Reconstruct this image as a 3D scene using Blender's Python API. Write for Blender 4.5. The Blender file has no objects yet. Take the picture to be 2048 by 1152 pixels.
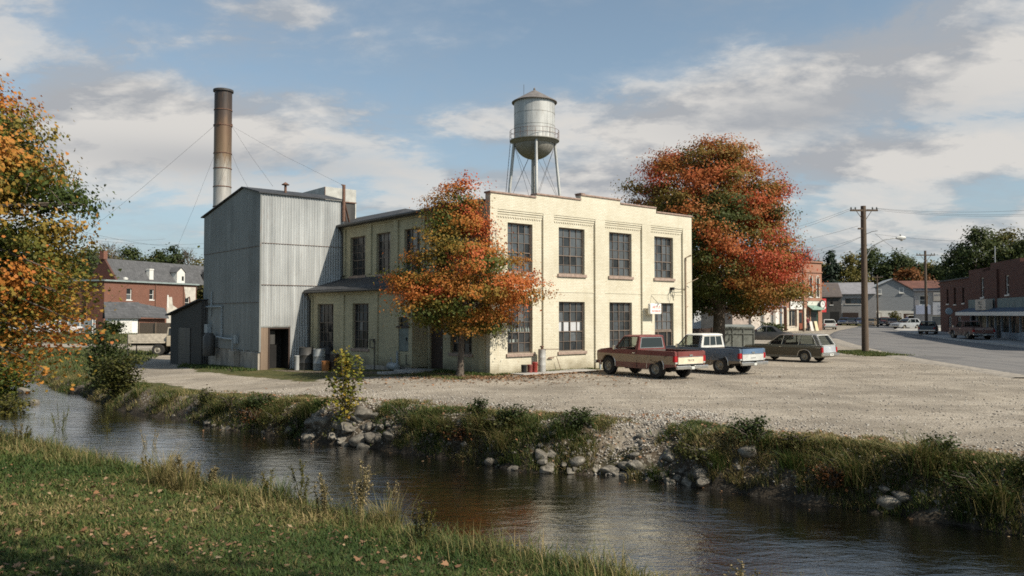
import bpy, bmesh, math, random
import numpy as np
from mathutils import Vector, Matrix, noise as mnoise
R = math.radians
S = bpy.context.scene
COL = S.collection
# ------------------------------------------------------------------ camera, world, sun, exposure
PITCH = 1.866
cd = bpy.data.cameras.new("camera"); cam = bpy.data.objects.new("camera", cd); COL.objects.link(cam)
cam.location = (0, 0, 2.6); cam.rotation_euler = (R(90 + PITCH), 0, 0)
cd.sensor_width = 36; cd.lens = 28.05; cd.clip_start = 0.1; cd.clip_end = 3000
S.camera = cam
S.view_settings.view_transform = 'Standard'; S.view_settings.look = 'None'
S.view_settings.exposure = 0.30; S.view_settings.gamma = 1.0
S.cycles.use_denoising = False
S.cycles.max_bounces = 6; S.cycles.transparent_max_bounces = 16
S.cycles.filter_width = 1.7

SUNV = Vector((0.92, -0.60, 1.0)).normalized()          # towards the sun
sl = bpy.data.lights.new("sun", 'SUN'); sl.energy = 5.0; sl.angle = R(0.53); sl.color = (1.0, 0.925, 0.80)
so = bpy.data.objects.new("sun", sl); COL.objects.link(so)
so.rotation_euler = SUNV.to_track_quat('Z', 'Y').to_euler()

CLOUD_L = (6.7, 6.5, 6.2); CLOUD_D = (3.9, 4.07, 4.32)
W = bpy.data.worlds.new("World"); S.world = W; W.use_nodes = True
def build_world():
    nt = W.node_tree; N = nt.nodes; L = nt.links
    N.clear()
    out = N.new('ShaderNodeOutputWorld'); bg = N.new('ShaderNodeBackground')
    bg.inputs['Strength'].default_value = 0.085
    sky = N.new('ShaderNodeTexSky'); sky.sky_type = 'NISHITA'; sky.sun_disc = False
    sky.sun_elevation = math.asin(SUNV.z); sky.sun_rotation = math.atan2(SUNV.x, SUNV.y)
    sky.air_density = 1.0; sky.dust_density = 1.2; sky.ozone_density = 1.6
    hs = N.new('ShaderNodeHueSaturation'); hs.inputs['Saturation'].default_value = 0.72; hs.inputs['Value'].default_value = 1.0
    L.new(sky.outputs[0], hs.inputs['Color'])
    def math_(op, a, b=None, c=None):
        n = N.new('ShaderNodeMath'); n.operation = op
        for i, v in enumerate((a, b, c)):
            if v is None: continue
            if isinstance(v, (int, float)): n.inputs[i].default_value = v
            else: L.new(v, n.inputs[i])
        return n.outputs[0]
    def ramp(f, stops):
        r = N.new('ShaderNodeValToRGB'); L.new(f, r.inputs[0])
        while len(r.color_ramp.elements) < len(stops): r.color_ramp.elements.new(0.5)
        for e, (p, c) in zip(r.color_ramp.elements, stops):
            e.position = p; e.color = c if len(c) == 4 else (*c, 1)
        return r.outputs[0]
    tc = N.new('ShaderNodeTexCoord'); sp = N.new('ShaderNodeSeparateXYZ')
    L.new(tc.outputs['Generated'], sp.inputs[0])
    zz = math_('ADD', math_('MAXIMUM', sp.outputs['Z'], 0.0), 0.30)
    px = math_('DIVIDE', sp.outputs['X'], zz); py = math_('DIVIDE', sp.outputs['Y'], zz)
    cb = N.new('ShaderNodeCombineXYZ'); L.new(px, cb.inputs[0]); L.new(py, cb.inputs[1])
    def fbm(scale, detail, rough, off, dist=0.0, sc=(1, 1, 1)):
        mp = N.new('ShaderNodeMapping'); mp.inputs['Location'].default_value = off; mp.inputs['Scale'].default_value = sc
        L.new(cb.outputs[0], mp.inputs[0])
        n = N.new('ShaderNodeTexNoise'); n.inputs['Scale'].default_value = scale; n.inputs['Detail'].default_value = detail
        n.inputs['Roughness'].default_value = rough; n.inputs['Distortion'].default_value = dist
        L.new(mp.outputs[0], n.inputs[0]); return n.outputs[0]
    def bank(az, el, raz, rel, amp):      # a patch of sky (azimuth from +Y, elevation, degrees) where cloud gathers
        a = math_('ARCTAN2', sp.outputs['X'], sp.outputs['Y']); e = math_('ARCSINE', sp.outputs['Z'])
        da = math_('DIVIDE', math_('SUBTRACT', a, R(az)), R(raz)); de = math_('DIVIDE', math_('SUBTRACT', e, R(el)), R(rel))
        q = math_('ADD', math_('MULTIPLY', da, da), math_('MULTIPLY', de, de))
        return math_('MULTIPLY', math_('EXPONENT', math_('MULTIPLY', q, -1.0)), amp)
    def dens_at(ox, oy, det):
        b1 = fbm(1.05, det, 0.58, (5.3 + ox, 2.2 + oy, 0.0), 0.1, (0.78, 1.0, 1)); b2 = fbm(4.4, max(2, det - 3), 0.62, (9.1 + ox * 3.9, 4.2 + oy * 3.9, 2.0), 0.2, (0.75, 1.0, 1))
        return math_('ADD', math_('MULTIPLY', b1, 0.56), math_('MULTIPLY', b2, 0.44))
    base = dens_at(0, 0, 10)
    bias = None
    for b in ((20, 14.8, 13, 3.6, 0.13), (31, 17.5, 9, 5, 0.11), (-19, 12.2, 11, 2.3, 0.13), (-26, 13.5, 7, 2.6, 0.12), (27, 9.8, 8, 1.7, 0.15), (10, 12.5, 9, 2.4, 0.08), (-26, 7.5, 9, 2.5, 0.04),
              (3, 8.5, 12, 2.4, 0.06), (9, 21, 7, 1.6, 0.05), (-5, 18, 4, 1.8, 0.055), (-16, 20.5, 4, 1.2, .05), (20, 21.5, 6, 1.0, .05), (-14, 22, 20, 4.0, -0.02), (8, 18.2, 7, 1.8, -0.05), (-13, 19, 5, 1.6, .05), (-25, 10, 9, 3, 0.05), (12, 9, 10, 3, 0.04), (30, 22.5, 12, 2, -0.05), (25, 11.9, 12, 0.8, -0.06), (0, 1.5, 60, 4.5, 0.08)):
        v = bank(*b); bias = v if bias is None else math_('ADD', bias, v)
    # thin cloud only over the horizon the photo looks at; clearer overhead and behind
    clear = math_('ADD', math_('MULTIPLY', math_('MAXIMUM', math_('SUBTRACT', sp.outputs['Z'], 0.42), 0.0), 0.9), math_('MULTIPLY', math_('MAXIMUM', math_('SUBTRACT', 0.25, sp.outputs['Y']), 0.0), 0.35))
    bias = math_('SUBTRACT', bias, clear)
    dens = math_('ADD', base, bias)
    mask = ramp(dens, ((0.425, (0.0, 0.0, 0.0)), (0.475, (0.10, 0.10, 0.10)), (0.512, (0.28, 0.28, 0.28)), (0.545, (0.70, 0.70, 0.70)), (0.63, (1, 1, 1))))
    # light comes from the right and above: compare with the cloud a step away from the sun
    low = dens_at(-0.05, 0.11, 9)
    shade = ramp(math_('ADD', math_('MULTIPLY', math_('SUBTRACT', base, low), 4.6), 0.5), ((0.28, CLOUD_D), (0.66, CLOUD_L)))
    belly = bank(20.5, 13.2, 8, 1.5, 0.75); belly2 = bank(-20, 10.2, 10, 1.2, 0.7)
    mx0 = N.new('ShaderNodeMixRGB'); L.new(math_('MINIMUM', math_('ADD', belly, belly2), 1.0), mx0.inputs[0]); L.new(shade, mx0.inputs[1])
    mx0.inputs[2].default_value = (*CLOUD_D, 1)
    mx = N.new('ShaderNodeMixRGB'); L.new(mask, mx.inputs[0]); tn = N.new('ShaderNodeMixRGB'); tn.blend_type = 'MULTIPLY'; tn.inputs[0].default_value = 1; L.new(hs.outputs[0], tn.inputs[1]); tn.inputs[2].default_value = (1.00, 1.17, 1.20, 1); hz = N.new('ShaderNodeMixRGB'); hz.inputs[2].default_value = (4.1, 4.95, 5.5, 1); L.new(tn.outputs[0], hz.inputs[1]); L.new(math_('MULTIPLY', math_('EXPONENT', math_('MULTIPLY', sp.outputs['Z'], -7.0)), 0.9), hz.inputs[0]); L.new(hz.outputs[0], mx.inputs[1]); L.new(mx0.outputs[0], mx.inputs[2])
    L.new(mx.outputs[0], bg.inputs['Color']); L.new(bg.outputs[0], out.inputs['Surface'])
build_world()

# ------------------------------------------------------------------ helpers
rng = np.random.default_rng(7)
random.seed(7)
def lin(r, g, b): return tuple(((c / 255) / 12.92 if c / 255 <= .04045 else ((c / 255 + .055) / 1.055) ** 2.4) for c in (r, g, b))
def ss(a, b, x):
    t = np.clip((np.asarray(x, float) - a) / (b - a), 0, 1); return t * t * (3 - 2 * t)
_perm = rng.permutation(4096)
_gv = rng.random(4096)
def vnoise(x, y, seed=0):                                  # smooth value noise, vectorised
    x = np.asarray(x, float); y = np.asarray(y, float)
    xi = np.floor(x).astype(int); yi = np.floor(y).astype(int); fx = x - xi; fy = y - yi
    fx = fx * fx * (3 - 2 * fx); fy = fy * fy * (3 - 2 * fy)
    def h(a, b): return _gv[(_perm[(a + seed * 131) & 4095] + b * 57 + seed) & 4095]
    return (h(xi, yi) * (1 - fx) + h(xi + 1, yi) * fx) * (1 - fy) + (h(xi, yi + 1) * (1 - fx) + h(xi + 1, yi + 1) * fx) * fy
def fnoise(x, y, seed=0, oct=4):
    s = 0; a = .5
    for o in range(oct): s = s + a * (vnoise(np.asarray(x) * 2 ** o, np.asarray(y) * 2 ** o, seed + o) - .5); a *= .5
    return s

class NT:
    """small wrapper that builds a principled material"""
    def __init__(s, name, rough=.7, metal=0.0, spec=0.35):
        s.m = bpy.data.materials.new(name); s.m.use_nodes = True
        s.t = s.m.node_tree; s.N = s.t.nodes; s.L = s.t.links
        s.b = s.N['Principled BSDF']; s.b.inputs['Roughness'].default_value = rough
        s.b.inputs['Metallic'].default_value = metal; s.b.inputs['Specular IOR Level'].default_value = spec
        s._c = {}
    def coord(s, k='Object'):
        if k not in s._c: s._c[k] = s.N.new('ShaderNodeTexCoord').outputs[k]
        return s._c[k]
    def mapp(s, scale=(1, 1, 1), v=None, loc=(0, 0, 0), rot=(0, 0, 0)):
        n = s.N.new('ShaderNodeMapping'); n.inputs['Scale'].default_value = scale; n.inputs['Location'].default_value = loc
        n.inputs['Rotation'].default_value = rot
        s.L.new(v if v is not None else s.coord(), n.inputs[0]); return n.outputs[0]
    def noise(s, scale=3, detail=5, rough=.55, v=None, dist=0):
        n = s.N.new('ShaderNodeTexNoise'); n.inputs['Scale'].default_value = scale; n.inputs['Detail'].default_value = detail
        n.inputs['Roughness'].default_value = rough; n.inputs['Distortion'].default_value = dist
        s.L.new(v if v is not None else s.coord(), n.inputs[0]); return n.outputs[0]
    def math(s, op, a, b=None, c=None):
        n = s.N.new('ShaderNodeMath'); n.operation = op
        for i, v in enumerate((a, b, c)):
            if v is None: continue
            if isinstance(v, (int, float)): n.inputs[i].default_value = v
            else: s.L.new(v, n.inputs[i])
        return n.outputs[0]
    def ramp(s, f, stops):
        r = s.N.new('ShaderNodeValToRGB'); s.L.new(f, r.inputs[0])
        while len(r.color_ramp.elements) < len(stops): r.color_ramp.elements.new(.5)
        for e, (p, c) in zip(r.color_ramp.elements, stops):
            e.position = p; e.color = (c, c, c, 1) if isinstance(c, (int, float)) else (*c[:3], 1)
        return r.outputs[0]
    def mix(s, f, a, b, mode='MIX'):
        n = s.N.new('ShaderNodeMixRGB'); n.blend_type = mode
        for i, v in enumerate((f, a, b)):
            if isinstance(v, (int, float)): n.inputs[i].default_value = v if i == 0 else (v, v, v, 1)
            elif isinstance(v, tuple): n.inputs[i].default_value = (*v[:3], 1)
            else: s.L.new(v, n.inputs[i])
        return n.outputs[0]
    def attr(s, name):
        n = s.N.new('ShaderNodeAttribute'); n.attribute_name = name; return n
    def bump(s, h, strength=.4, dist=.02):
        n = s.N.new('ShaderNodeBump'); n.inputs['Strength'].default_value = strength; n.inputs['Distance'].default_value = dist
        s.L.new(h, n.inputs['Height']); s.L.new(n.outputs[0], s.b.inputs['Normal']); return n
    def color(s, c):
        if isinstance(c, tuple): s.b.inputs['Base Color'].default_value = (*c[:3], 1)
        else: s.L.new(c, s.b.inputs['Base Color'])
    def rough(s, v): s.L.new(v, s.b.inputs['Roughness'])

def plain(name, c, rough=.6, var=.18, scale=4, metal=0, spec=.35, bump=0, streak=None):
    k = NT(name, rough, metal, spec)
    v = k.mapp(streak) if streak else None
    n = k.noise(scale, 6, .6, v)
    a = tuple(x * (1 - var) for x in c); b = tuple(min(1, x * (1 + var)) for x in c)
    k.color(k.ramp(n, ((.3, a), (.7, b))))
    if bump: k.bump(n, bump, .02)
    return k.m

class MB:
    def __init__(s): s.v = []; s.f = []; s.m = []
    def add(s, vs, fs, mi=0):
        o = len(s.v); s.v += [tuple(map(float, p)) for p in vs]
        for f in fs: s.f.append(tuple(i + o for i in f)); s.m.append(mi)
        return s
    def box(s, x0, x1, y0, y1, z0, z1, mi=0):
        x0, x1 = min(x0, x1), max(x0, x1); y0, y1 = min(y0, y1), max(y0, y1); z0, z1 = min(z0, z1), max(z0, z1)
        return s.add([(x0, y0, z0), (x1, y0, z0), (x1, y1, z0), (x0, y1, z0), (x0, y0, z1), (x1, y0, z1), (x1, y1, z1), (x0, y1, z1)],
                     [(0, 3, 2, 1), (4, 5, 6, 7), (0, 1, 5, 4), (1, 2, 6, 5), (2, 3, 7, 6), (3, 0, 4, 7)], mi)
    def poly(s, pts, mi=0): return s.add(pts, [tuple(range(len(pts)))], mi)
    def prism(s, ring, vec, mi=0):
        n = len(ring); v = Vector(vec)
        return s.add([Vector(p) for p in ring] + [Vector(p) + v for p in ring],
                     [tuple(range(n))[::-1], tuple(range(n, 2 * n))] + [(i, (i + 1) % n, n + (i + 1) % n, n + i) for i in range(n)], mi)
    def path(s, pts, rad, n=8, mi=0, cap=True):
        pts = [Vector(p) for p in pts]
        if not isinstance(rad, (list, tuple)): rad = [rad] * len(pts)
        vs = []; fs = []; prev = None
        for i, p in enumerate(pts):
            t = (pts[min(i + 1, len(pts) - 1)] - pts[max(i - 1, 0)]).normalized()
            if prev is None:
                u = t.orthogonal().normalized()
            else:
                u = (prev - t * prev.dot(t)); u = u.normalized() if u.length > 1e-5 else t.orthogonal().normalized()
            prev = u; w = t.cross(u)
            for k in range(n):
                a = 2 * math.pi * k / n; vs.append(p + (u * math.cos(a) + w * math.sin(a)) * rad[i])
        for i in range(len(pts) - 1):
            for k in range(n):
                fs.append((i * n + k, i * n + (k + 1) % n, (i + 1) * n + (k + 1) % n, (i + 1) * n + k))
        if cap: fs += [tuple(range(n))[::-1], tuple(range((len(pts) - 1) * n, len(pts) * n))]
        return s.add(vs, fs, mi)
    def lathe(s, prof, n=24, c=(0, 0, 0), mi=0, ax='z'):
        vs = []; fs = []
        for r, z in prof:
            for k in range(n):
                a = 2 * math.pi * k / n; p = (r * math.cos(a), r * math.sin(a), z)
                if ax == 'y': p = (p[0], p[2], p[1])
                if ax == 'x': p = (p[2], p[0], p[1])
                vs.append((p[0] + c[0], p[1] + c[1], p[2] + c[2]))
        for i in range(len(prof) - 1):
            for k in range(n): fs.append((i * n + k, i * n + (k + 1) % n, (i + 1) * n + (k + 1) % n, (i + 1) * n + k))
        return s.add(vs, fs, mi)
    def wall(s, o, u, L, z0, z1, op=(), rev=.2, nrm=None, mi=0):
        """vertical wall from o along unit u; openings (u0,u1,z0,z1) get reveals going inwards (against nrm)"""
        o = Vector((*o[:2], 0)); u = Vector((*u[:2], 0)); nrm = Vector((*nrm[:2], 0))
        us = sorted({0, L, *[a for p in op for a in p[:2]]}); zs = sorted({z0, z1, *[a for p in op for a in p[2:4]]})
        P = lambda a, z, d=0: tuple(o + u * a - nrm * d + Vector((0, 0, z)))
        for i in range(len(us) - 1):
            for j in range(len(zs) - 1):
                cu = (us[i] + us[i + 1]) / 2; cz = (zs[j] + zs[j + 1]) / 2
                if any(p[0] < cu < p[1] and p[2] < cz < p[3] for p in op): continue
                s.poly([P(us[i], zs[j]), P(us[i + 1], zs[j]), P(us[i + 1], zs[j + 1]), P(us[i], zs[j + 1])], mi)
        for a, b, c, d in op:
            s.poly([P(a, c), P(a, c, rev), P(a, d, rev), P(a, d)], mi); s.poly([P(b, c), P(b, d), P(b, d, rev), P(b, c, rev)], mi)
            s.poly([P(a, d), P(a, d, rev), P(b, d, rev), P(b, d)], mi); s.poly([P(a, c), P(b, c), P(b, c, rev), P(a, c, rev)], mi)
        return s
    def build(s, name, mats, parent=None, smooth=False, loc=None, fix=True, bevel=0):
        me = bpy.data.meshes.new(name); me.from_pydata(s.v, [], s.f)
        for m in (mats if isinstance(mats, (list, tuple)) else [mats]): me.materials.append(m)
        me.polygons.foreach_set('material_index', s.m)
        if fix:
            bm = bmesh.new(); bm.from_mesh(me); bmesh.ops.recalc_face_normals(bm, faces=bm.faces); bm.to_mesh(me); bm.free()
        if smooth is True: me.polygons.foreach_set('use_smooth', [True] * len(me.polygons))
        me.update()
        o = bpy.data.objects.new(name, me); COL.objects.link(o)
        if parent: o.parent = parent
        if loc: o.location = loc
        if bevel:
            b = o.modifiers.new('bevel', 'BEVEL'); b.width = bevel; b.segments = 2; b.limit_method = 'ANGLE'; b.angle_limit = R(35)
        if smooth == 'angle':
            me.polygons.foreach_set('use_smooth', [True] * len(me.polygons)); me.set_sharp_from_angle(angle=R(40))
        return o

def tag(o, label=None, cat=None, group=None, kind=None):
    if label: o['label'] = label
    if cat: o['category'] = cat
    if group: o['group'] = group
    if kind: o['kind'] = kind
    return o
def thing(name, label, cat, loc=(0, 0, 0), rz=0, group=None):
    o = bpy.data.objects.new(name, None); COL.objects.link(o); o.location = loc; o.rotation_euler = (0, 0, rz)
    o.empty_display_size = .3
    return tag(o, label, cat, group)
def copy_tree(o, parent=None):
    c = o.copy(); COL.objects.link(c); c.parent = parent
    for ch in list(o.children): copy_tree(ch, c)
    return c
def npmesh(name, V, loops, totals, mats, tint=None, mi=None, parent=None, smooth=False):
    me = bpy.data.meshes.new(name); V = np.asarray(V, np.float32)
    me.vertices.add(len(V)); me.vertices.foreach_set('co', V.ravel())
    loops = np.asarray(loops, np.int32); totals = np.asarray(totals, np.int32)
    me.loops.add(len(loops)); me.loops.foreach_set('vertex_index', loops)
    me.polygons.add(len(totals)); st = np.concatenate(([0], np.cumsum(totals)[:-1])).astype(np.int32)
    me.polygons.foreach_set('loop_start', st); me.polygons.foreach_set('loop_total', totals)
    for m in (mats if isinstance(mats, (list, tuple)) else [mats]): me.materials.append(m)
    if mi is not None: me.polygons.foreach_set('material_index', np.asarray(mi, np.int32))
    if tint is not None:
        a = me.attributes.new('tint', 'FLOAT', 'POINT'); a.data.foreach_set('value', np.asarray(tint, np.float32))
    if smooth: me.polygons.foreach_set('use_smooth', [True] * len(totals))
    me.update(calc_edges=True)
    o = bpy.data.objects.new(name, me); COL.objects.link(o)
    if parent: o.parent = parent
    return o
def text_part(name, s, size, mat, parent, M, align='CENTER', depth=.004):
    cu = bpy.data.curves.new(name, 'FONT'); cu.body = s; cu.size = size; cu.align_x = align; cu.align_y = 'CENTER'; cu.extrude = depth
    t = bpy.data.objects.new(name, cu); COL.objects.link(t)
    bpy.context.view_layer.update()
    me = bpy.data.meshes.new_from_object(t.evaluated_get(bpy.context.evaluated_depsgraph_get()))
    COL.objects.unlink(t); bpy.data.objects.remove(t)
    me.name = name; me.transform(M); me.materials.clear(); me.materials.append(mat)
    o = bpy.data.objects.new(name, me); COL.objects.link(o); o.parent = parent; return o
def frame(o, u, n):                                        # 4x4: x along u, y up, z along outward normal n
    u = Vector(u).normalized(); n = Vector(n).normalized()
    return Matrix(((u.x, 0, n.x, o[0]), (u.y, 0, n.y, o[1]), (0, 1, 0, o[2]), (0, 0, 0, 1)))
# ------------------------------------------------------------------ materials
def brick_mat(name, cols, mortar, bw=.215, rh=.072, dirt=.35, chip=None, rough=.8, bumpv=.5, stain=(.25, .2, .14)):
    k = NT(name, rough, 0, .25)
    sp = k.N.new('ShaderNodeSeparateXYZ'); k.L.new(k.coord(), sp.inputs[0])
    cb = k.N.new('ShaderNodeCombineXYZ'); k.L.new(k.math('ADD', sp.outputs[0], sp.outputs[1]), cb.inputs[0]); k.L.new(sp.outputs[2], cb.inputs[1])
    v = cb.outputs[0]
    b = k.N.new('ShaderNodeTexBrick'); k.L.new(v, b.inputs[0]); b.inputs['Scale'].default_value = 1
    b.inputs['Brick Width'].default_value = bw; b.inputs['Row Height'].default_value = rh; b.inputs['Mortar Size'].default_value = .0075
    b.inputs['Mortar Smooth'].default_value = .3; b.inputs['Bias'].default_value = 0
    b.inputs['Color1'].default_value = (*cols[0], 1); b.inputs['Color2'].default_value = (*cols[1], 1); b.inputs['Mortar'].default_value = (*mortar, 1)
    c = b.outputs['Color']
    big = k.noise(.55, 6, .62); c = k.mix(k.ramp(big, ((.38, 0), (.72, dirt))), c, tuple(x * .8 for x in stain), 'MIX')
    st = k.noise(1.0, 5, .6, k.mapp((3.2, 3.2, .25))); c = k.mix(k.ramp(st, ((.52, 0), (.78, dirt * .8))), c, stain)
    dz = k.math('ADD', sp.outputs[2], k.math('MULTIPLY', k.math('SUBTRACT', k.noise(1.3, 6, .65), .5), 1.3)); c = k.mix(k.ramp(dz, ((0, .75), (.55, 0))), c, tuple(x * .55 for x in stain))
    if chip:
        ch = k.noise(9, 8, .68); g = k.noise(.9, 3, .5)
        f = k.math('MULTIPLY', k.ramp(ch, ((.60, 0), (.64, 1))), k.ramp(g, ((.45, 0), (.62, 1)))); c = k.mix(f, c, chip)
    fine = k.noise(60, 3, .6); c = k.mix(.22, c, k.ramp(fine, ((.3, .25), (.7, 1.0))), 'MULTIPLY')
    k.color(c)
    h = k.math('ADD', k.math('MULTIPLY', b.outputs['Fac'], -1.0), k.math('MULTIPLY', k.noise(30, 4, .6), .6))
    k.bump(h, bumpv, .012); return k.m
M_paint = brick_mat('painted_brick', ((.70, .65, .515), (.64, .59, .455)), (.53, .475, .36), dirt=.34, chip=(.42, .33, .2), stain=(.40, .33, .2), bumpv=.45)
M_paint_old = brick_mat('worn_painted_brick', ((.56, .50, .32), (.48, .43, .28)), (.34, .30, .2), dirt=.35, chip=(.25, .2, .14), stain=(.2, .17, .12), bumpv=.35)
M_brick = brick_mat('red_brick', ((.215, .085, .058), (.165, .064, .045)), (.26, .16, .11), dirt=.3, chip=(.42, .34, .28), stain=(.12, .07, .05))
M_brick_pale = brick_mat('pale_red_brick', ((.40, .19, .125), (.33, .145, .09)), (.36, .26, .19), dirt=.3, stain=(.25, .16, .11))
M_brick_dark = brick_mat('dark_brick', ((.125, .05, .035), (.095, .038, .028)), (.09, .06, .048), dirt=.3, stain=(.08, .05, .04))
M_coping = plain('clay_coping', (.27, .19, .15), .75, .35, 7, bump=.4)
M_sill = plain('brick_sill', (.30, .22, .175), .8, .3, 9, bump=.4)
M_winframe = plain('window_steel', (.15, .115, .09), .6, .35, 8)
M_wintrim = plain('white_trim', (.62, .60, .55), .6, .15, 8)
M_darkwood = plain('dark_wood', (.05, .032, .024), .6, .4, 6, streak=(8, 8, .6))
M_brownwood = plain('weathered_wood', (.17, .125, .09), .8, .4, 6, streak=(9, 9, .5), bump=.3)
M_rooftar = plain('tar_roofing', (.045, .046, .048), .75, .4, 2.5, bump=.3)
M_shingle = None
def shingles(name, a, b, c):
    k = NT(name, .85, 0, .2)
    sp = k.N.new('ShaderNodeSeparateXYZ'); k.L.new(k.coord(), sp.inputs[0])
    cb = k.N.new('ShaderNodeCombineXYZ'); k.L.new(k.math('ADD', sp.outputs[0], sp.outputs[1]), cb.inputs[0]); k.L.new(sp.outputs[2], cb.inputs[1])
    br = k.N.new('ShaderNodeTexBrick'); k.L.new(cb.outputs[0], br.inputs[0]); br.inputs['Scale'].default_value = 1
    br.inputs['Brick Width'].default_value = .42; br.inputs['Row Height'].default_value = .2; br.inputs['Mortar Size'].default_value = .02
    br.inputs['Color1'].default_value = (*a, 1); br.inputs['Color2'].default_value = (*b, 1); br.inputs['Mortar'].default_value = (*c, 1)
    k.color(k.mix(k.ramp(k.noise(1.3, 6, .65), ((.35, 0), (.7, .55))), br.outputs[0], tuple(x * .7 for x in c))); k.bump(br.outputs['Fac'], -.3, .02); return k.m
M_slate = shingles('slate_roof', (.128, .126, .128), (.095, .094, .096), (.06, .06, .06))
M_redroof = shingles('red_shingle', (.22, .10, .075), (.17, .08, .06), (.09, .05, .04))
def galv(name, base, rust=.5, metal=.35, streaks=1.0):
    k = NT(name, .52, metal, .4)
    s1 = k.noise(1.6, 6, .6, k.mapp((2.6, 2.6, .12))); s2 = k.noise(.5, 4, .5); s3 = k.noise(5, 6, .65, k.mapp((3, 3, .35)))
    c = k.ramp(s1, ((.3, tuple(x * .72 for x in base)), (.55, base), (.75, tuple(min(1, x * 1.28) for x in base))))
    c = k.mix(k.ramp(s2, ((.42, 0), (.7, .5))), c, tuple(x * .55 for x in base))
    c = k.mix(k.ramp(s3, ((.60, 0), (.74, rust))), c, (.20, .105, .055))
    k.color(c); k.rough(k.ramp(s1, ((.3, .42), (.7, .62)))); return k.m
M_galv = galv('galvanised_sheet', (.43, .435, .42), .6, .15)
M_galv_shade = galv('weathered_shade_sheet', (.24, .245, .23), .7, .1)  # darker twin of the sheet for the gable: its shade put into the colour
M_galv_dk = galv('dark_sheet', (.058, .055, .05), .6, .05)
M_galv_door = galv('flaking_painted_sheet', (.50, .47, .43), .95, .05)
M_steel = plain('bare_steel', (.36, .36, .35), .45, .3, 9, metal=.6)
M_rustpipe = plain('rusty_pipe', (.14, .075, .05), .75, .4, 9)
M_pipe = plain('painted_pipe', (.27, .30, .31), .5, .25, 9)
M_black = plain('black_rubber', (.016, .016, .016), .75, .3, 9)
M_dark = plain('dark_interior', (.012, .011, .010), .8, .3, 3)
M_iron = plain('dark_iron', (.05, .045, .042), .6, .3, 9)
M_conc = plain('old_concrete', (.30, .265, .22), .85, .45, 2.2, bump=.4, streak=(1, 1, .5))
M_paper = plain('paper', (.46, .46, .46), .9, .08, 9)
def glass_mat(name, c=(.018, .02, .022), rough=.06, spec=.6, dusty=.3, cell=.4):
    k = NT(name, rough, 0, spec)
    v = k.N.new('ShaderNodeTexVoronoi'); v.inputs['Scale'].default_value = 2.6; k.L.new(k.coord(), v.inputs[0])
    f = k.ramp(k.noise(1.1, 4, .6), ((.35, 0), (.75, dusty)))
    c2 = k.mix(f, c, (.16, .16, .155)); sepc = k.N.new('ShaderNodeSeparateColor'); k.L.new(v.outputs['Color'], sepc.inputs[0])
    c3 = k.mix(k.math('MULTIPLY', sepc.outputs[0], cell), c2, (.07, .075, .075)); k.color(c3)
    k.rough(k.ramp(k.noise(2, 4, .6), ((.3, rough), (.8, rough + .25)))); k.bump(k.noise(1.7, 2, .5), .10, .05); return k.m
M_glass = glass_mat('old_window_glass')
M_glass_dusty = glass_mat('dusty_window_glass', (.085, .095, .105), .16, .7, .9, .8)
M_glass_up = glass_mat('upper_window_glass', (.036, .042, .048), .10, .8, .5, .7)
M_glass_dark = glass_mat('shaded_window_glass', (.010, .011, .012), .10, .4, .12, .25)
def autoglass():
    k = NT('car_glass', .03, 0, .5); k.color((.02, .025, .025))
    t = k.N.new('ShaderNodeBsdfTransparent'); t.inputs[0].default_value = (.62, .66, .64, 1)
    m = k.N.new('ShaderNodeMixShader'); f = k.N.new('ShaderNodeFresnel'); f.inputs[0].default_value = 1.5
    k.L.new(k.math('ADD', f.outputs[0], .10), m.inputs[0]); k.L.new(t.outputs[0], m.inputs[1]); k.L.new(k.b.outputs[0], m.inputs[2])
    k.L.new(m.outputs[0], k.N['Material Output'].inputs['Surface']); return k.m
M_autoglass = autoglass()
def carpaint(name, c, rough=.38, dust=.25, dustc=(.30, .25, .19)):
    k = NT(name, rough, 0, .5)
    n = k.noise(2.2, 6, .6); sp = k.N.new('ShaderNodeSeparateXYZ'); k.L.new(k.coord(), sp.inputs[0])
    low = k.ramp(sp.outputs[2], ((.30, 1), (.85, 0)))
    cc = k.ramp(n, ((.3, tuple(x * .82 for x in c)), (.7, tuple(min(1, x * 1.12) for x in c))))
    f = k.math('MULTIPLY', k.math('ADD', low, .25), k.ramp(k.noise(5, 6, .65), ((.3, dust * .3), (.75, dust * 1.6))))
    k.color(k.mix(f, cc, dustc)); k.rough(k.ramp(n, ((.3, rough * .8), (.7, min(1, rough * 1.5))))); return k.m
M_chrome = plain('chrome', (.62, .61, .58), .22, .15, 6, metal=.9)
M_redlens = plain('red_lens', (.32, .012, .016), .25, .15, 9)
M_amber = plain('amber_lens', (.5, .16, .02), .3, .1, 9)
M_lampglass = plain('headlamp_glass', (.55, .55, .52), .15, .1, 9, metal=.3)
M_tyre = plain('tyre_rubber', (.028, .026, .024), .85, .35, 7)
M_rim = plain('steel_wheel', (.26, .235, .19), .5, .25, 7, metal=.35)
M_seat = plain('vinyl_seat', (.06, .035, .03), .7, .3, 6)
M_bark = plain('bark', (.10, .080, .062), .9, .5, 5, bump=.8, streak=(5, 5, .8))
M_pole = plain('weathered_pole', (.105, .075, .052), .85, .4, 4, bump=.5, streak=(8, 8, .4))
def leaf_mat(name, stops, trans=.35, rough=.6):
    k = NT(name, rough, 0, .2); a = k.attr('tint'); c = k.ramp(a.outputs['Fac'], stops)
    k.color(c); tr = k.N.new('ShaderNodeBsdfTranslucent'); k.L.new(c, tr.inputs[0])
    m = k.N.new('ShaderNodeMixShader'); m.inputs[0].default_value = trans
    k.L.new(k.b.outputs[0], m.inputs[1]); k.L.new(tr.outputs[0], m.inputs[2]); k.L.new(m.outputs[0], k.N['Material Output'].inputs['Surface'])
    return k.m
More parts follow.
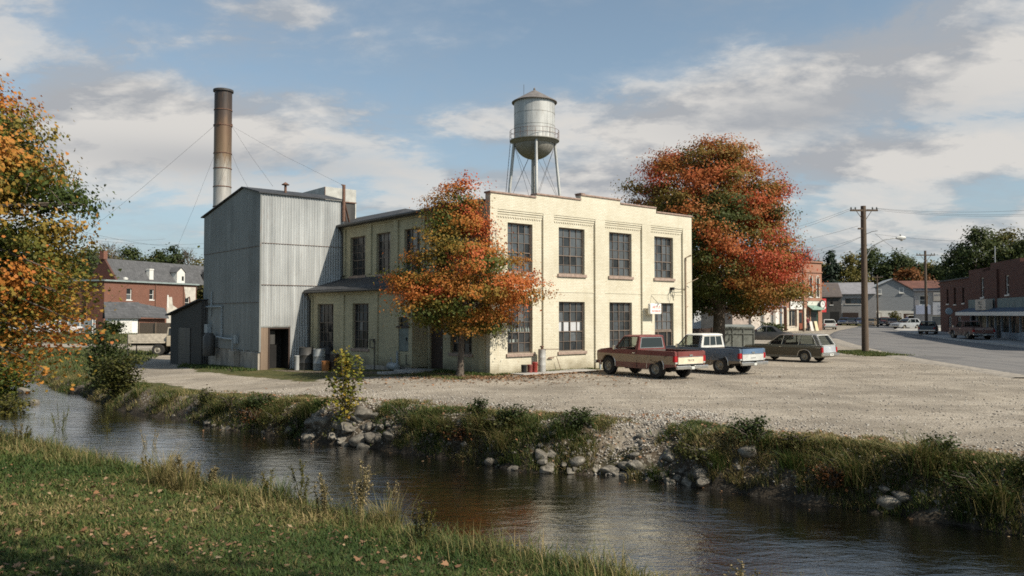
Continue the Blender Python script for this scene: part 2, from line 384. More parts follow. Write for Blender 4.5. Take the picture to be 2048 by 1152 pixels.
M_leaf_maple = leaf_mat('maple_leaf', ((0, (.045, .072, .016)), (.26, (.105, .12, .024)), (.42, (.27, .165, .032)), (.58, (.44, .165, .035)), (.80, (.46, .115, .035)), (1, (.40, .075, .03))))
M_leaf_orange = leaf_mat('orange_maple_leaf', ((0, (.026, .046, .011)), (.32, (.075, .10, .020)), (.50, (.24, .175, .032)), (.70, (.46, .20, .040)), (1, (.46, .12, .032))))
M_leaf_red = leaf_mat('red_maple_leaf', ((0, (.030, .050, .013)), (.32, (.075, .088, .020)), (.48, (.20, .135, .030)), (.64, (.37, .135, .036)), (.82, (.41, .088, .034)), (1, (.34, .050, .028))))
M_leaf_green = leaf_mat('green_leaf', ((0, (.020, .034, .012)), (.5, (.045, .062, .018)), (1, (.085, .095, .026))))
M_leaf_olive = leaf_mat('yellowing_leaf', ((0, (.035, .045, .014)), (.5, (.095, .090, .022)), (1, (.19, .14, .030))))
M_leaf_rust = leaf_mat('rust_leaf', ((0, (.06, .035, .014)), (.5, (.16, .065, .022)), (1, (.24, .10, .03))))
M_leaf_pine = leaf_mat('pine_needle', ((0, (.010, .020, .012)), (.5, (.020, .034, .018)), (1, (.035, .050, .024))), .1)
M_leaf_yel = leaf_mat('yellow_green_leaf', ((0, (.05, .075, .016)), (.5, (.16, .17, .03)), (.8, (.34, .24, .035)), (1, (.40, .20, .035))))
M_grass = leaf_mat('grass_blade', ((0, (.030, .056, .014)), (.45, (.066, .098, .024)), (.7, (.14, .13, .042)), (1, (.33, .25, .115))), .3)
M_straw = leaf_mat('dry_stalk', ((0, (.09, .085, .035)), (.5, (.22, .17, .08)), (1, (.42, .33, .18))), .3)
M_litter = leaf_mat('fallen_leaf', ((0, (.09, .055, .03)), (.4, (.19, .115, .065)), (.7, (.27, .13, .065)), (1, (.34, .25, .15))), .15)
def rock_mat():
    k = NT('field_stone', .85, 0, .2); n = k.noise(3.5, 8, .65); oi = k.N.new('ShaderNodeObjectInfo')
    c = k.ramp(n, ((.3, (.07, .062, .05)), (.5, (.19, .168, .135)), (.72, (.34, .305, .25))))
    c = k.mix(.5, c, k.ramp(oi.outputs['Random'], ((0, .45), (1, 1.0))), 'MULTIPLY'); k.color(c); k.bump(k.noise(9, 6, .6), .6, .03); return k.m
M_rock = rock_mat()

# ------------------------------------------------------------------ ground, stream, road
E_T = [-30, 1, 4, 6.8, 8.9, 10.8, 12.7, 16, 18.1, 22.2, 24.6, 28.3, 35, 41, 47, 60, 90]
D_T = [16.6, 16.0, 16.1, 16.3, 16.0, 15.3, 15.4, 15.3, 15.0, 15.3, 15.1, 15.5, 16.6, 17.8, 19.4, 21.5, 31]
NE_T = [-40, 20, 26, 33, 41, 50, 90]; ND_T = [7.65, 7.65, 8.2, 9.8, 11.8, 14.5, 26]
WATER = -1.1
def far_w(e): return np.interp(e, E_T, D_T) + .55 * fnoise(e * .35, e * 0 + 3.3, 11) * 2
def near_b(e): return np.interp(e, NE_T, ND_T) + .5 * fnoise(e * .3, e * 0 + 9.1, 12) * 2
def plat(x, y):
    x = np.asarray(x, float); y = np.asarray(y, float)
    z = .4 * ss(50, 110, y) + .4 * ss(110, 220, y)
    z = z - .3 * ss(-3, -12, -(-x)) * 0
    z = z - .3 * (1 - ss(-12, -3, x)) * (1 - ss(60, 95, y)) - .3 * (1 - ss(-22, -14, x)) * (1 - ss(60, 95, y))
    return z
def lip(e):                                   # how far behind the waterline the bank top lies
    return .95 + .45 * fnoise(e * .5, e * 0 + 1.7, 13) * 2 + .9 * np.exp(-((e - 9.2) / .9) ** 2)
def ground_z(x, y):
    x = np.asarray(x, float); y = np.asarray(y, float)
    d = .6 * x + .8 * y; e = -.8 * x + .6 * y
    n = fnoise(x * .7, y * .7, 21); n2 = fnoise(x * 2.7, y * 2.7, 22)
    nb = near_b(e); fw = far_w(e); lp = lip(e)
    zn = np.minimum(1.0 - .17 * d, 1.25) + .10 * n + .03 * n2
    zedge = 1.0 - .17 * nb
    t = ss(0, 1.5, d - nb); z = np.where(d < nb, zn, (zedge + .1 * n) * (1 - t) + (-1.75) * t)
    bed = -1.75 + .12 * n
    far = d - fw
    top = plat(x, y) - .10 * np.exp(-np.maximum(far - lp, 0) / 1.2) + (.10 * n + .04 * n2) * np.exp(-np.maximum(far - lp, 0) / 2.0) + .012 * n2
    k = np.clip((far + .55) / (lp + .55), 0, 1); prof = np.clip(.42 * k + .58 * ss(.1, .9, k), 0, 1)
    rough = (.6 * n + .5 * n2 + .25 * fnoise(x * 7, y * 7, 23)) * np.sin(np.pi * k)
    zf = (-1.45) * (1 - prof) + top * prof + rough
    z = np.where(far > -.9, np.where(far > -.55, zf, np.minimum(bed, -1.45)), z)
    return z
def gz(x, y): return float(ground_z(x, y))
ROAD_N = [(21.0, -20), (20.9, 20), (21.0, 32.3), (21.9, 38), (22.9, 44.3), (24.0, 50.1), (25.8, 57.4), (28.0, 66), (31.2, 77.5), (35.0, 88), (39.5, 98), (45, 109), (54, 126), (66, 150), (84, 186)]
ROAD_F = [(34.0, -20), (34.6, 20), (35.1, 34), (35.7, 42), (36.5, 50), (38.2, 59.7), (39.4, 65.4), (41.2, 75.3), (45.3, 89.9), (50.6, 106), (60, 122), (84, 138), (100, 150), (118, 165), (140, 190)]
def poly_dist(x, y, P):
    best = np.full(np.shape(x), 1e9)
    for (x0, y0), (x1, y1) in zip(P[:-1], P[1:]):
        dx, dy = x1 - x0, y1 - y0; t = np.clip(((x - x0) * dx + (y - y0) * dy) / (dx * dx + dy * dy), 0, 1)
        best = np.minimum(best, np.hypot(x - x0 - t * dx, y - y0 - t * dy))
    return best
def in_poly(x, y, P):
    r = np.zeros(np.shape(x), bool); n = len(P)
    for i in range(n):
        x0, y0 = P[i]; x1, y1 = P[(i + 1) % n]
        c = ((y0 > y) != (y1 > y)); xx = (x1 - x0) * (y - y0) / (y1 - y0 + 1e-12) + x0; r ^= c & (x < xx)
    return r
TRACK = [(-2, 29.3), (-6, 29.6), (-9.5, 31.2), (-13.6, 35.5), (-17.5, 39.5), (-21, 46), (-23.5, 56), (-27, 66), (-34, 72), (-48, 75), (-90, 77)]
LOT = [(-8, 27), (0, 18), (8, 8), (14, -10), (22.5, -10), (22.5, 34), (23.6, 42), (24, 48.6), (22, 51), (23, 56), (26.5, 59), (30, 68), (33, 77), (37, 88), (41, 98), (46, 108), (60, 122), (60, 150), (44, 118), (34, 106), (26, 96), (12, 62), (12.5, 48), (9.9, 43), (-.6, 33.4), (-3, 33.2), (-5, 33.6), (-8, 35)]
def zones(x, y):
    d = .6 * x + .8 * y; e = -.8 * x + .6 * y; fw = far_w(e); lp = lip(e); far = d - fw
    wob = fnoise(x * .8, y * .8, 31) * 1.6 + fnoise(x * 3, y * 3, 32) * .9
    lot = in_poly(x, y, LOT); dl = poly_dist(x, y, LOT + LOT[:1]); dl = np.where(lot, dl, -dl)
    g = np.maximum(ss(-.5, .5, dl + wob * .5), ss(2.6, 1.7, 0) * 0 + 1 - ss(1.5, 2.5, poly_dist(x, y, TRACK) + wob * .6))
    spill = np.exp(-((e - 9.2) / .8) ** 2) * .75 + np.exp(-((e - 4.6) / .7) ** 2) * .25
    g = g * np.clip(ss(lp + .1, lp + .9, far + wob * .5) + spill * ss(.3, 1.2, far), 0, 1)
    soil = (1 - ss(lp - .2, lp + .8, far + wob * .4)) * ss(-1.5, -.6, far)
    nb = near_b(e); soil = np.maximum(soil * (1 - np.clip(spill, 0, 1) * .8), ss(.1, .6, d - nb) * (far < 0))
    bld = in_poly(x, y, [(-14.5, 41), (-11.6, 41.6), (-4.6, 36), (-.9, 33.2), (-1.5, 32.6), (-5, 35), (-12, 40.6), (-18, 47), (-19, 48)])
    soil = np.maximum(soil, bld * .6)
    return g, np.clip(soil, 0, 1)
def ground_material():
    k = NT('ground', .9, 0, .15)
    ag = k.attr('w_gravel').outputs['Fac']; asl = k.attr('w_soil').outputs['Fac']
    co = k.coord()
    n1 = k.noise(.35, 5, .6); n2 = k.noise(5, 6, .7); n3 = k.noise(38, 4, .7)
    # grass underlay
    g = k.ramp(n2, ((.3, (.030, .038, .013)), (.5, (.062, .066, .022)), (.72, (.12, .10, .04))))
    g = k.mix(k.ramp(k.noise(.8, 4, .6), ((.45, 0), (.7, .6))), g, (.15, .115, .055))
    # gravel: two stone sizes, pale dust, wheel tracks of finer stone, damp patches
    vo = k.N.new('ShaderNodeTexVoronoi'); vo.inputs['Scale'].default_value = 17; k.L.new(co, vo.inputs[0])
    v2 = k.N.new('ShaderNodeTexVoronoi'); v2.inputs['Scale'].default_value = 46; k.L.new(co, v2.inputs[0])
    s1 = k.N.new('ShaderNodeSeparateColor'); k.L.new(vo.outputs['Color'], s1.inputs[0]); s2 = k.N.new('ShaderNodeSeparateColor'); k.L.new(v2.outputs['Color'], s2.inputs[0])
    gr = k.ramp(s2.outputs[0], ((0, (.22, .19, .155)), (.35, (.37, .33, .275)), (.7, (.45, .41, .35)), (1, (.60, .56, .50))))
    gr = k.mix(k.ramp(s1.outputs[1], ((.72, 0), (.80, .8))), gr, k.ramp(s1.outputs[0], ((0, (.13, .115, .10)), (.5, (.32, .28, .24)), (1, (.62, .58, .52)))))
    gr = k.mix(k.ramp(n1, ((.40, 0), (.66, .5))), gr, (.47, .42, .345))
    trk = k.noise(1.0, 5, .6, k.mapp((.16, .85, 1), rot=(0, 0, R(-14)))); gr = k.mix(k.ramp(trk, ((.44, .0), (.60, .40))), gr, (.25, .215, .17))
    trk2 = k.noise(1.6, 5, .6, k.mapp((.9, .13, 1), rot=(0, 0, R(-40)), loc=(3, 8, 0))); gr = k.mix(k.ramp(trk2, ((.5, .0), (.66, .55))), gr, (.50, .455, .385))
    gr = k.mix(k.ramp(k.noise(.9, 6, .7), ((.58, 0), (.72, .4))), gr, (.21, .175, .13)); gr = k.mix(k.ramp(k.noise(.28, 6, .66), ((.44, 0), (.60, .75))), gr, (.225, .20, .168)); rut = k.N.new('ShaderNodeTexWave'); rut.inputs['Scale'].default_value = .19; rut.inputs['Distortion'].default_value = 11; rut.inputs['Detail'].default_value = 3; rut.inputs['Detail Scale'].default_value = .35; k.L.new(k.mapp((1, 1, 1), rot=(0, 0, R(62))), rut.inputs[0]); gr = k.mix(k.ramp(rut.outputs[0], ((.82, 0), (.97, .16))), gr, (.22, .19, .155)); gr = k.mix(1.0, gr, (.80, .765, .715), 'MULTIPLY')
    so = k.ramp(n2, ((.3, (.045, .034, .024)), (.55, (.10, .078, .054)), (.75, (.20, .16, .115))))
    so = k.mix(k.ramp(s1.outputs[2], ((.80, 0), (.86, .7))), so, (.30, .265, .215))
    c = k.mix(k.ramp(k.math('ADD', asl, k.math('MULTIPLY', k.math('SUBTRACT', n2, .5), .5)), ((.35, 0), (.6, 1))), g, so)
    c = k.mix(k.ramp(k.math('ADD', ag, k.math('MULTIPLY', k.math('SUBTRACT', k.noise(2.2, 6, .7), .5), .7)), ((.38, 0), (.62, 1))), c, gr)
    spz = k.N.new('ShaderNodeSeparateXYZ'); k.L.new(k.coord(), spz.inputs[0]); c = k.mix(k.ramp(k.math('ADD', k.math('ADD', spz.outputs[2], 1.1), k.math('MULTIPLY', k.math('SUBTRACT', n2, .5), .35)), ((.10, .85), (.42, 0))), c, (.035, .028, .020))
    k.color(c)
    h = k.math('ADD', k.math('MULTIPLY', vo.outputs['Distance'], -.6), k.math('ADD', k.math('MULTIPLY', n3, .5), k.math('MULTIPLY', n2, .5)))
    k.bump(h, .8, .035); return k.m
def axis(parts):
    o = []
    for a, b, st in parts: o += list(np.arange(a, b, st))
    return np.array(o)
def build_ground():
    gx = axis(((-1500, -300, 150), (-300, -100, 20), (-100, -40, 3), (-40, -30, 1), (-30, 20, .2), (20, 60, 1), (60, 120, 3), (120, 300, 18), (300, 1501, 150)))
    gy = axis(((-120, -20, 20), (-20, -3, 1), (-3, 46, .2), (46, 70, .5), (70, 130, 2), (130, 240, 6), (240, 500, 26), (500, 2001, 250)))
    X, Y = np.meshgrid(gx, gy); Z = ground_z(X, Y); nx, ny = len(gx), len(gy)
    V = np.stack((X, Y, Z), -1).reshape(-1, 3)
    i = np.arange(nx - 1)[None, :] + nx * np.arange(ny - 1)[:, None]
    q = np.stack((i, i + 1, i + 1 + nx, i + nx), -1).reshape(-1, 4)
    o = npmesh('ground', V, q.ravel(), np.full(len(q), 4), ground_material(), smooth=True)
    g, s = zones(X.ravel(), Y.ravel())
    for nm, a in (('w_gravel', g), ('w_soil', s)):
        at = o.data.attributes.new(nm, 'FLOAT', 'POINT'); at.data.foreach_set('value', a.astype(np.float32))
    tag(o, kind='structure'); return o
build_ground()
def build_water():
    k = NT('stream_water', .012, 0, .5)
    k.b.inputs['IOR'].default_value = 1.6
    dp = k.ramp(k.noise(.5, 4, .6), ((.35, (.0035, .0036, .003)), (.7, (.007, .006, .0038)))); k.color(dp)
    r = (0, 0, R(-143))
    a = k.noise(1.5, 5, .60, k.mapp((1.0, 2.3, 1), rot=r), .5); b = k.noise(8.5, 4, .6, k.mapp((1, 1.8, 1), rot=r), .3)
    c = k.noise(.35, 3, .5)
    amp = k.ramp(c, ((.35, .35), (.65, 1.0)))
    h = k.math('MULTIPLY', k.math('ADD', a, k.math('MULTIPLY', b, .27)), amp)
    bp = k.bump(h, .31, .10); k.b.inputs['Coat Weight'].default_value = 1; k.b.inputs['Coat IOR'].default_value = 1.8; k.b.inputs['Coat Roughness'].default_value = .012; k.L.new(bp.outputs[0], k.b.inputs['Coat Normal'])
    V = []; f = []
    es = np.arange(-45, 95, 1.0)
    for e in es:
        for d in (near_b(e) - .3, far_w(e) + .6): V.append((.6 * d - .8 * e, .8 * d + .6 * e, WATER))
    q = [(2 * i, 2 * i + 1, 2 * i + 3, 2 * i + 2) for i in range(len(es) - 1)]
    mb = MB(); mb.add(V, q); o = mb.build('stream_water', k.m); 
    if o.data.polygons[0].normal.z < 0: o.data.flip_normals()
    tag(o, kind='structure')
build_water()
def strip(name, A, B, mat, dz, nseg=12, kind='structure'):
    def dens(P):
        o = []
        for p, q in zip(P[:-1], P[1:]):
            for t in np.linspace(0, 1, 9)[:-1]: o.append((p[0] + (q[0] - p[0]) * t, p[1] + (q[1] - p[1]) * t))
        return np.array(o + [P[-1]])
    a, b = dens(A), dens(B); t = np.linspace(0, 1, nseg + 1)
    P = a[:, None, :] * (1 - t)[None, :, None] + b[:, None, :] * t[None, :, None]
    P = np.concatenate((P[:, :1] + (P[:, :1] - P[:, 1:2]) / np.linalg.norm(P[:, :1] - P[:, 1:2], axis=-1, keepdims=True) * .35, P, P[:, -1:] + (P[:, -1:] - P[:, -2:-1]) / np.linalg.norm(P[:, -1:] - P[:, -2:-1], axis=-1, keepdims=True) * .35), 1); nseg += 2
    Z = plat(P[..., 0], P[..., 1]) + dz; Z[:, 0] -= .09; Z[:, -1] -= .09
    V = np.concatenate((P, Z[..., None]), -1).reshape(-1, 3); m = nseg + 1
    i = np.arange(nseg)[None, :] + m * np.arange(len(a) - 1)[:, None]
    q = np.stack((i, i + 1, i + 1 + m, i + m), -1).reshape(-1, 4)
    o = npmesh(name, V, q.ravel(), np.full(len(q), 4), mat, smooth=True)
    if o.data.polygons[0].normal.z < 0: o.data.flip_normals()
    return tag(o, kind=kind)
def asphalt():
    k = NT('asphalt', .85, 0, .25)
    n = k.noise(.5, 5, .6); f = k.noise(45, 4, .7); t = k.noise(1, 4, .6, k.mapp((1.1, .10, 1), rot=(0, 0, R(-14))))
    c = k.ramp(f, ((.25, (.11, .103, .096)), (.5, (.165, .155, .145)), (.75, (.23, .215, .20))))
    c = k.mix(k.ramp(n, ((.4, 0), (.7, .5))), c, (.205, .185, .165)); c = k.mix(k.ramp(t, ((.45, 0), (.62, .45))), c, (.09, .088, .088))
    cr = k.N.new('ShaderNodeTexVoronoi'); cr.feature = 'DISTANCE_TO_EDGE'; cr.inputs['Scale'].default_value = .35
    dn = k.N.new('ShaderNodeTexNoise'); dn.inputs['Scale'].default_value = .5; dn.inputs['Detail'].default_value = 6; k.L.new(k.coord(), dn.inputs[0]); va = k.N.new('ShaderNodeVectorMath'); va.operation = 'MULTIPLY_ADD'; va.inputs[1].default_value = (2.2, 2.2, 2.2); k.L.new(dn.outputs['Color'], va.inputs[0]); k.L.new(k.coord(), va.inputs[2]); k.L.new(va.outputs[0], cr.inputs[0])
    c = k.mix(k.ramp(cr.outputs['Distance'], ((.0, .5), (.010, 0))), c, (.055, .053, .05)); pt = k.noise(.16, 3, .5); c = k.mix(k.ramp(pt, ((.56, 0), (.58, .4))), c, (.085, .082, .08))
    k.color(c); k.bump(f, .3, .01); return k.m
M_asphalt = asphalt()
strip('road', ROAD_N, ROAD_F, M_asphalt, .035)
KERB = [(x - .05, y) for x, y in ROAD_F]
M_kerb = plain('kerb_concrete', (.36, .34, .30), .85, .25, 3, bump=.3)
M_walk = plain('pavement_concrete', (.33, .31, .28), .85, .25, 1.5, bump=.2)
kmb = MB()
def edge_step(P, off, w, h):
    for (x0, y0), (x1, y1) in zip(P[:-1], P[1:]):
        n = Vector((y1 - y0, -(x1 - x0), 0)).normalized(); z0 = float(plat(x0, y0)); z1 = float(plat(x1, y1))
        r = [Vector((x0, y0, z0 - .2)) + n * off, Vector((x1, y1, z1 - .2)) + n * off, Vector((x1, y1, z1 - .2)) + n * (off + w), Vector((x0, y0, z0 - .2)) + n * (off + w)]
        kmb.prism(r, (0, 0, .2 + h))
edge_step(ROAD_F[:11], 0, .18, .15)
tag(kmb.build('kerb', M_kerb), kind='structure')
strip('pavement', [(x + .17, y) for x, y in ROAD_F[:11]], [(x + 5.2, y - 1.3) for x, y in ROAD_F[:11]], M_walk, .14, 6)
# ragged worn edge of the road along the lot
kmb = MB()
P = ROAD_N[2:9]
tag(strip('road_verge', [(x - .7 + .35 * math.sin(i * 2.1), y) for i, (x, y) in enumerate(P)], [(x + .25, y) for x, y in P], plain('shoulder_grit', (.27, .235, .19), .9, .4, 3, bump=.4), .048, 4), kind='structure')
# ------------------------------------------------------------------ the factory
FC = (-.938, 34.134); FR = R(39.647)
FEX = Vector((math.cos(FR), math.sin(FR), 0)); FEY = Vector((-math.sin(FR), math.cos(FR), 0))
def fw(x, y, z=0): return Vector((FC[0], FC[1], 0)) + FEX * x + FEY * y + Vector((0, 0, z))
def window(parent, o, u, n, w, z0, z1, cols, rows, glass, name='window', mid=None, rail=None, frame_m=None, sill=True, sillm=None, fw_=.055, mw=.021, sub=True, thick=None, label=None):
    """o: left end on the glass plane (outer face of frame), u along the wall, n outwards (parent's space)"""
    o = Vector((*o[:2], 0)); u = Vector((*u[:2], 0)).normalized(); n = Vector((*n[:2], 0)).normalized()
    def bar(mb, a0, a1, b0, b1, d0, d1, mi=0):
        c = [o + u * a0 + n * d0, o + u * a1 + n * d0, o + u * a1 + n * d1, o + u * a0 + n * d1]
        mb.prism([Vector((p.x, p.y, b0)) for p in c], (0, 0, b1 - b0), mi)
    f = MB(); fm = frame_m or M_winframe
    bar(f, 0, fw_, z0, z1, -.07, 0); bar(f, w - fw_, w, z0, z1, -.07, 0)
    bar(f, fw_, w - fw_, z0, z0 + fw_, -.07, 0); bar(f, fw_, w - fw_, z1 - fw_, z1, -.07, 0)
    for i in range(1, cols):
        t = mw * (1.9 if mid and i == mid else 1); a = w * i / cols
        bar(f, a - t / 2, a + t / 2, z0 + fw_, z1 - fw_, -.055, -.012 + (.01 if mid and i == mid else 0))
    for j in range(1, rows):
        t = mw * (2.0 if rail and j == rail else 1); b = z0 + (z1 - z0) * j / rows
        bar(f, fw_, w - fw_, b - t / 2, b + t / 2, -.052, -.015 + (.012 if rail and j == rail else 0))
    W_ = f.build(name, fm, parent)
    if label: W_['label'] = label
    g = MB(); rp = random.Random(int(w * 1000 + z0 * 77 + o.x * 13 + o.y * 7)); alt = [glass, M_glass_dusty, M_glass_dark, M_glass_up]
    for i in range(cols):
        for j in range(rows):
            t1, t2 = rp.uniform(-.010, .010), rp.uniform(-.008, .008); q = []
            for a, b, s1, s2 in ((i, j, 1, 1), (i + 1, j, -1, 1), (i + 1, j + 1, -1, -1), (i, j + 1, 1, -1)):
                p = o + u * (w * a / cols) - n * (.045 + t1 * s1 + t2 * s2); q.append((p.x, p.y, z0 + (z1 - z0) * b / rows))
            r_ = rp.random(); g.poly(q, 0 if r_ < .70 else (1 if r_ < .76 else (2 if r_ < .90 else 3)))
    g.build('pane', alt, W_, fix=False)
    if sill:
        s = MB(); bar(s, -.09, w + .09, z0 - .14, z0 - .003, -.08, .20); s.build('sill', sillm or M_sill, W_, bevel=.012)
    return W_

FACT = thing('factory_building', 'two storey cream painted brick factory with stepped parapet and tall steel framed windows', 'factory', (*FC, 0), FR)
def build_factory():
    t = FACT
    BAYS = [(.40, 3.07), (3.72, 6.42), (7.08, 9.80), (10.47, 13.06)]
    WINS = [(1.05, 2.50), (4.11, 5.79), (7.48, 9.11), (10.85, 12.36)]
    b = MB()
    for i, ((a0, a1), (w0, w1)) in enumerate(zip(BAYS, WINS)):
        lo = (w0, w1, .86, 3.17) if i < 3 else (w0, w1, -.3, 3.17)
        b.wall((a0, .10), (1, 0), a1 - a0, -.6, 7.15, [(w0 - a0, w1 - a0, 4.46, 6.62), (w0 - a0, w1 - a0, lo[2], lo[3])], .2, (0, -1))
        for q, (zz, d) in enumerate(((6.86, .075), (6.96, .05), (7.06, .02))): b.box(a0 + .002, a1 - .002, d, .16, zz, zz + .098)
        x = a0 + .12
        while x < a1 - .15: b.box(x, x + .07, .07, .12, 6.82, 6.86); x += .14
        b.box(a0 + .003, a1 - .003, .085, .15, 3.60, 3.66)
    P = [0] + [v for q in BAYS for v in q] + [13.8]
    for p0, p1 in zip(P[0::2], P[1::2]): b.box(p0, p1, 0, .30, -.6, 7.15)
    b.box(0, 13.8, -.004, .34, 7.15, 7.82)
    for x0, x1, z in ((2.62, 5.45, 7.97), (5.45, 8.17, 8.20), (8.17, 10.88, 8.03)): b.box(x0, x1, -.004, .34, 7.82, z)
    # back and far sides
    b.box(13.5, 13.796, .34, 22, -.6, 7.5); b.box(.3, 13.5, 21.7, 22, -.6, 7.5)
    b.build('front_wall', M_paint, t)
    a = MB()                                   # shaded long wall
    UW = [(10.82, 12.48), (8.26, 9.66), (5.5, 6.93), (2.7, 4.1)]
    ops = [(y0, y1, 4.66, 6.79) for y0, y1 in UW] + [(3.55, 4.66, -.3, 2.25), (1.32, 2.96, .84, 3.0)]
    a.wall((0.02, .30), (0, 1), 21.7, -.6, 7.47, [(p[0] - .3, p[1] - .3, p[2], p[3]) for p in ops], .22, (-1, 0))
    for y in (.33, 5.0, 7.42, 10.1, 12.95): a.box(-.06, .019, y, y + .38, 4.72 if y > 5.2 else -.6, 7.30)
    a.box(-.06, .018, .33, 13.36, 7.30, 7.46)
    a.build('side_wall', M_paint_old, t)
    e = MB()                                   # skewed lean-to in front of the shaded wall
    p0 = Vector((-.86, 4.8, 0)); p1 = Vector((-1.98, 13.345, 0)); u = (p1 - p0).normalized(); n = Vector((-u.y, u.x, 0)); L = (p1 - p0).length
    LW = [(6.33, 7.80, .65, 3.13), (3.34, 4.67, .87, 3.13), (.26, 1.0, .83, 2.46)]
    e.wall(p0, u, L, .10, 3.80, LW, .22, n)
    q = p0 - n * .001
    e.wall((.0, 4.8), (-1, 0), .86, .10, 3.80, (), .2, (0, -1))
    e.poly([(-.86, 4.8, 3.80), (0, 4.8, 3.80), (0, 4.8, 4.42)])
    for s0 in (2.55, 5.35, 8.2):
        c = p0 + u * s0; ring = [c + n * .001, c + u * .34 + n * .001, c + u * .34 + n * .06, c + n * .06]; e.prism([(v.x, v.y, .10) for v in ring], (0, 0, 3.5))
    c0, c1 = p0 + n * .001, p1 + n * .001
    e.prism([(v.x, v.y, 3.60) for v in (c0, c1, c1 + n * .07, c0 + n * .07)], (0, 0, .2))
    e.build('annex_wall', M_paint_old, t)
    pl = MB(); c = [p0 - u * .03 + n * .06, p1 + n * .06, p1 - n * .3, p0 - u * .03 - n * .3]; pl.prism([(v.x, v.y, -.7) for v in c], (0, 0, .80)); pl.build('annex_plinth', M_conc, t)
    r = MB()
    A0 = p0 - u * .28 + n * .34; A1 = p1 + n * .34; B0 = Vector((.0, 4.5, 0)); B1 = Vector((.0, 13.34, 0))
    r.prism([(A0.x, A0.y, 3.80), (A1.x, A1.y, 3.80), (B1.x, B1.y, 4.50), (B0.x, B0.y, 4.50)], (0, 0, .07)); r.build('annex_roof', M_rooftar, t)
    g = MB(); g.path([(A0.x, A0.y, 3.80), (A1.x, A1.y, 3.76)], .065, 8); g.path([(A1.x + .02, A1.y - .18, 3.74), (A1.x + .18, A1.y - .2, 3.5), (A1.x + .25, A1.y - .2, 3.3), (A1.x + .25, A1.y - .2, .2)], .05, 8)
    g.build('annex_gutter', M_galv_dk, t, smooth='angle')
    rf = MB()
    rf.prism([(-.30, .345, 7.47), (6.9, .345, 7.86), (6.9, 22, 7.86), (-.30, 22, 7.47)], (0, 0, .09)); rf.prism([(6.9, .345, 7.86), (13.9, .345, 7.47), (13.9, 22, 7.47), (6.9, 22, 7.86)], (0, 0, .09))
    # low monitor roof towards the back
    rf.prism([(.15, 8.2, 7.58), (.15, 21.8, 7.58), (2.6, 21.8, 8.42), (2.6, 11.0, 8.42)], (0, 0, .05)); rf.prism([(2.6, 11.0, 8.42), (2.6, 21.8, 8.42), (6, 21.8, 7.8), (6, 8.2, 7.8)], (0, 0, .05)); rf.poly([(.15, 8.2, 7.6), (2.6, 11, 8.45), (6, 8.2, 7.8)])
    rf.build('main_roof', M_rooftar, t)
    g = MB(); g.path([(-.36, .36, 7.50), (-.36, 13.34, 7.46)], .075, 8); g.path([(-.36, 13.2, 7.44), (-.2, 13.2, 7.2), (-.07, 13.2, 7.0), (-.07, 13.2, 4.75), (-.2, 13.1, 4.6)], .05, 8)
    g.box(-.28, -.07, .36, 13.34, 7.38, 7.468); g.build('main_gutter', M_galv_dk, t, smooth='angle')
    c = MB()
    for x0, x1, z in ((-.05, 2.618, 7.82), (2.622, 5.448, 7.97), (5.44, 8.18, 8.20), (8.172, 10.878, 8.03), (10.882, 13.85, 7.82)): c.box(x0, x1, -.055, .39, z, z + .085)
    c.box(5.40, 5.70, -.055, .39, 8.286, 8.33)
    c.build('coping', M_coping, t, bevel=.02)
    for i, (w0, w1) in enumerate(WINS):
        window(t, (w0, .22), (1, 0), (0, -1), w1 - w0, 4.46, 6.62, 4, 5, M_glass_up, mid=2, rail=2)
        if i < 3: window(t, (w0, .22), (1, 0), (0, -1), w1 - w0, .86, 3.17, 4, 5, M_glass, mid=2, rail=2)
    x0, x1 = WINS[3]
    window(t, (x0, .22), (1, 0), (0, -1), x1 - x0, 1.75, 3.17, 4, 3, M_glass_dusty, mid=2, sill=False, label='dusty transom window above the entrance door')
    d = MB(); d.box(x0, x0 + .07, .20, .28, -.3, 1.75); d.box(x1 - .07, x1, .20, .28, -.3, 1.75); d.box(x0 + .07, x1 - .07, .20, .28, 1.66, 1.749)
    d.box(x0 + .36, x0 + .42, .21, .27, -.3, 1.66); d.box(x1 - .44, x1 - .38, .21, .27, -.3, 1.66)
    D = d.build('entrance_door', M_winframe, t)
    g = MB(); g.poly([(x0 + .05, .255, -.3), (x1 - .05, .255, -.3), (x1 - .05, .255, 1.7), (x0 + .05, .255, 1.7)]); g.build('door_pane', M_glass_dark, D, fix=False)
    for y0, y1 in UW: window(t, (.16, y1), (0, -1), (-1, 0), y1 - y0, 4.66, 6.79, 3, 5, M_glass_dark, rail=2, mw=.022)
    window(t, (.16, 2.96), (0, -1), (-1, 0), 1.64, .84, 3.0, 4, 5, M_glass_dark, rail=2)
    for k, (s0, s1, z0, z1) in enumerate(LW[:2]):
        o = p0 + u * s1 - n * .14; window(t, o, -u, n, s1 - s0, z0, z1, 4, 5, M_glass_dark, rail=3, sill=(k == 1))
    d = MB(); d.box(.12, .20, 3.56, 4.65, -.3, 2.24); d.box(.10, .12, 3.66, 4.55, 1.2, 2.1); d.box(.10, .12, 3.66, 4.55, .1, 1.0)
    D = d.build('side_door', M_darkwood, t); h = MB(); h.lathe([(.0, -.03), (.03, -.03), (.035, 0), (.0, .02)], 10, (.085, 3.72, 1.05), 0, 'x'); h.build('handle', M_steel, D)
    # wall cabinet in the annex window recess
    s0, s1, z0, z1 = LW[2]; o = p0 + u * s1 - n * .10
    def bx(mb, a0, a1, b0, b1, z0_, z1_):
        c = [p0 + u * a0 + n * b0, p0 + u * a1 + n * b0, p0 + u * a1 + n * b1, p0 + u * a0 + n * b1]; mb.prism([(v.x, v.y, z0_) for v in c], (0, 0, z1_ - z0_))
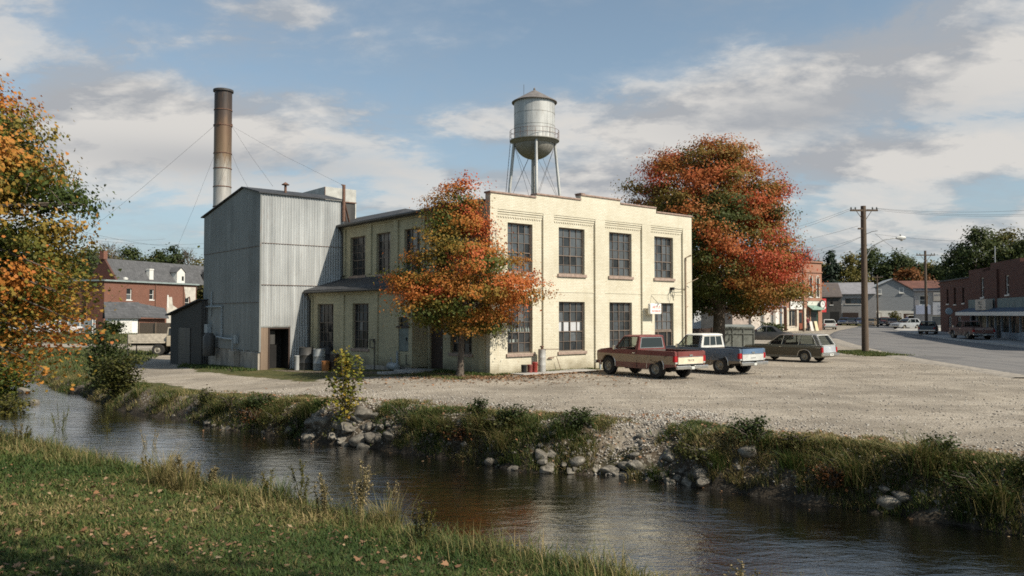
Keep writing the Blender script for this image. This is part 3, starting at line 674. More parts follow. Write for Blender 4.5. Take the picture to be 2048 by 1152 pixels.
    m = MB(); bx(m, s0 + .02, s1 - .02, -.2, -.02, z0 + .02, 1.95); C_ = m.build('wall_cabinet', plain('grey_green_panel', (.14, .165, .15), .6, .3, 4), t, bevel=.01)
    h = MB(); bx(h, s0 + .12, s0 + .18, -.018, .02, 1.35, 1.5); h.build('handle', M_black, C_)
    m = MB(); bx(m, s0 - .04, s1 + .10, -.1, .06, 1.955, 2.03); m.build('shelf_board', M_darkwood, t)
    m = MB(); bx(m, s0 + .03, s1 - .03, -.19, -.12, 2.031, z1 - .02); m.build('top_light', M_glass_dark, t)
    # pipes, meter, conduit
    p = MB(); q = p0 + u * 2.7 + n * .12
    p.path([(q.x, q.y, -.1), (q.x, q.y, 1.15), *[(q.x - .0, q.y + .15 * math.sin(a) * 1, 1.3 + .0) for a in (1,)]], .025, 6)
    q2 = p0 + u * 3.05 + n * .12; p.path([(q.x, q.y, 1.15), (q.x, q.y, 1.35), (q2.x, q2.y, 1.35), (q2.x, q2.y, .95), (q.x, q.y, .95)], .03, 6); p.build('gas_meter_pipe', M_iron, t, smooth='angle')
    p = MB(); q = p0 + u * .95 + n * .1; p.path([(q.x, q.y, .85), (q.x, q.y, -.15)], .055, 8); p.build('drain_pipe', M_pipe, t, smooth='angle')
    p = MB(); q = p0 + u * .05 + n * .10; q3 = p0 + u * 0.3 + n * .1; p.path([(q3.x, q3.y, .70), (q3.x, q3.y, .25), (q.x, q.y, .22)], .025, 6); p.build('water_tap_pipe', M_iron, t)
    p = MB(); p.path([(13.22, -.05, -.2), (13.22, -.05, 5.6), (13.3, -.35, 5.72)], .045, 8); p.path([(13.22, -.06, 4.2), (13.7, -.5, 4.5)], .018, 6); p.path([(13.22, -.06, 3.0), (13.4, -.06, 3.02)], .03, 6)
    p.build('conduit_pipe', plain('tan_conduit', (.36, .27, .19), .7, .3, 4), t, smooth='angle')
    p = MB(); p.path([(13.2, -.05, 3.93), (12.6, -.07, 3.90), (12.15, -.08, 3.95), (12.0, -.1, 3.8), (12.05, -.12, 3.55), (12.12, -.1, 3.3)], .015, 5)
    p.path([(12.15, -.08, 3.95), (11.9, -.1, 3.75), (11.95, -.1, 3.5)], .012, 5); p.path([(12.15, -.08, 3.95), (12.2, -.1, 3.6), (12.1, -.09, 3.4), (12.0, -.1, 3.62)], .012, 5); p.box(12.08, 12.22, -.1, -.001 + .099, 3.86, 4.0); p.build('loose_wiring', M_black, t)
    b = MB(); b.box(10.45, 10.49, -.52, .1, 3.06, 3.09); b.path([(10.47, .09, 3.62), (10.47, -.5, 3.1)], .012, 5); b.build('sign_bracket', M_iron, t)
    pp = MB()
    for a0, a1, z0, z1 in ((4.16, 4.40, 1.78, 2.25), (4.52, 4.86, 1.78, 2.24), (5.00, 5.40, 1.79, 2.24), (5.43, 5.60, 1.82, 2.24)): pp.poly([(a0, .258, z0), (a1, .258, z0), (a1, .256, z1), (a0, .256, z1)])
    for a0, a1, z0, z1 in ((11.15, 11.42, 2.74, 3.02),): pp.poly([(a0, .258, z0), (a1, .258, z0), (a1, .256, z1), (a0, .256, z1)])
    pp.build('papered_pane', M_paper, t, fix=False)
    k = MB()
    for a in np.linspace(1.1, 2.4, 9): k.lathe([(0, 0), (.05, 0), (.05, .12), (.02, .16), (.02, .22), (0, .22)], 8, (a + random.uniform(-.03, .03), .258, 1.80))
    for a in (.95, 1.15, 1.4): k.box(a + .3, a + .42, .255, .262, 1.35, 1.48)
    k.build('bottle', plain('glass_bottle', (.22, .24, .22), .15, .3, 5), t)
    nt = MB(); nt.poly([(.62, -.006, 1.9), (1.0, -.006, 1.9), (1.0, -.006, 2.2), (.62, -.006, 2.2)]); N_ = nt.build('painted_notice', plain('faded_white_paint', (.66, .62, .50), .8, .15, 9), t, fix=False)
    st = MB()
    for x0, x1, y0, y1 in ((.9, 1.75, -1.15, -.2), (1.78, 2.8, -1.2, -.25), (2.83, 4.0, -1.15, -.2), (4.03, 5.3, -1.1, -.2)): st.box(x0, x1, y0, y1, -.2, .05 + random.uniform(-.01, .02))
    st.build('door_path', M_walk, t, bevel=.015)
    st = MB(); st.box(-1.9, -.1, 3.35, 4.7, -.3, .06); st.box(-2.9, -1.93, 3.6, 4.5, -.3, .02); st.build('door_step', M_walk, t, bevel=.02)
build_factory()
def build_factory_sign():
    t = thing('hanging_sign', 'small white box sign with red lettering hanging on the cream factory wall', 'sign', fw(9.98, -.32, 2.86), FR)
    m = MB(); m.box(-.06, .80, -.09, .09, -.27, .27); b = m.build('sign_box', plain('white_sign_face', (.74, .72, .66), .5, .1, 5), t, bevel=.035)
    red = plain('red_lettering', (.50, .05, .05), .6, .2, 9)
    text_part('lettering', 'ARTUS', .21, red, t, frame((.40, -.092, .08), (1, 0, 0), (0, -1, 0)))
    text_part('lettering', 'INTERIOR', .15, red, t, frame((.40, -.092, -.12), (1, 0, 0), (0, -1, 0)))
build_factory_sign()

# corrugated metal works beside it
def corr(mb, o, u, n, L, z0, z1f, pitch=.15, amp=.019, mi=0, z0f=None):
    """corrugated sheet; z1f(s) gives the top height at distance s along u"""
    o = Vector((*o[:2], 0)); u = Vector((*u[:2], 0)); n = Vector((*n[:2], 0)); ns = int(L / pitch * 4); top = []; bot = []
    for i in range(ns + 1):
        s = L * i / ns; d = amp * math.sin(math.pi / 2 * i); p = o + u * s + n * d
        bot.append((p.x, p.y, z0f(s) if z0f else z0)); top.append((p.x, p.y, z1f(s)))
    k = len(bot); mb.add(bot + top, [(i, i + 1, k + i + 1, k + i) for i in range(k - 1)], mi)
MET = thing('corrugated_mill', 'tall windowless mill clad in grey galvanised corrugated sheet joined to the cream brick factory', 'mill building', (*FC, 0), FR)
def build_mill():
    t = MET; X0, X1, Y0, Y1 = -4.70, .04, 13.36, 21.95
    rz = lambda y: (8.92 + (9.45 - 8.92) * (y - Y0) / 2.3) if y < Y0 + 2.3 else 9.45 + (8.40 - 9.45) * (y - Y0 - 2.3) / (Y1 - Y0 - 2.3)
    a = MB()
    for j, (z0, z1) in enumerate(((6.30, 8.90), (4.12, 6.32), (1.95, 4.14))):
        corr(a, (X0, Y0 - .012 * (2 - j)), (1, 0), (0, -1), X1 - X0, z0, lambda s: z1)
    corr(a, (X0 + 1.66, Y0 - .03), (1, 0), (0, -1), X1 - X0 - 1.66, -.5, lambda s: 1.97)
    a.box(X0 + .02, X1, Y0 + .05, Y0 + .12, 1.95, 8.8); a.box(X0 + 1.66, X1, Y0 + .05, Y0 + .12, -.5, 1.95)
    a.build('front_cladding', M_galv, t, fix=False)
    b = MB()
    for j, (z0, z1) in enumerate(((6.15, None), (3.2, 6.17), (.66, 3.22))):
        corr(b, (X0 - .012 * (2 - j), Y1), (0, -1), (-1, 0), Y1 - Y0, z0, (lambda s: z1) if z1 else (lambda s: rz(Y1 - s)))
    b.prism([(X0 + .06, Y0 + .05, .6), (X0 + .06, Y1, .6), (X0 + .06, Y1, 8.3), (X0 + .06, Y0 + 2.3, 9.35), (X0 + .06, Y0 + .05, 8.8)], (.05, 0, 0))
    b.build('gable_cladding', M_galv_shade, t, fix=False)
    c = MB(); c.box(X0 + .1, X1, Y1 - .1, Y1, -.5, 8.3); c.box(X1 - .05, X1, Y0 + .12, Y1 - .1, 7, 8.3); c.build('rear_wall', M_galv_dk, t)
    r = MB()
    r.prism([(X0 - .16, Y0 - .14, 8.90), (X1 + .05, Y0 - .14, 8.90), (X1 + .05, Y0 + 2.3, 9.46), (X0 - .16, Y0 + 2.3, 9.46)], (0, 0, .06))
    r.prism([(X0 - .16, Y0 + 2.3, 9.46), (X1 + .05, Y0 + 2.3, 9.46), (X1 + .05, Y1 + .25, 8.40), (X0 - .16, Y1 + .25, 8.40)], (0, 0, .06)); r.build('sheet_roof', M_rooftar, t)
    p = MB(); p.box(X0 + .05, X0 + .25, Y0 + .02, Y1 - .2, -.9, .66); p.box(X0 - .08, X0 + .05, Y0 + .02, Y0 + 2.8, -.9, .60); p.box(X0 - .42, X0 - .08, Y0 + 2.5, Y0 + 3.3, -.9, .62)
    p.build('concrete_plinth', M_conc, t, bevel=.03)
    sm = MB()
    for z in (6.31, 4.13): sm.box(X0 + .05, X1 - .02, Y0 - .045, Y0 - .02, z - .010, z + .006)
    sm.build('sheet_lap', M_rustpipe, t); sm = MB()
    for z in (6.16, 3.21): sm.box(X0 - .045, X0 - .02, Y0 + .06, Y1, z - .010, z + .006)
    sm.build('sheet_lap', M_rustpipe, t)
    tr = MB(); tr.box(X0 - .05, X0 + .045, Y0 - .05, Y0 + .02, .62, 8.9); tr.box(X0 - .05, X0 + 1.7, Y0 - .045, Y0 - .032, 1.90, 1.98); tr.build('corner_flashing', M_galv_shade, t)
    d = MB(); d.box(X0 + .04, X0 + .44, Y0 - .03, Y0 + .02, -.5, 1.90); d.build('rusty_door_panel', galv('flaking_rust_sheet', (.21, .15, .105), 1.0, .0), t)
    o = MB(); o.box(X0 + .47, X0 + .53, Y0 - .02, Y0 + .1, -.5, 1.90); o.box(X0 + 1.58, X0 + 1.655, Y0 - .02, Y0 + .1, -.5, 1.90); o.box(X0 + .53, X0 + 1.58, Y0 - .02, Y0 + .1, 1.82, 1.899)
    O = o.build('doorway', M_darkwood, t)
    g = MB(); g.poly([(X0 + .53, Y0 + .9, -.5), (X0 + 1.6, Y0 + .9, -.5), (X0 + 1.6, Y0 + .9, 1.9), (X0 + .53, Y0 + .9, 1.9)]); g.box(X0 + .531, X0 + .6, Y0 + .1, Y0 + .9, -.5, 1.9); g.box(X0 + 1.57, X0 + 1.64, Y0 + .1, Y0 + .9, -.5, 1.9); g.box(X0 + .53, X0 + 1.6, Y0 + .1, Y0 + .9, 1.83, 1.9); g.build('dark_opening', M_dark, O)
    g = MB(); g.box(X0 + .56, X0 + .95, Y0 + .3, Y0 + .36, 1.0, 1.72); g.build('leaning_sheet', M_galv_dk, O)
    p = MB(); x = X0 - .1
    p.path([(x, 20.3, 3.9), (x, 20.3, 3.28), (x - .05, 20.2, 3.05), (x, 20.4, 2.8), (x, 20.45, 2.45)], .045, 8)
    p.path([(x, 21.8, 3.02), (x, 18.6, 3.02), (x, 18.6, 1.3), (x, 18.5, 1.2)], .055, 8)
    p.path([(x - .1, 19.1, 1.3), (x - .1, 17.6, 1.22), (x - .1, 16.6, 1.22)], .06, 8); p.path([(x - .12, 16.6, .62), (x - .12, 16.6, 1.5)], .035, 6); p.path([(x - .1, 15.0, .6), (x - .1, 15.0, .75)], .03, 6)
    p.box(x - .2, x + .05, 20.4, 20.9, 1.5, 2.0); p.box(x - .1, x + .06, 16.2, 16.55, 1.0, 1.45); p.build('wall_piping', M_pipe, t, smooth='angle')
    tk = MB(); tk.lathe([(0, .2), (.32, .2), (.34, .3), (.34, 1.3), (.2, 1.5), (0, 1.52)], 16, (X0 - .45, 19.6, .0)); tk.build('wall_tank', M_galv_dk, t, smooth='angle')
    v = MB(); v.lathe([(.07, 0), (.07, .5), (.10, .5)], 10, (-3.0, 14.2, 9.1)); v.lathe([(0, .62), (.20, .50), (.21, .53), (0, .67)], 12, (-3.0, 14.2, 9.1)); v.build('roof_vent', M_rustpipe, t, smooth='angle')
    m = MB(); m.lathe([(.0, 0), (.09, 0), (.09, 2.05), (.0, 2.06)], 10, (-.02, 13.2, 7.75)); m.path([(-.02, 13.2, 9.72), (-.16, 13.2, 9.8)], .04, 6); m.path([(.1, 13.3, 8.75), (.75, 14.0, 7.85)], .05, 6); m.path([(.1, 13.3, 8.4), (.45, 13.8, 7.8)], .03, 6); m.build('flue_pipe', M_rustpipe, t, smooth='angle')
    h = MB(); h.box(.23, 2.27, 16.0, 19.4, 9.31, 10.07); h.box(.21, 2.29, 15.98, 19.42, 9.25, 9.31, 1); h.box(.9, 2.2, 16.05, 19.3, 7.6, 9.25, 2); h.box(2.2, 2.28, 15.99, 16.3, 7.6, 9.25, 0); h.box(.215, .25, 15.985, 16.02, 9.31, 10.06, 1); h.build('roof_hoist_house', [plain('pale_sheet', (.40, .39, .35), .6, .25, 2.5), M_rustpipe, M_galv_dk], t)
    gm = MB(); gm.path([(.04, 13.5, 7.0), (.045, 13.5, 8.88)], .03, 6); gm.build('edge_trim', M_rustpipe, t)
build_mill()
def build_shed():
    o = thing('tin_shed', 'low dark corrugated tin shed leaning against the left end of the tall metal mill', 'shed', (*FC, 0), FR)
    X0, X1, Y0, Y1 = -5.05, -1.5, 21.2, 27.1
    a = MB(); tz = lambda y: 3.38 + (2.52 - 3.38) * (y - Y0) / (Y1 - Y0)
    corr(a, (X0, Y1), (0, -1), (-1, 0), Y1 - Y0, -1.2, lambda s: tz(Y1 - s), .13); corr(a, (X0, Y0), (1, 0), (0, -1), X1 - X0, -1.2, lambda s: tz(Y0), .13)
    a.box(X0 + .05, X1, Y1 - .05, Y1, -1.2, 2.5); a.box(X0 + .04, X0 + .1, Y0 + .1, Y1 - .1, -1.2, 2.5); a.build('wall', M_galv_dk, o, fix=False)
    d = MB(); d.box(X0 - .06, X0 - .03, 23.1, 25.3, -.9, 1.75); d.build('door', galv('dark_door_sheet', (.05, .047, .043), .5, .05), o)
    r = MB(); r.prism([(X0 - .3, Y0 - .1, 3.42), (X1, Y0 - .1, 3.42), (X1, Y1 + .25, 2.5), (X0 - .3, Y1 + .25, 2.5)], (0, 0, .07)); r.build('roof', M_rooftar, o)
build_shed()
def build_stack():
    c = Vector((-18.97, 52.0, 0)); t = thing('steel_chimney', 'tall round steel chimney, rusty brown towards the top, rising behind the corrugated mill', 'chimney', c)
    k = NT('chimney_steel', .5, .35, .4); sp = k.N.new('ShaderNodeSeparateXYZ'); k.L.new(k.coord(), sp.inputs[0])
    z = k.math('ADD', sp.outputs[2], k.math('MULTIPLY', k.math('SUBTRACT', k.noise(1.2, 6, .65, k.mapp((2, 2, .35))), .5), 3.2))
    col = k.ramp(k.math('DIVIDE', z, 20.0), ((.5, (.42, .40, .37)), (.60, (.34, .31, .265)), (.655, (.185, .125, .075)), (.735, (.145, .09, .055)), (.775, (.075, .052, .04)), (.86, (.035, .03, .028))))
    k.color(k.mix(k.ramp(k.noise(4, 6, .65, k.mapp((3, 3, .3))), ((.5, 0), (.75, .5))), col, (.17, .10, .055))); m = k.m
    a = MB(); a.lathe([(.56, -.5), (.555, 17.25), (.50, 17.25), (.50, 15)], 32); a.lathe([(.56, 17.14), (.64, 17.17), (.64, 17.30), (.5, 17.32)], 32, mi=1); a.build('shaft', [m, M_iron], t, smooth='angle')
    b = MB()
    for z in (15.95, 14.93, 13.1, 12.1, 10.9, 9.6): b.lathe([(.555, z - .03), (.585, z - .025), (.585, z + .025), (.555, z + .03)], 32)
    for a_ in (0, 90, 180, 270): b.box(.57 * math.cos(R(a_)) - .05, .57 * math.cos(R(a_)) + .05, .57 * math.sin(R(a_)) - .05, .57 * math.sin(R(a_)) + .05, 14.9, 15.05)
    b.build('band', M_rustpipe, t, smooth='angle')
    L = lambda p: Vector(p) - c
    def at(px, py, Y): u = (px - 1024) / 1596; v = (576 - py) / 1596; q = math.radians(PITCH); d = Vector((u, math.cos(q) - v * math.sin(q), math.sin(q) + v * math.cos(q))); return Vector((0, 0, 2.6)) + d * (Y / d.y)
    for z, s, e in ((14.93, -1, at(165, 472, 60)), (14.93, 1, fw(-.02, 13.2, 9.75)), (14.93, 1, at(546, 373, 46)), (13.1, 1, at(497, 377, 44.2)), (12.9, -1, at(352, 500, 58))):
        w = MB(); s0 = Vector((.58 * s, 0, z)); s1 = L(e); w.path([s0, s0.lerp(s1, .5) - Vector((0, 0, .12)), s1], .0065, 4); w.build('guy_wire', M_iron, t)
build_stack()
def build_tower():
    c = Vector((2.55, 90, .3)); t = thing('water_tower', 'silver riveted steel water tower on splayed legs with a conical roof behind the factory', 'water tower', c)
    m = galv('tank_aluminium_paint', (.47, .465, .44), .9, .3); m2 = galv('tank_bottom_paint', (.30, .285, .25), .95, .3)
    zb, zt, r = 22.1, 26.3, 2.32
    a = MB(); a.lathe([(r, zb - .15), (r, zt), (r * .9, zt + .05)], 48); a.build('tank', m, t, smooth='angle')
    a = MB()
    for z in (zb + 1.4, zb + 2.8): a.lathe([(r, z - .02), (r + .018, z - .015), (r + .018, z + .015), (r, z + .02)], 48)
    a.build('tank_seam', m2, t, smooth='angle')
    a = MB(); a.lathe([(r * math.cos(x), zb - .15 - 2.15 * math.sin(x)) for x in np.linspace(0, math.pi / 2 - .12, 12)], 48); a.build('tank_bottom', m2, t, smooth=True)
    a = MB(); a.lathe([(r + .26, zt - .06), (r + .28, zt + .02), (.12, zt + 1.45), (0, zt + 1.45)], 24); a.lathe([(r + .26, zt - .06), (r, zt - .02)], 24); a.lathe([(.10, zt + 1.4), (.13, zt + 1.6), (.0, zt + 1.78)], 10); a.build('roof', plain('tower_roof_paint', (.17, .15, .135), .6, .3, 2), t, smooth='angle')
    a = MB(); zc = zb - .25; a.lathe([(r, zc), (r + .5, zc), (r + .5, zc + .09), (r, zc + .09)], 40); a.lathe([(r + .02, zc - .35), (r + .38, zc)], 40)
    a.build('balcony', m2, t, smooth='angle')
    a = MB()
    for zz in (.55, 1.05): a.path([((r + .47) * math.cos(x), (r + .47) * math.sin(x), zc + .09 + zz) for x in np.linspace(0, 2 * math.pi, 41)], .022, 5)
    for x in np.linspace(0, 2 * math.pi, 21)[:-1]: a.path([((r + .47) * math.cos(x), (r + .47) * math.sin(x), zc + .09), ((r + .47) * math.cos(x), (r + .47) * math.sin(x), zc + 1.14)], .022, 5)
    a.build('railing', M_rustpipe, t)
    tops = []; bots = []
    A = [R(-90 + 90 * i + 3) for i in range(4)]
    for x in A:
        p1 = Vector((r * .99 * math.cos(x), r * .99 * math.sin(x), zb - .15)); p0 = Vector((4.35 * math.cos(x), 4.35 * math.sin(x), -.3)); tops.append(p1); bots.append(p0)
        g = MB(); g.path([p0, p1], [.19, .17], 10); g.build('leg', m, t, smooth='angle')
    at = lambda i, z: bots[i].lerp(tops[i], (z + .3) / (zb - .15 + .3))
    for lv in (7.4, 14.7):
        g = MB(); 
        for i in range(4): g.path([at(i, lv), at((i + 1) % 4, lv)], .05, 6)
        g.build('strut_ring', M_iron, t)
    for z0, z1 in ((0, 7.4), (7.4, 14.7), (14.7, zb - .6)):
        g = MB()
        for i in range(4): j = (i + 1) % 4; g.path([at(i, z0), at(j, z1)], .018, 5); g.path([at(j, z0), at(i, z1)], .018, 5)
        g.build('cross_brace', M_iron, t)
    g = MB(); g.lathe([(.23, -.3), (.23, zb - 2.2)], 16); g.build('riser_pipe', m2, t, smooth='angle')
    g = MB(); 
    for s in (-.2, .2): g.path([at(3, 0) + Vector((-.35, s, 0)), at(3, zb - .3) + Vector((-.42, s, 0))], .025, 5)
    for k in range(60): z = k * .36; p = at(3, z); g.path([p + Vector((-.37, -.2, 0)), p + Vector((-.37, .2, 0))], .016, 4)
    g.build('ladder', M_iron, t)
    g = MB(); g.path([(-1.2, 0, zt + .7), (-1.2, 0, zt + 2.1)], .025, 5); g.build('lightning_rod', M_iron, t)
build_tower()
# ------------------------------------------------------------------ vehicles (local: x forward, y left, z up)
def slab(name, outline, y0, y1, zc=(), xc=(), mats=(), pick=None, yf=None, parent=None, bevel=.02, smooth='angle'):
    """side profile (x, z) extruded across y; cut into bands so that it can be coloured and curved"""
    bm = bmesh.new(); vs = [bm.verts.new((x, y0, z)) for x, z in outline]; f = bm.faces.new(vs)
    bmesh.ops.triangulate(bm, faces=[f])
    for z in zc: bmesh.ops.bisect_plane(bm, geom=bm.verts[:] + bm.edges[:] + bm.faces[:], plane_co=(0, 0, z), plane_no=(0, 0, 1))
    for x in xc: bmesh.ops.bisect_plane(bm, geom=bm.verts[:] + bm.edges[:] + bm.faces[:], plane_co=(x, 0, 0), plane_no=(1, 0, 0))
    r = bmesh.ops.extrude_face_region(bm, geom=bm.faces[:])
    for v in [g for g in r['geom'] if isinstance(g, bmesh.types.BMVert)]: v.co.y = y1
    bmesh.ops.recalc_face_normals(bm, faces=bm.faces)
    if pick:
        for f in bm.faces: c = f.calc_center_median(); f.material_index = pick(c, f.normal)
    if yf:
        for v in bm.verts: v.co.y = yf(v.co.x, v.co.y, v.co.z)
    me = bpy.data.meshes.new(name); bm.to_mesh(me); bm.free()
    for m in (mats if isinstance(mats, (list, tuple)) else [mats]): me.materials.append(m)
    o = bpy.data.objects.new(name, me); COL.objects.link(o); o.parent = parent
    if bevel: b = o.modifiers.new('bevel', 'BEVEL'); b.width = bevel; b.segments = 2; b.limit_method = 'ANGLE'; b.angle_limit = R(50)
    me.polygons.foreach_set('use_smooth', [True] * len(me.polygons)); me.set_sharp_from_angle(angle=R(32))
    return o
def arch(cx, r, zs, k=10, sq=1.0, front_first=True):
    """wheel opening from rear to front (x rising) as outline points, flattened a little at the top"""
    P = []
    for i in range(k + 1):
        a = math.pi - math.pi * i / k; c, s = math.cos(a), math.sin(a)
        P.append((cx + r * math.copysign(abs(c) ** sq, c), zs + r * .98 * abs(s) ** sq))
    return P
def wheel(parent, x, y, r, w, side, rimr=.58, rim=None, hub=None, r_axle=None):
    ax = r_axle or r; t = MB(); s = side
    pr = [(r * rimr, -w / 2), (r * .93, -w / 2), (r * .985, -w / 2 + .03), (r, -w / 4), (r, w / 4), (r * .985, w / 2 - .03), (r * .93, w / 2), (r * rimr, w / 2), (r * rimr, -w / 2)]
    t.lathe(pr, 28, (x, y, ax), 0, 'y')
    Wd = t.build('wheel', M_tyre, parent, smooth='angle')
    g = MB(); f = s * w / 2
    g.lathe([(r * rimr, f), (r * rimr * .94, f - s * .015), (r * rimr * .84, f - s * .055), (r * rimr * .55, f - s * .06), (r * rimr * .42, f - s * .03), (r * rimr * .26, f - s * .02), (r * .14, f + s * .03), (0, f + s * .035)], 22, (x, y, ax), 0, 'y')
    g.build('rim', rim or M_rim, Wd, smooth='angle')
    return Wd
def quadp(name, P, mat, parent, off=None):
    m = MB(); m.poly(P); return m.build(name, mat, parent, fix=False)
def pickup(t, up, mid, low, roof, tg_up, tg_low, sliding=False, plate='', xtra=True):
    Wd = .885
    out = [(-2.45, .52), (-2.45, 1.10), (-.36, 1.12), (1.02, 1.13), (1.30, 1.115), (2.0, 1.06), (2.13, 1.0), (2.15, .86), (2.15, .50), (1.92, .44)]
    out += arch(1.40, .47, .40, 10, .72)[::-1] + [(.9, .36), (-.88, .36)] + arch(-1.40, .46, .40, 10, .72)[::-1] + [(-1.92, .46)]
    def pk(c, n): return 2 if c.z < .60 else (1 if c.z < .93 else 0)
    def yf(x, y, z):
        s = 1 if y > 0 else -1; a = abs(y)
        b = .018 * math.exp(-((z - .88) / .16) ** 2) - .03 * max(0, (.62 - z) / .25) - .02 * max(0, (z - .95) / .17)
        b -= .05 * max(0, (x - 1.85) / .3) ** 2 + .02 * max(0, (-2.3 - x) / .15)
        for cx in (1.40, -1.40):
            q = math.hypot(x - cx, z - .40)
            if .40 < q < .60: b += .02 * (1 - abs(q - .48) / .12) if abs(q - .48) < .12 else 0
        return s * (a + b)
    for s in (1, -1):
        xs = (-2.2, -1.9, -1.65, -1.4, -1.15, -.9, -.55, -.34, .0, .5, .9, 1.15, 1.4, 1.65, 1.9)
        sp = slab('side_panel', out, s * Wd, s * (Wd - .07), (.52, .60, .70, .80, .88, .93, 1.0), xs, [up, mid, low], pk, yf, t, .012)
        if s == 1:
            h = MB(); h.box(-.28, -.12, Wd + .0, Wd + .035, .97, 1.005); h.box(.86, .9, Wd + .01, Wd + .02, .6, 1.08) if False else None; h.build('door_handle', M_chrome, sp)
        g = MB()
        for x in (-.34, .98): g.box(x - .006, x + .006, s * (Wd - .02), s * (Wd + .006 - .012 * 0), .40, 1.095)
        g.build('door_seam', M_black, sp)
        for cx in (1.40, -1.40):
            m = MB(); P = arch(cx, .475, .40, 14, .72); m.path([(x, s * (Wd + .012), z) for x, z in P], .016, 6); m.build('arch_trim', M_chrome, sp)
    b = MB()      # hood, cowl, bed
    b.prism([(1.03, -.80, 1.125), (1.03, .80, 1.125), (1.30, .81, 1.13), (2.02, .78, 1.065), (2.02, -.78, 1.065), (1.30, -.81, 1.13)], (0, 0, .025)); 
    b.prism([(1.15, -.55, 1.15), (1.15, .55, 1.15), (1.95, .48, 1.10), (1.95, -.48, 1.10)], (0, 0, .018)); b.build('hood', up, t, bevel=.015)
    b = MB(); b.box(-2.40, -.42, -.815, .815, .60, .64); b.box(-2.40, -.42, .62, .814, .64, .86); b.box(-2.40, -.42, -.814, -.62, .64, .86); b.box(-.42, -.37, -.815, .815, .60, 1.11); b.build('bed', carpaint('bed_' + up.name, (.06, .05, .045), .7, .5), t)
    b = MB()
    for s in (1, -1): b.box(-2.42, -.42, s * .76, s * (Wd - .012), 1.10, 1.125)
    b.build('bed_rail', up, t, bevel=.01)
    g = MB(); g.box(-2.49, -2.43, -.72, .72, .90, 1.115); g.box(-2.50, -2.44, -.72, .72, .60, .898, 1); g.box(-2.512, -2.50, -.70, .70, .885, .91, 2); g.box(-2.512, -2.50, -.70, .70, .60, .625, 2)
    T = g.build('tailgate', [tg_up, tg_low, M_chrome], t, bevel=.012)
    h = MB(); h.box(-2.52, -2.50, -.09, .09, .93, .99); h.box(-2.515, -2.498, -.16, .16, .72, .745) if sliding else None; h.build('latch', M_chrome, T)
    if not sliding: text_part('lettering', plate, .12, M_chrome, T, frame((-2.503, 0, .76), (0, -1, 0), (-1, 0, 0)), depth=.006)
    for s in (1, -1):
        g = MB(); g.box(-2.475, -2.36, s * .735, s * (Wd + .012), .70, .93); L = g.build('taillight', M_redlens, t, bevel=.012)
        g = MB(); g.box(-2.482, -2.4, s * .75, s * (Wd - .02), .64, .695); g.build('reverse_lamp', M_lampglass, L)
        g = MB(); g.box(-2.47, -2.40, s * .735, s * (Wd - .004), .935, 1.105); g.build('corner_cap', up, t, bevel=.01)
    g = MB(); g.box(-2.62, -2.52, -.90, -.12, .42, .56); g.box(-2.62, -2.52, .12, .90, .42, .56); g.box(-2.60, -2.50, -.12, .12, .39, .53); g.box(-2.52, -2.3, -.5, -.4, .40, .5); g.box(-2.52, -2.3, .4, .5, .40, .5)
    B = g.build('rear_bumper', M_chrome, t, bevel=.02)
    g = MB(); g.box(-2.625, -2.61, -.09, .09, .42, .52); g.build('plate', plain('number_plate', (.55, .55, .5), .5, .1, 9), B)
    g = MB(); g.box(2.15, 2.25, -.9, .9, .46, .60); g.build('front_bumper', M_chrome, t, bevel=.02)
    g = MB(); g.box(2.06, 2.155, -.80, .80, .62, 1.02); G = g.build('grille', M_iron, t)
    for s in (1, -1): g = MB(); g.lathe([(0, 2.17), (.10, 2.17), (.10, 2.1)], 14, (0, s * .66, .86), 0, 'x'); g.build('headlight', M_lampglass, t)
    # underside
    g = MB()
    for s in (.42, -.42): g.box(-2.4, 2.1, s - .04, s + .04, .42, .56)
    for x in (1.40, -1.40): g.lathe([(.05, -.68), (.05, .68)], 8, (x, 0, .37), 0, 'y'); g.lathe([(.0, -.16), (.14, -.1), (.16, 0), (.14, .1), (0, .16)], 10, (x, .1 if x < 0 else -.25, .37), 0, 'y')
    g.box(-.3, 1.8, -.3, .3, .34, .6); g.path([(.6, -.3, .38), (-1.0, -.45, .42), (-2.3, -.55, .40)], .03, 6); g.box(-.85, .85, -.8, .8, .40, .5); g.box(1.0, 2.05, -.76, .76, .62, 1.0); g.box(-2.3, -.5, -.6, .6, .5, .6); g.build('chassis', M_iron, t)
    # cab
    yb, yt, zb, zt = .835, .70, 1.115, 1.655
    ST = [((1.06, zb), (.60, zt)), ((.70, zb), (.50, zt)), ((-.20, zb), (-.22, zt)), ((-.36, zb), (-.33, zt))]
    def pt(st, f, s): (x0, z0), (x1, z1) = st; return Vector((x0 + (x1 - x0) * f, s * (yb + (yt - yb) * f), z0 + (z1 - z0) * f))
    c = MB()
    def pil(i, w0, w1, s, d=.05, mi=0):
        (a, _), (bx, _) = ST[i]; P = [pt(ST[i], 0, s), pt(ST[i], 1, s)]
        ring = [(P[0].x - w0, P[0].y, P[0].z), (P[0].x + w1, P[0].y, P[0].z), (P[1].x + w1 * .8, P[1].y, P[1].z), (P[1].x - w0 * .8, P[1].y, P[1].z)]
        c.prism(ring, (0, -s * d, 0), mi)
    for s in (1, -1):
        pil(0, .05, .02, s); pil(1, .012, .012, s, .03, 1); 
        P = [pt(ST[2], 0, s), pt(ST[3], 0, s), pt(ST[3], 1, s), pt(ST[2], 1, s)]; c.prism(P, (0, -s * .05, 0))
    cabm = [up, M_black]
    c.build('pillar', cabm, t, bevel=.008)
    c = MB()      # rear wall of the cab with its window frame
    xr0, xr1 = -.36, -.33
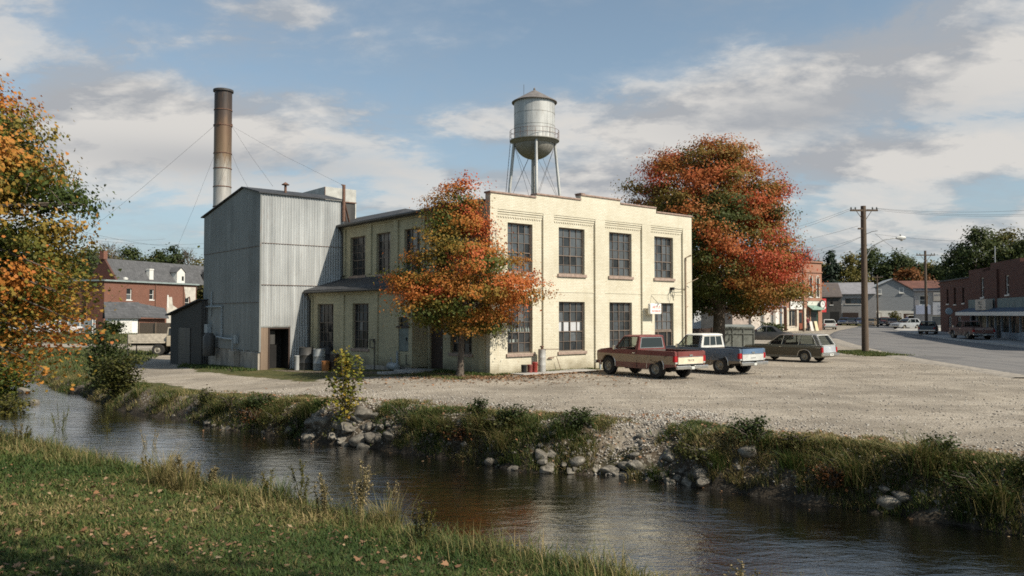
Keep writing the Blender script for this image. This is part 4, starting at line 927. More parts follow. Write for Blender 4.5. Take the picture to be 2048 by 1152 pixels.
    def rw(y0, y1, f0, f1, d=.04):
        q = lambda y, f: (xr0 + (xr1 - xr0) * f, y * (yb + (yt - yb) * f) / yb, zb + (zt - zb) * f)
        c.prism([q(y0, f0), q(y1, f0), q(y1, f1), q(y0, f1)], (d, 0, 0))
    rw(-yb, yb, 0, .13); rw(-yb, yb, .93, 1); rw(-yb, -.70, .13, .93); rw(.70, yb, .13, .93); c.box(-.37, -.33, -.835, .835, .6, zb)
    if sliding: c_ = None
    c.build('cab_back', roof, t, bevel=.008)
    c = MB(); q = lambda y, f: (xr0 - .008 + (xr1 - xr0) * f, y * (yb + (yt - yb) * f) / yb, zb + (zt - zb) * f)
    def fr(y0, y1, f0, f1): c.prism([q(y0, f0), q(y1, f0), q(y1, f1), q(y0, f1)], (.02, 0, 0))
    fr(-.70, .70, .12, .16); fr(-.70, .70, .90, .94); fr(-.71, -.675, .16, .90); fr(.675, .71, .16, .90)
    if sliding: fr(-.235, -.205, .16, .90); fr(.205, .235, .16, .90)
    rwin = c.build('rear_window', roof if sliding else M_chrome, t)
    quadp('pane', [(xr0 + .01, -.69, zb + .08), (xr0 + .01, .69, zb + .08), (xr1 + .01, .60, zt - .05), (xr1 + .01, -.60, zt - .05)], M_autoglass, rwin)
    c = MB(); r0 = [(.64, -.70, zt), (.64, .70, zt), (-.36, .70, zt), (-.36, -.70, zt)]
    vs = [(.645, -.72, zt - .02), (.645, .72, zt - .02), (-.365, .72, zt - .02), (-.365, -.72, zt - .02), (.60, -.69, zt + .03), (.60, .69, zt + .03), (-.33, .69, zt + .035), (-.33, -.69, zt + .035), (.45, -.55, zt + .065), (.45, .55, zt + .065), (-.22, .55, zt + .07), (-.22, -.55, zt + .07)]
    c.add(vs, [(0, 1, 2, 3)[::-1], (0, 1, 5, 4), (1, 2, 6, 5), (2, 3, 7, 6), (3, 0, 4, 7), (4, 5, 9, 8), (5, 6, 10, 9), (6, 7, 11, 10), (7, 4, 8, 11), (8, 9, 10, 11)])
    c.build('cab_roof', roof, t, bevel=.02, smooth='angle')
    for s in (1, -1):
        quadp('side_window', [pt(ST[0], .02, s) - Vector((0, s * .02, 0)), pt(ST[2], .02, s) - Vector((0, s * .02, 0)), pt(ST[2], .98, s) - Vector((0, s * .02, 0)), pt(ST[0], .98, s) - Vector((0, s * .02, 0))], M_autoglass, t)
        m = MB(); m.box(.80, .90, s * .97, s * 1.07, 1.10, 1.26); m.path([(.84, s * .99, 1.15), (.8, s * .86, 1.10)], .012, 5); m.build('wing_mirror', M_chrome, t, bevel=.01)
    quadp('windscreen', [pt(ST[0], .02, 1), pt(ST[0], .02, -1), pt(ST[0], .98, -1), pt(ST[0], .98, 1)], M_autoglass, t)
    m = MB(); m.box(-.30, -.14, -.78, .78, .7, 1.32); m.box(-.14, .35, -.78, .78, .6, .82); m.build('bench_seat', M_seat, t, bevel=.03)
    m = MB(); m.box(.70, 1.03, -.8, .8, .8, 1.10); m.path([(.45 + .03 * math.cos(a), .38 + .18 * math.cos(a), 1.12 + .17 * math.sin(a)) for a in np.linspace(0, 2 * math.pi, 17)], .014, 5); m.build('dashboard', M_black, t)
    for x in (1.40, -1.40):
        for s in (1, -1): wheel(t, x, s * (Wd - .13), .385, .25, s, .55)
def put(o, x, y, rz): o.location = (x, y, gz(x, y)); o.rotation_euler = (0, 0, rz)
C_red = carpaint('maroon_paint', (.155, .030, .026)); C_tan = carpaint('tan_paint', (.33, .235, .145)); C_cream = carpaint('cream_paint', (.66, .56, .40)); C_white = carpaint('white_paint', (.68, .66, .60)); C_blue = carpaint('blue_paint', (.075, .115, .165)); C_brass = carpaint('tailgate_panel', (.62, .54, .40), .45)
C_silver = carpaint('silver_panel', (.50, .50, .47), .35)
T1 = thing('pickup_truck', 'maroon and tan pickup truck with cream tailgate parked nearest the cream factory wall', 'pickup truck')
pickup(T1, C_red, C_tan, C_red, C_red, C_red, C_cream, False, 'TRUCK')
_h = R(125.5); _d = Vector((math.cos(_h), math.sin(_h))); _l = Vector((-_d.y, _d.x))
_p = Vector((5.83, 32.25)) - _l * .80 + _d * 1.40; put(T1, _p.x, _p.y, _h)
T2 = thing('pickup_truck', 'blue pickup truck with white cab roof parked between the maroon truck and the station wagon', 'pickup truck')
C_bluelow = carpaint('blue_dusty_paint', (.065, .105, .155), .45, .4); C_brownlow = carpaint('rocker_brown', (.17, .125, .075), .5, .5)
pickup(T2, C_blue, C_bluelow, C_brownlow, C_white, carpaint('tailgate_blue', (.075, .14, .235)), C_silver, True, '')
_h = R(127); _d = Vector((math.cos(_h), math.sin(_h))); _l = Vector((-_d.y, _d.x))
_p = Vector((9.02, 34.6)) - _l * .80 + _d * 1.40; put(T2, _p.x, _p.y, _h)

def car(t, paint, roofm=None, L=4.6, Wd=.86, kind='sedan', trim=M_chrome, low=None, detail=True, front_lamp=True, plate=None, side_trim=None, wr=.31, wood=None, rack=False):
    """generic seventies/eighties car. kind: sedan, wagon, van, compact"""
    h = L / 2; ax, bx = h * .56, -h * .58; sill = .26
    if kind == 'sedan':
        belt = [(-h, .62), (-h + .04, .86), (-h + .95, .90), (h - 1.55, .92), (h - .10, .80), (h, .70)]; ST = [(h - 1.50, h - 2.15), (h - 1.95, h - 2.28), (-.15, -.20), (-h + 1.20, -h + 1.62), (-h + .75, -h + 1.45)]; zb, zt = .90, 1.36
    elif kind == 'wagon':
        belt = [(-h, .55), (-h + .03, .92), (-h + .9, .93), (h - 1.55, .94), (h - .15, .84), (h, .72)]; ST = [(h - 1.50, h - 2.25), (h - 2.0, h - 2.4), (-.02, -.12), (-1.02, -1.10), (-h + .30, -h + .62), (-h + .06, -h + .42)]; zb, zt = .92, 1.46
    elif kind == 'van':
        belt = [(-h, .45), (-h + .02, 1.05), (h - .9, 1.05), (h - .05, 1.0), (h, .60)]; ST = [(h - .12, h - .55), (h - .62, h - .82), (.35, .35), (-.75, -.75), (-h + .16, -h + .22), (-h + .02, -h + .12)]; zb, zt = 1.03, 1.78
    else:
        belt = [(-h, .55), (-h + .03, .86), (-h + .5, .88), (h - 1.25, .90), (h - .10, .78), (h, .66)]; ST = [(h - 1.2, h - 1.8), (h - 1.7, h - 1.95), (-.15, -.2), (-h + .9, -h + 1.2), (-h + .25, -h + .95)]; zb, zt = .87, 1.34
    out = [(-h, .34)] + belt + [(h, .34), (h - .25, sill)] + arch(ax, wr + .07, wr, 8, .85)[::-1] + [(ax - wr - .15, sill - .02), (bx + wr + .15, sill - .02)] + arch(bx, wr + .07, wr, 8, .85)[::-1] + [(-h + .25, sill)]
    def yf(x, y, z):
        s = 1 if y > 0 else -1; b = -.05 * max(0, (.45 - z) / .25) - .03 * max(0, (z - .7) / .25) - .07 * max(0, (abs(x) - h + .5) / .5) ** 2
        return s * (abs(y) + b)
    pk = None; mats = [paint]
    if wood: mats = [paint, wood]; pk = lambda c, n: 1 if (.36 < c.z < .80 and abs(n.y) > .8) else 0
    body = slab('body', out, Wd, -Wd, (.36, .5, .65, .80), tuple(np.linspace(-h + .2, h - .2, 9)), mats, pk, yf, t, .03)
    yb, yt = Wd - .05, Wd - .20
    if kind == 'van': yt = Wd - .13
    def pt(i, f, s, ins=0): x0, x1 = ST[i]; return Vector((x0 + (x1 - x0) * f, s * (yb + (yt - yb) * f - ins), zb + (zt - zb) * f))
    c = MB(); n = len(ST)
    for s in (1, -1):
        for i in range(n):
            w = .035 if i in (0, n - 1) else .03
            if i == 1: continue
            w2 = .12 if (kind == 'wagon' and i == n - 2) else w
            P0, P1 = pt(i, 0, s), pt(i, 1, s); c.prism([P0 - Vector((w2, 0, 0)), P0 + Vector((w, 0, 0)), P1 + Vector((w, 0, 0)), P1 - Vector((w2, 0, 0))], (0, -s * .05, 0))
        if kind in ('sedan', 'compact'):
            P = [pt(n - 2, 0, s), pt(n - 1, 0, s), pt(n - 1, 1, s), pt(n - 2, 1, s)]; c.prism(P, (0, -s * .05, 0))
    c.build('pillar', roofm if roofm else paint, t)
    c = MB(); x1, x0 = ST[0][1], ST[-1][1]; e = .05
    vs = [(x1 + e, -yt - .01, zt - .02), (x1 + e, yt + .01, zt - .02), (x0 - e, yt + .01, zt - .02), (x0 - e, -yt - .01, zt - .02), (x1 - .02, -yt + .03, zt + .03), (x1 - .02, yt - .03, zt + .03), (x0 + .02, yt - .03, zt + .03), (x0 + .02, -yt + .03, zt + .03), (x1 - .2, -yt + .2, zt + .055), (x1 - .2, yt - .2, zt + .055), (x0 + .2, yt - .2, zt + .055), (x0 + .2, -yt + .2, zt + .055)]
    c.add(vs, [(0, 1, 2, 3)[::-1], (0, 1, 5, 4), (1, 2, 6, 5), (2, 3, 7, 6), (3, 0, 4, 7), (4, 5, 9, 8), (5, 6, 10, 9), (6, 7, 11, 10), (7, 4, 8, 11), (8, 9, 10, 11)])
    c.build('roof', roofm or paint, t, smooth='angle')
    for s in (1, -1):
        quadp('side_window', [pt(0, 0, s, .02), pt(n - 1 if kind in ('wagon', 'van') else n - 2, 0, s, .02), pt(n - 1 if kind in ('wagon', 'van') else n - 2, 1, s, .02), pt(0, 1, s, .02)], M_autoglass, t)
    quadp('windscreen', [pt(0, 0, 1), pt(0, 0, -1), pt(0, 1, -1), pt(0, 1, 1)], M_autoglass, t)
    quadp('rear_window', [pt(n - 1, .02, 1, .06), pt(n - 1, .02, -1, .06), pt(n - 1, .97, -1, .06), pt(n - 1, .97, 1, .06)], M_autoglass, t)
    for nm, x, sg in (('rear_bumper', -h, -1), ('front_bumper', h, 1)):
        g = MB(); g.box(x - .02 * sg, x + .11 * sg, -Wd + .01, Wd - .01, .36, .50); B = g.build(nm, trim, t, bevel=.02)
        if nm == 'rear_bumper' and plate:
            g = MB(); g.box(x - .125, x - .112, -.17, .17, .37, .49); Pm = g.build('number_plate', plain('plate_white', (.68, .67, .62), .5, .1, 9), B); text_part('plate_letters', plate, .13, M_black, Pm, frame((x - .126, 0, .43), (0, -1, 0), (-1, 0, 0)))
    for s in (1, -1):
        g = MB(); g.box(-h - .012, -h + .08, s * (Wd - .20), s * (Wd - .045), .56, .82 if kind == 'wagon' else .76); g.build('taillight', M_redlens, t, bevel=.01)
        g = MB(); g.box(h - .05, h + .012, s * (Wd - .36), s * (Wd - .08), .56, .70); g.build('headlight', M_lampglass, t, bevel=.01)
    for x in (ax, bx):
        for s in (1, -1): wheel(t, x, s * (Wd - .12), wr, .19, s, .62, M_rim)
    m = MB(); m.box(-.35, -.2, -Wd + .2, Wd - .2, .4, zb + .12); m.box(.55, .72, -Wd + .2, -.08, .4, zb + .2); m.box(.55, .72, .08, Wd - .2, .4, zb + .2); m.box(-h + .5, h - 1.6, -Wd + .12, Wd - .12, zb - .03, zb - .005); m.build('seats', M_seat, t)
    if detail:
        for s in (1, -1):
            for cx in (ax, bx):
                m = MB(); m.path([(x, s * (Wd - .008), z) for x, z in arch(cx, wr + .08, wr, 14, .85)], .016, 6); m.build('arch_trim', trim, t)
            m = MB(); m.path([(ax - wr - .16, s * (Wd - .03), .33), (bx + wr + .16, s * (Wd - .03), .33)], .014, 5); m.box(-.05, .10, s * (Wd - .03), s * (Wd + .005), .80, .825); m.box(-h + .06, h - .1, s * (Wd - .04), s * (Wd - .02), .795, .81)
            m.build('trim_strip', trim, t)
            m = MB()
            for i in range(n - 1): pass
            P = [pt(i, f, s, -.006) for i, f in ((0, 0), (n - 1, 0), (n - 1, 1), (0, 1), (0, 0))]; m.path(P, .014, 5)
            for i in range(2, n - 1): m.path([pt(i, 0, s, -.006), pt(i, 1, s, -.006)], .018, 5)
            m.build('window_trim', trim, t)
        m = MB(); m.path([(-h + .05 - .0, -yb + .12, zb), (-h + .05, yb - .12, zb), pt(n - 1, 1, 1, .1) - Vector((.02, 0, 0)), pt(n - 1, 1, -1, .1) - Vector((.02, 0, 0)), (-h + .05, -yb + .12, zb)], .022, 6); m.box(-h - .005, -h + .03, -.10, .10, .77, .80); m.build('tailgate_trim', C_white if kind == 'wagon' else trim, t)
        m = MB(); m.box(h - 1.75, h - 1.65, Wd - .02, Wd + .12, .93, 1.05); m.build('wing_mirror', trim, t, bevel=.01)
    if rack:
        m = MB()
        for s in (.4, -.4): m.path([(x0 + .3, s, zt + .10), (x1 - .6, s, zt + .10)], .012, 5)
        m.build('roof_rack', trim, t)
WG = thing('station_wagon', 'long brown station wagon with pale tailgate parked right of the blue pickup', 'station wagon')
C_brown = carpaint('brown_paint', (.098, .100, .080), .3, .3)
def wood():
    k = NT('wood_side', .45, 0, .4); n = k.noise(3, 5, .6, k.mapp((.6, 1, 12))); k.color(k.ramp(n, ((.3, (.06, .048, .03)), (.7, (.105, .086, .056))))); return k.m
car(WG, C_brown, carpaint('wagon_roof', (.19, .18, .17), .3), 4.75, .87, 'wagon', plate='LMS', wood=wood(), rack=True)
g = MB(); g.prism([(-2.392, -.66, .54), (-2.392, .66, .54), (-2.365, .64, .90), (-2.365, -.64, .90)], (.03, 0, 0)); g.build('tailgate', carpaint('wagon_tailgate', (.36, .38, .40), .3, .1), WG)
_h = R(131); _d = Vector((math.cos(_h), math.sin(_h))); _l = Vector((-_d.y, _d.x))
_p = Vector((15.75, 43.0)) - _l * .78 + _d * 1.38; put(WG, _p.x, _p.y, _h)
# ------------------------------------------------------------------ trees and plants
LOBE = np.array([(0, 0), (.26, .10), (.52, .18), (.34, .40), (.48, .66), (.22, .62), (0, 1), (-.22, .62), (-.48, .66), (-.34, .40), (-.52, .18), (-.26, .10)])
KITE = np.array([(0, 0), (.36, .45), (0, 1), (-.36, .45)])
def leaves(name, C, size, tint, mat, parent, g, shape=KITE, up=.55, droop=.12, fold=.18, dirs=None):
    """C: leaf centres; one small face per leaf with its own heading"""
    n = len(C); nrm = g.normal(size=(n, 3)); nrm /= np.linalg.norm(nrm, axis=1, keepdims=True); nrm[:, 2] = np.abs(nrm[:, 2]) + up
    if dirs is not None: nrm = g.normal(size=(n, 3)) * .42 + dirs * .95 + np.array([0, 0, .42])
    nrm /= np.linalg.norm(nrm, axis=1, keepdims=True)
    a = g.normal(size=(n, 3)); a[:, 2] -= droop * 4; a -= nrm * (a * nrm).sum(1, keepdims=True); a /= np.linalg.norm(a, axis=1, keepdims=True) + 1e-9
    b = np.cross(nrm, a); s = size * g.uniform(.65, 1.25, n); m = len(shape)
    P = C[:, None, :] + s[:, None, None] * (b[:, None, :] * shape[None, :, 0:1] + a[:, None, :] * (shape[None, :, 1:2] - .5) + nrm[:, None, :] * (np.abs(shape[None, :, 0:1]) * fold * 2))
    V = P.reshape(-1, 3); lp = np.arange(n * m); return npmesh(name, V, lp, np.full(n, m), mat, np.repeat(np.clip(tint, 0, 1), m), parent=parent)
def grow(t, mats, base_r, h, crown, n_cl, per, leaf, seed, tintf, trunk_h=None, rc=.55, shape=KITE, limbs=26, lean=(0, 0), flat=.6, core=None, shell=.45, fork=None, sub=0):
    """crown(k, a) -> radius at height fraction k and azimuth a; k in 0..1 between z0 and z1"""
    g = np.random.default_rng(seed); z0, z1 = crown.z0, crown.z1
    C = []; T = []
    while len(C) < n_cl:
        k = g.random(); a = g.random() * 2 * math.pi; R_ = crown(k, a)
        if g.random() > (R_ / crown.rmax) ** 1.3 + .05: continue
        r = R_ * (1 - (1 - shell) * g.random() ** 1.8) if g.random() < .8 else R_ * g.random() ** .5
        C.append((r * math.cos(a) + lean[0] * k, r * math.sin(a) + lean[1] * k, z0 + (z1 - z0) * k)); T.append(g.normal())
    C = np.array(C); T = np.array(T)
    # trunk and limbs
    th = trunk_h or z0 + .2 * (z1 - z0); m = MB()
    top = Vector((lean[0] * .8, lean[1] * .8, z0 + .86 * (z1 - z0))); ax = [Vector((0, 0, -.25)), Vector((0, 0, .02)), Vector((.02, .02, .35)), Vector((.03 * h * .2, 0, th * .6)), Vector((0.01 * h, .012 * h, th)), Vector((0, 0, th)).lerp(top, .5) + Vector((.04 * h * g.normal() * .3, .04 * h * g.normal() * .3, 0)), top]
    rad = [base_r * 1.55, base_r * 1.35, base_r * 1.02, base_r * .9, base_r * .8, base_r * .42, base_r * .08]
    m.path(ax, rad, 12); tr = m.build('trunk', M_bark, t, smooth='angle')
    m = MB(); idx = g.permutation(n_cl)[:limbs]
    for j in idx:
        e = Vector(C[j]); f = np.clip((e.z - th * .75) / (top.z - th * .6) * .72, 0.02, .9); s = Vector((0, 0, th)).lerp(top, max(0, f - .12)) if e.z > th else Vector((0, 0, max(.9 * th * .9, e.z * .8)))
        mid = s.lerp(e, .5) + Vector((g.normal() * .05, g.normal() * .05, .10 * (e - s).length)); r0 = base_r * (.34 - .22 * f) * (1 if (e - s).length > 1 else .6)
        m.path([s, s.lerp(mid, .5) + Vector((0, 0, .02 * h * .2)), mid, mid.lerp(e, .55) + Vector((g.normal() * .04, g.normal() * .04, .03)), e], [r0, r0 * .8, r0 * .55, r0 * .32, r0 * .1], 6)
        for q in range(3):
            e2 = e + Vector(g.normal(size=3) * rc * .9); m.path([mid.lerp(e, .3 + .2 * q), e.lerp(e2, .5) + Vector((0, 0, .05)), e2], [r0 * .25, r0 * .15, r0 * .05], 5)
    m.build('limb', M_bark, t, smooth='angle')
    P = []; TT = []; DD = []
    for c, q in zip(C, T):
        n = int(per * g.uniform(.55, 1.4)); o = g.normal(size=(n, 3)) * rc * np.array([1, 1, flat])
        # sprays: a few shoots per clump so that the outline is ragged
        sh = g.normal(size=(4, 3)); sh /= np.linalg.norm(sh, axis=1, keepdims=True); sh[:, 2] *= .6; pick = g.integers(0, 4, n); u = g.random(n) ** .7
        o = np.where((g.random(n) < .42)[:, None], sh[pick] * (u * rc * 1.75)[:, None] + o * .26, o * .78)
        p = c + o; P.append(p); rad = np.array([c[0], c[1], (c[2] - (z0 + z1) / 2) * .6]); dd = o / (np.linalg.norm(o, axis=1, keepdims=True) + 1e-6) + .55 * rad / (np.linalg.norm(rad) + 1e-6); DD.append(dd / (np.linalg.norm(dd, axis=1, keepdims=True) + 1e-6)); TT.append(tintf(p, c, q, g))
    P = np.concatenate(P); TT = np.concatenate(TT); DD = np.concatenate(DD); ok = P[:, 2] > z0 - .9
    return leaves('crown', P[ok], leaf, TT[ok], mats, t, g, shape, dirs=DD[ok])
class Crown:
    def __init__(s, z0, z1, prof, seed=1, amp=.18, lob=3): s.z0, s.z1, s.p, s.g = z0, z1, prof, np.random.default_rng(seed); s.rmax = max(r for _, r in prof); s.ph = s.g.random((6, 2)) * 6.28; s.amp = amp; s.lob = lob
    def __call__(s, k, a):
        r = np.interp(k, [q[0] for q in s.p], [q[1] for q in s.p])
        w = sum(math.sin(a * (i + 1) + s.ph[i, 0] + k * (5 + 3 * i)) / (1 + .5 * i) for i in range(s.lob + 1)); return r * (1 + s.amp * w * .6)
SH = np.array(SUNV)
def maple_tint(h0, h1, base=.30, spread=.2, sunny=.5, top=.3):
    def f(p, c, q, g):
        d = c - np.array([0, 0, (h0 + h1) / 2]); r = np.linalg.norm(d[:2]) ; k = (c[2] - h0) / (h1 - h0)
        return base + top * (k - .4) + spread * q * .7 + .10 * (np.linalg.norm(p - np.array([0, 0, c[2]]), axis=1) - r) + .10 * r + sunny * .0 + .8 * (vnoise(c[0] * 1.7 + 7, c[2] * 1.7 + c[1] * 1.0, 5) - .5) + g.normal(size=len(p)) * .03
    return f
def plant_at(name, label, cat, x, y, group=None, z=None): return thing(name, label, cat, (x, y, gz(x, y) if z is None else z), 0, group)
t = plant_at('maple_tree', 'small maple turning orange and red in front of the corner of the cream factory', 'tree', -2.18, 33.5)
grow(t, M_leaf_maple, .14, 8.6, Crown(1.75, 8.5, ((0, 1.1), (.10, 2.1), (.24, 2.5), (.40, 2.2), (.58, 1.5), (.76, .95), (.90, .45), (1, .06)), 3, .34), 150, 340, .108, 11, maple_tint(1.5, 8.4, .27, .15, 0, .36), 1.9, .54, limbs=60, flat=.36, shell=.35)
t = plant_at('maple_tree', 'tall spreading maple with scarlet outer leaves behind the right end of the cream factory', 'tree', 13.4, 52.0)
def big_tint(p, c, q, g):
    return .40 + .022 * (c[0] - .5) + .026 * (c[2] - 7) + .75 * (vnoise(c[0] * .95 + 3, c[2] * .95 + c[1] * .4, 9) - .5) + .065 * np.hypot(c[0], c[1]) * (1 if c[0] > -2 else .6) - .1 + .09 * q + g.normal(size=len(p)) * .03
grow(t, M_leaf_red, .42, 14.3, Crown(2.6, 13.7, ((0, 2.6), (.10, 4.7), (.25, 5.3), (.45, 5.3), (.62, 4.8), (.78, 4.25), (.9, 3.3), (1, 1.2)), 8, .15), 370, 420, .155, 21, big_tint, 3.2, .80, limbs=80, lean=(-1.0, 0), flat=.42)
t = plant_at('maple_tree', 'large orange and green maple leaning over the stream from the left bank', 'tree', -13.7, 17.2)
def near_tint(p, c, q, g):
    return .24 + .065 * (c[0] + 1.0) + .03 * (c[2] - 5) * 0 + .8 * (vnoise(c[0] * 1.0 + 3, c[2] * 1.0 + c[1] * .6, 19) - .5) + .10 * q + .10 * (np.linalg.norm(p - np.array([0, 0, c[2]]), axis=1) - np.linalg.norm(c[:2])) + g.normal(size=len(p)) * .035
def left_crown():
    c = Crown(1.6, 8.7, ((0, 2.2), (.12, 2.8), (.35, 3.1), (.50, 3.7), (.60, 3.5), (.72, 2.7), (.84, 2.1), (1, .7)), 14, .16); return c
grow(t, M_leaf_orange, .30, 10, left_crown(), 330, 420, .088, 31, near_tint, 2.6, .5, shape=LOBE, limbs=110)
# its low bough that hangs over the water
def bough():
    g = np.random.default_rng(5); P = []; T = []; m = MB()
    for (u, w, n) in ((92, 738, 120), (55, 715, 150), (20, 735, 150), (140, 678, 130), (100, 668, 170), (145, 640, 140), (150, 600, 170), (105, 625, 200), (150, 560, 200), (60, 670, 220), (30, 640, 260), (120, 585, 220), (20, 700, 200), (70, 600, 260)):
        y = 17.2 + .3 * g.normal(); x = (u - 1024) / 1596 * y; z = 2.6 + (628 - w) / 1596 * y
        p = np.array([x + 13.7, y - 17.2, z - t.location.z]); P.append(p + g.normal(size=(n, 3)) * np.array([.36, .36, .20])); T.append(.55 + .16 * g.normal() + g.normal(size=n) * .1)
        m.path([(1.5, 0, 3.0), (p[0] * .6, p[1] * .5, p[2] + .7), tuple(p)], [.06, .03, .008], 6)
    m.build('bough', M_bark, t); leaves('bough_leaves', np.concatenate(P), .085, np.concatenate(T), M_leaf_orange, t, g, LOBE)
bough()
# a broadleaf behind the photographer's right shoulder: its shade lies over the near lawn
t = plant_at('shade_tree', 'leafy tree standing on the lawn beside the camera, outside the view to the right', 'tree', 4.5, -1.0, z=1.0)
grow(t, M_leaf_green, .25, 9, Crown(3.9, 10.5, ((0, 1.8), (.2, 3.4), (.5, 3.8), (.8, 2.8), (1, .6)), 44), 200, 55, .22, 41, lambda p, c, q, g: .5 + .1 * q + g.normal(size=len(p)) * .1, 3.0, .6)

# ---- background trees: one crown + trunk each
def bg_tree(name, label, x, y, h, r, mat, seed, n=55, per=75, leaf=.5, z0=.12, kind='round', group='trees behind the town'):
    z = float(plat(x, y)); t = thing(name, label, 'tree', (x, y, z), 0, group)
    pr = {'round': ((0, .55), (.15, .9), (.4, 1), (.7, .85), (.9, .5), (1, .12)), 'tall': ((0, .6), (.2, .95), (.5, 1), (.8, .6), (1, .1)), 'cone': ((0, 1), (.3, .75), (.7, .35), (1, .03))}[kind]
    grow(t, mat, max(.12, h * .017), h, Crown(h * z0, h, [(a, b * r) for a, b in pr], seed, .2), n, per, leaf, seed, lambda p, c, q, g: .45 + .16 * q + .25 * ((c[2] / h) - .5) + g.normal(size=len(p)) * .12, h * (z0 + .12), r * .24, limbs=8, flat=.75)
    return t
def bx(px, Y): return (px - 1024) / 1596 * Y
KW = dict(round='round', tall='tall', cone='cone')
BT = [ # px, depth, top_y, radius_px, material, kind, word
    (1598, 190, 505, 26, M_leaf_olive, 'tall', 'thin greyish tree behind the brick corner store'), (1664, 185, 497, 24, M_leaf_pine, 'cone', 'dark spruce with a pointed top above the grey barns'), (1640, 200, 520, 34, M_leaf_olive, 'round', 'yellowing tree just left of the dark spruce'),
    (1700, 190, 512, 40, M_leaf_olive, 'round', 'yellow green tree just right of the dark spruce'), (1745, 195, 502, 42, M_leaf_green, 'round', 'green tree crossed by the nearest utility pole'), (1790, 190, 508, 40, M_leaf_green, 'round', 'dark green tree above the gabled grey barn'),
    (1812, 205, 520, 34, M_leaf_olive, 'round', 'golden tree just left of the rust red tree'), (1818, 178, 534, 32, M_leaf_rust, 'round', 'rust red tree behind the grey barns'), (1862, 200, 518, 36, M_leaf_olive, 'tall', 'olive tree right behind the second utility pole'), (1886, 195, 530, 34, M_leaf_green, 'round', 'green tree rising over the left end of the dark brick block'),
    (1955, 122, 462, 48, M_leaf_green, 'round', 'big dark tree over the roof of the dark brick block'), (2020, 126, 456, 46, M_leaf_olive, 'tall', 'big olive tree at the right edge above the dark brick block'), (2075, 120, 465, 50, M_leaf_green, 'round', 'dark tree cut by the right edge of the photo'),
    (1925, 135, 505, 36, M_leaf_green, 'round', 'lower dark tree left of the big dark tree'), (1480, 150, 560, 60, M_leaf_green, 'round', 'dark green tree hidden behind the scarlet maple'),
    (190, 175, 492, 52, M_leaf_olive, 'tall', 'olive brown tree left of the slate roof'), (140, 160, 500, 60, M_leaf_green, 'round', 'green tree behind the orange maple at the left'), (80, 165, 515, 60, M_leaf_olive, 'round', 'olive tree behind the orange maple at far left'), (258, 200, 502, 40, M_leaf_green, 'round', 'rounded green tree over the left part of the slate roof'),
    (300, 205, 508, 34, M_leaf_olive, 'round', 'pale green tree over the middle of the slate roof'), (335, 190, 490, 36, M_leaf_green, 'round', 'tall dark green tree over the slate roof'), (405, 200, 515, 34, M_leaf_olive, 'round', 'orange tinged tree beside the grey mill wall'), (30, 150, 540, 60, M_leaf_green, 'round', 'green tree at the far left edge'),
    (450, 210, 520, 50, M_leaf_green, 'round', 'green tree hidden behind the mill')]
for i, (px, Y, ty, rp, mt, kd, lb) in enumerate(BT):
    h = 2.6 + (628 - ty) * Y / 1596 - float(plat(bx(px, Y), Y)); r = 1.15 * rp * Y / 1596
    bg_tree('conifer' if kd == 'cone' else 'background_tree', lb, bx(px, Y), Y, h, r, mt, 100 + i, 110 if Y < 140 else 75, 150 if Y < 140 else 120, .42 if Y < 140 else .62, kind=kd)
for px, Y, ty, lb in ((1612, 170, 497, 'bare grey tree above the brick corner store'), (375, 185, 500, 'bare leafless tree over the right part of the slate roof'), (215, 150, 488, 'bare twiggy tree behind the brick gable')):
    g = np.random.default_rng(px); x = bx(px, Y); z = float(plat(x, Y)); h = 2.6 + (628 - ty) * Y / 1596 - z; t = thing('bare_tree', lb, 'tree', (x, Y, z), 0, 'trees behind the town'); m = MB(); m.path([(0, 0, 0), (.1, 0, h * .5), (0, .1, h)], [.22, .14, .03], 7); m.build('trunk', M_bark, t, smooth='angle'); m = MB()
    for k in range(60):
        f = g.uniform(.3, .95); a = g.random() * 6.28; L = h * .30 * (1.15 - f); s = Vector((0, 0, h * f)); e = s + Vector((L * math.cos(a), L * math.sin(a), L * .9)); m.path([s, s.lerp(e, .5) + Vector((0, 0, -.1)), e], [.06, .04, .015], 4)
        for q in range(4): e2 = e + Vector(g.normal(size=3) * L * .35) + Vector((0, 0, .3)); m.path([s.lerp(e, .6), e2], [.03, .012], 4)
    m.build('branches', M_bark, t)
# the wooded rise far behind everything, one mass
def far_wood():
    g = np.random.default_rng(77); P = []
    for a in np.linspace(-46, 46, 330):
        D = g.uniform(300, 380); h = g.uniform(9, 17) + 5 * math.sin(a * .21) + 3 * math.sin(a * .6); x, y = D * math.sin(R(a)), D * math.cos(R(a))
        n = 320; o = g.normal(size=(n, 3)) * np.array([5, 5, h * .24]); P.append(np.array([x, y, h * .5 + 1]) + o)
    P = np.concatenate(P); P[:, 2] = np.maximum(P[:, 2], .6); o = leaves('distant_forest', P, 1.3, g.random(len(P)), M_leaf_green, None, g); tag(o, kind='stuff'); o['label'] = 'low far wood along the skyline'; o['category'] = 'wood'
far_wood()

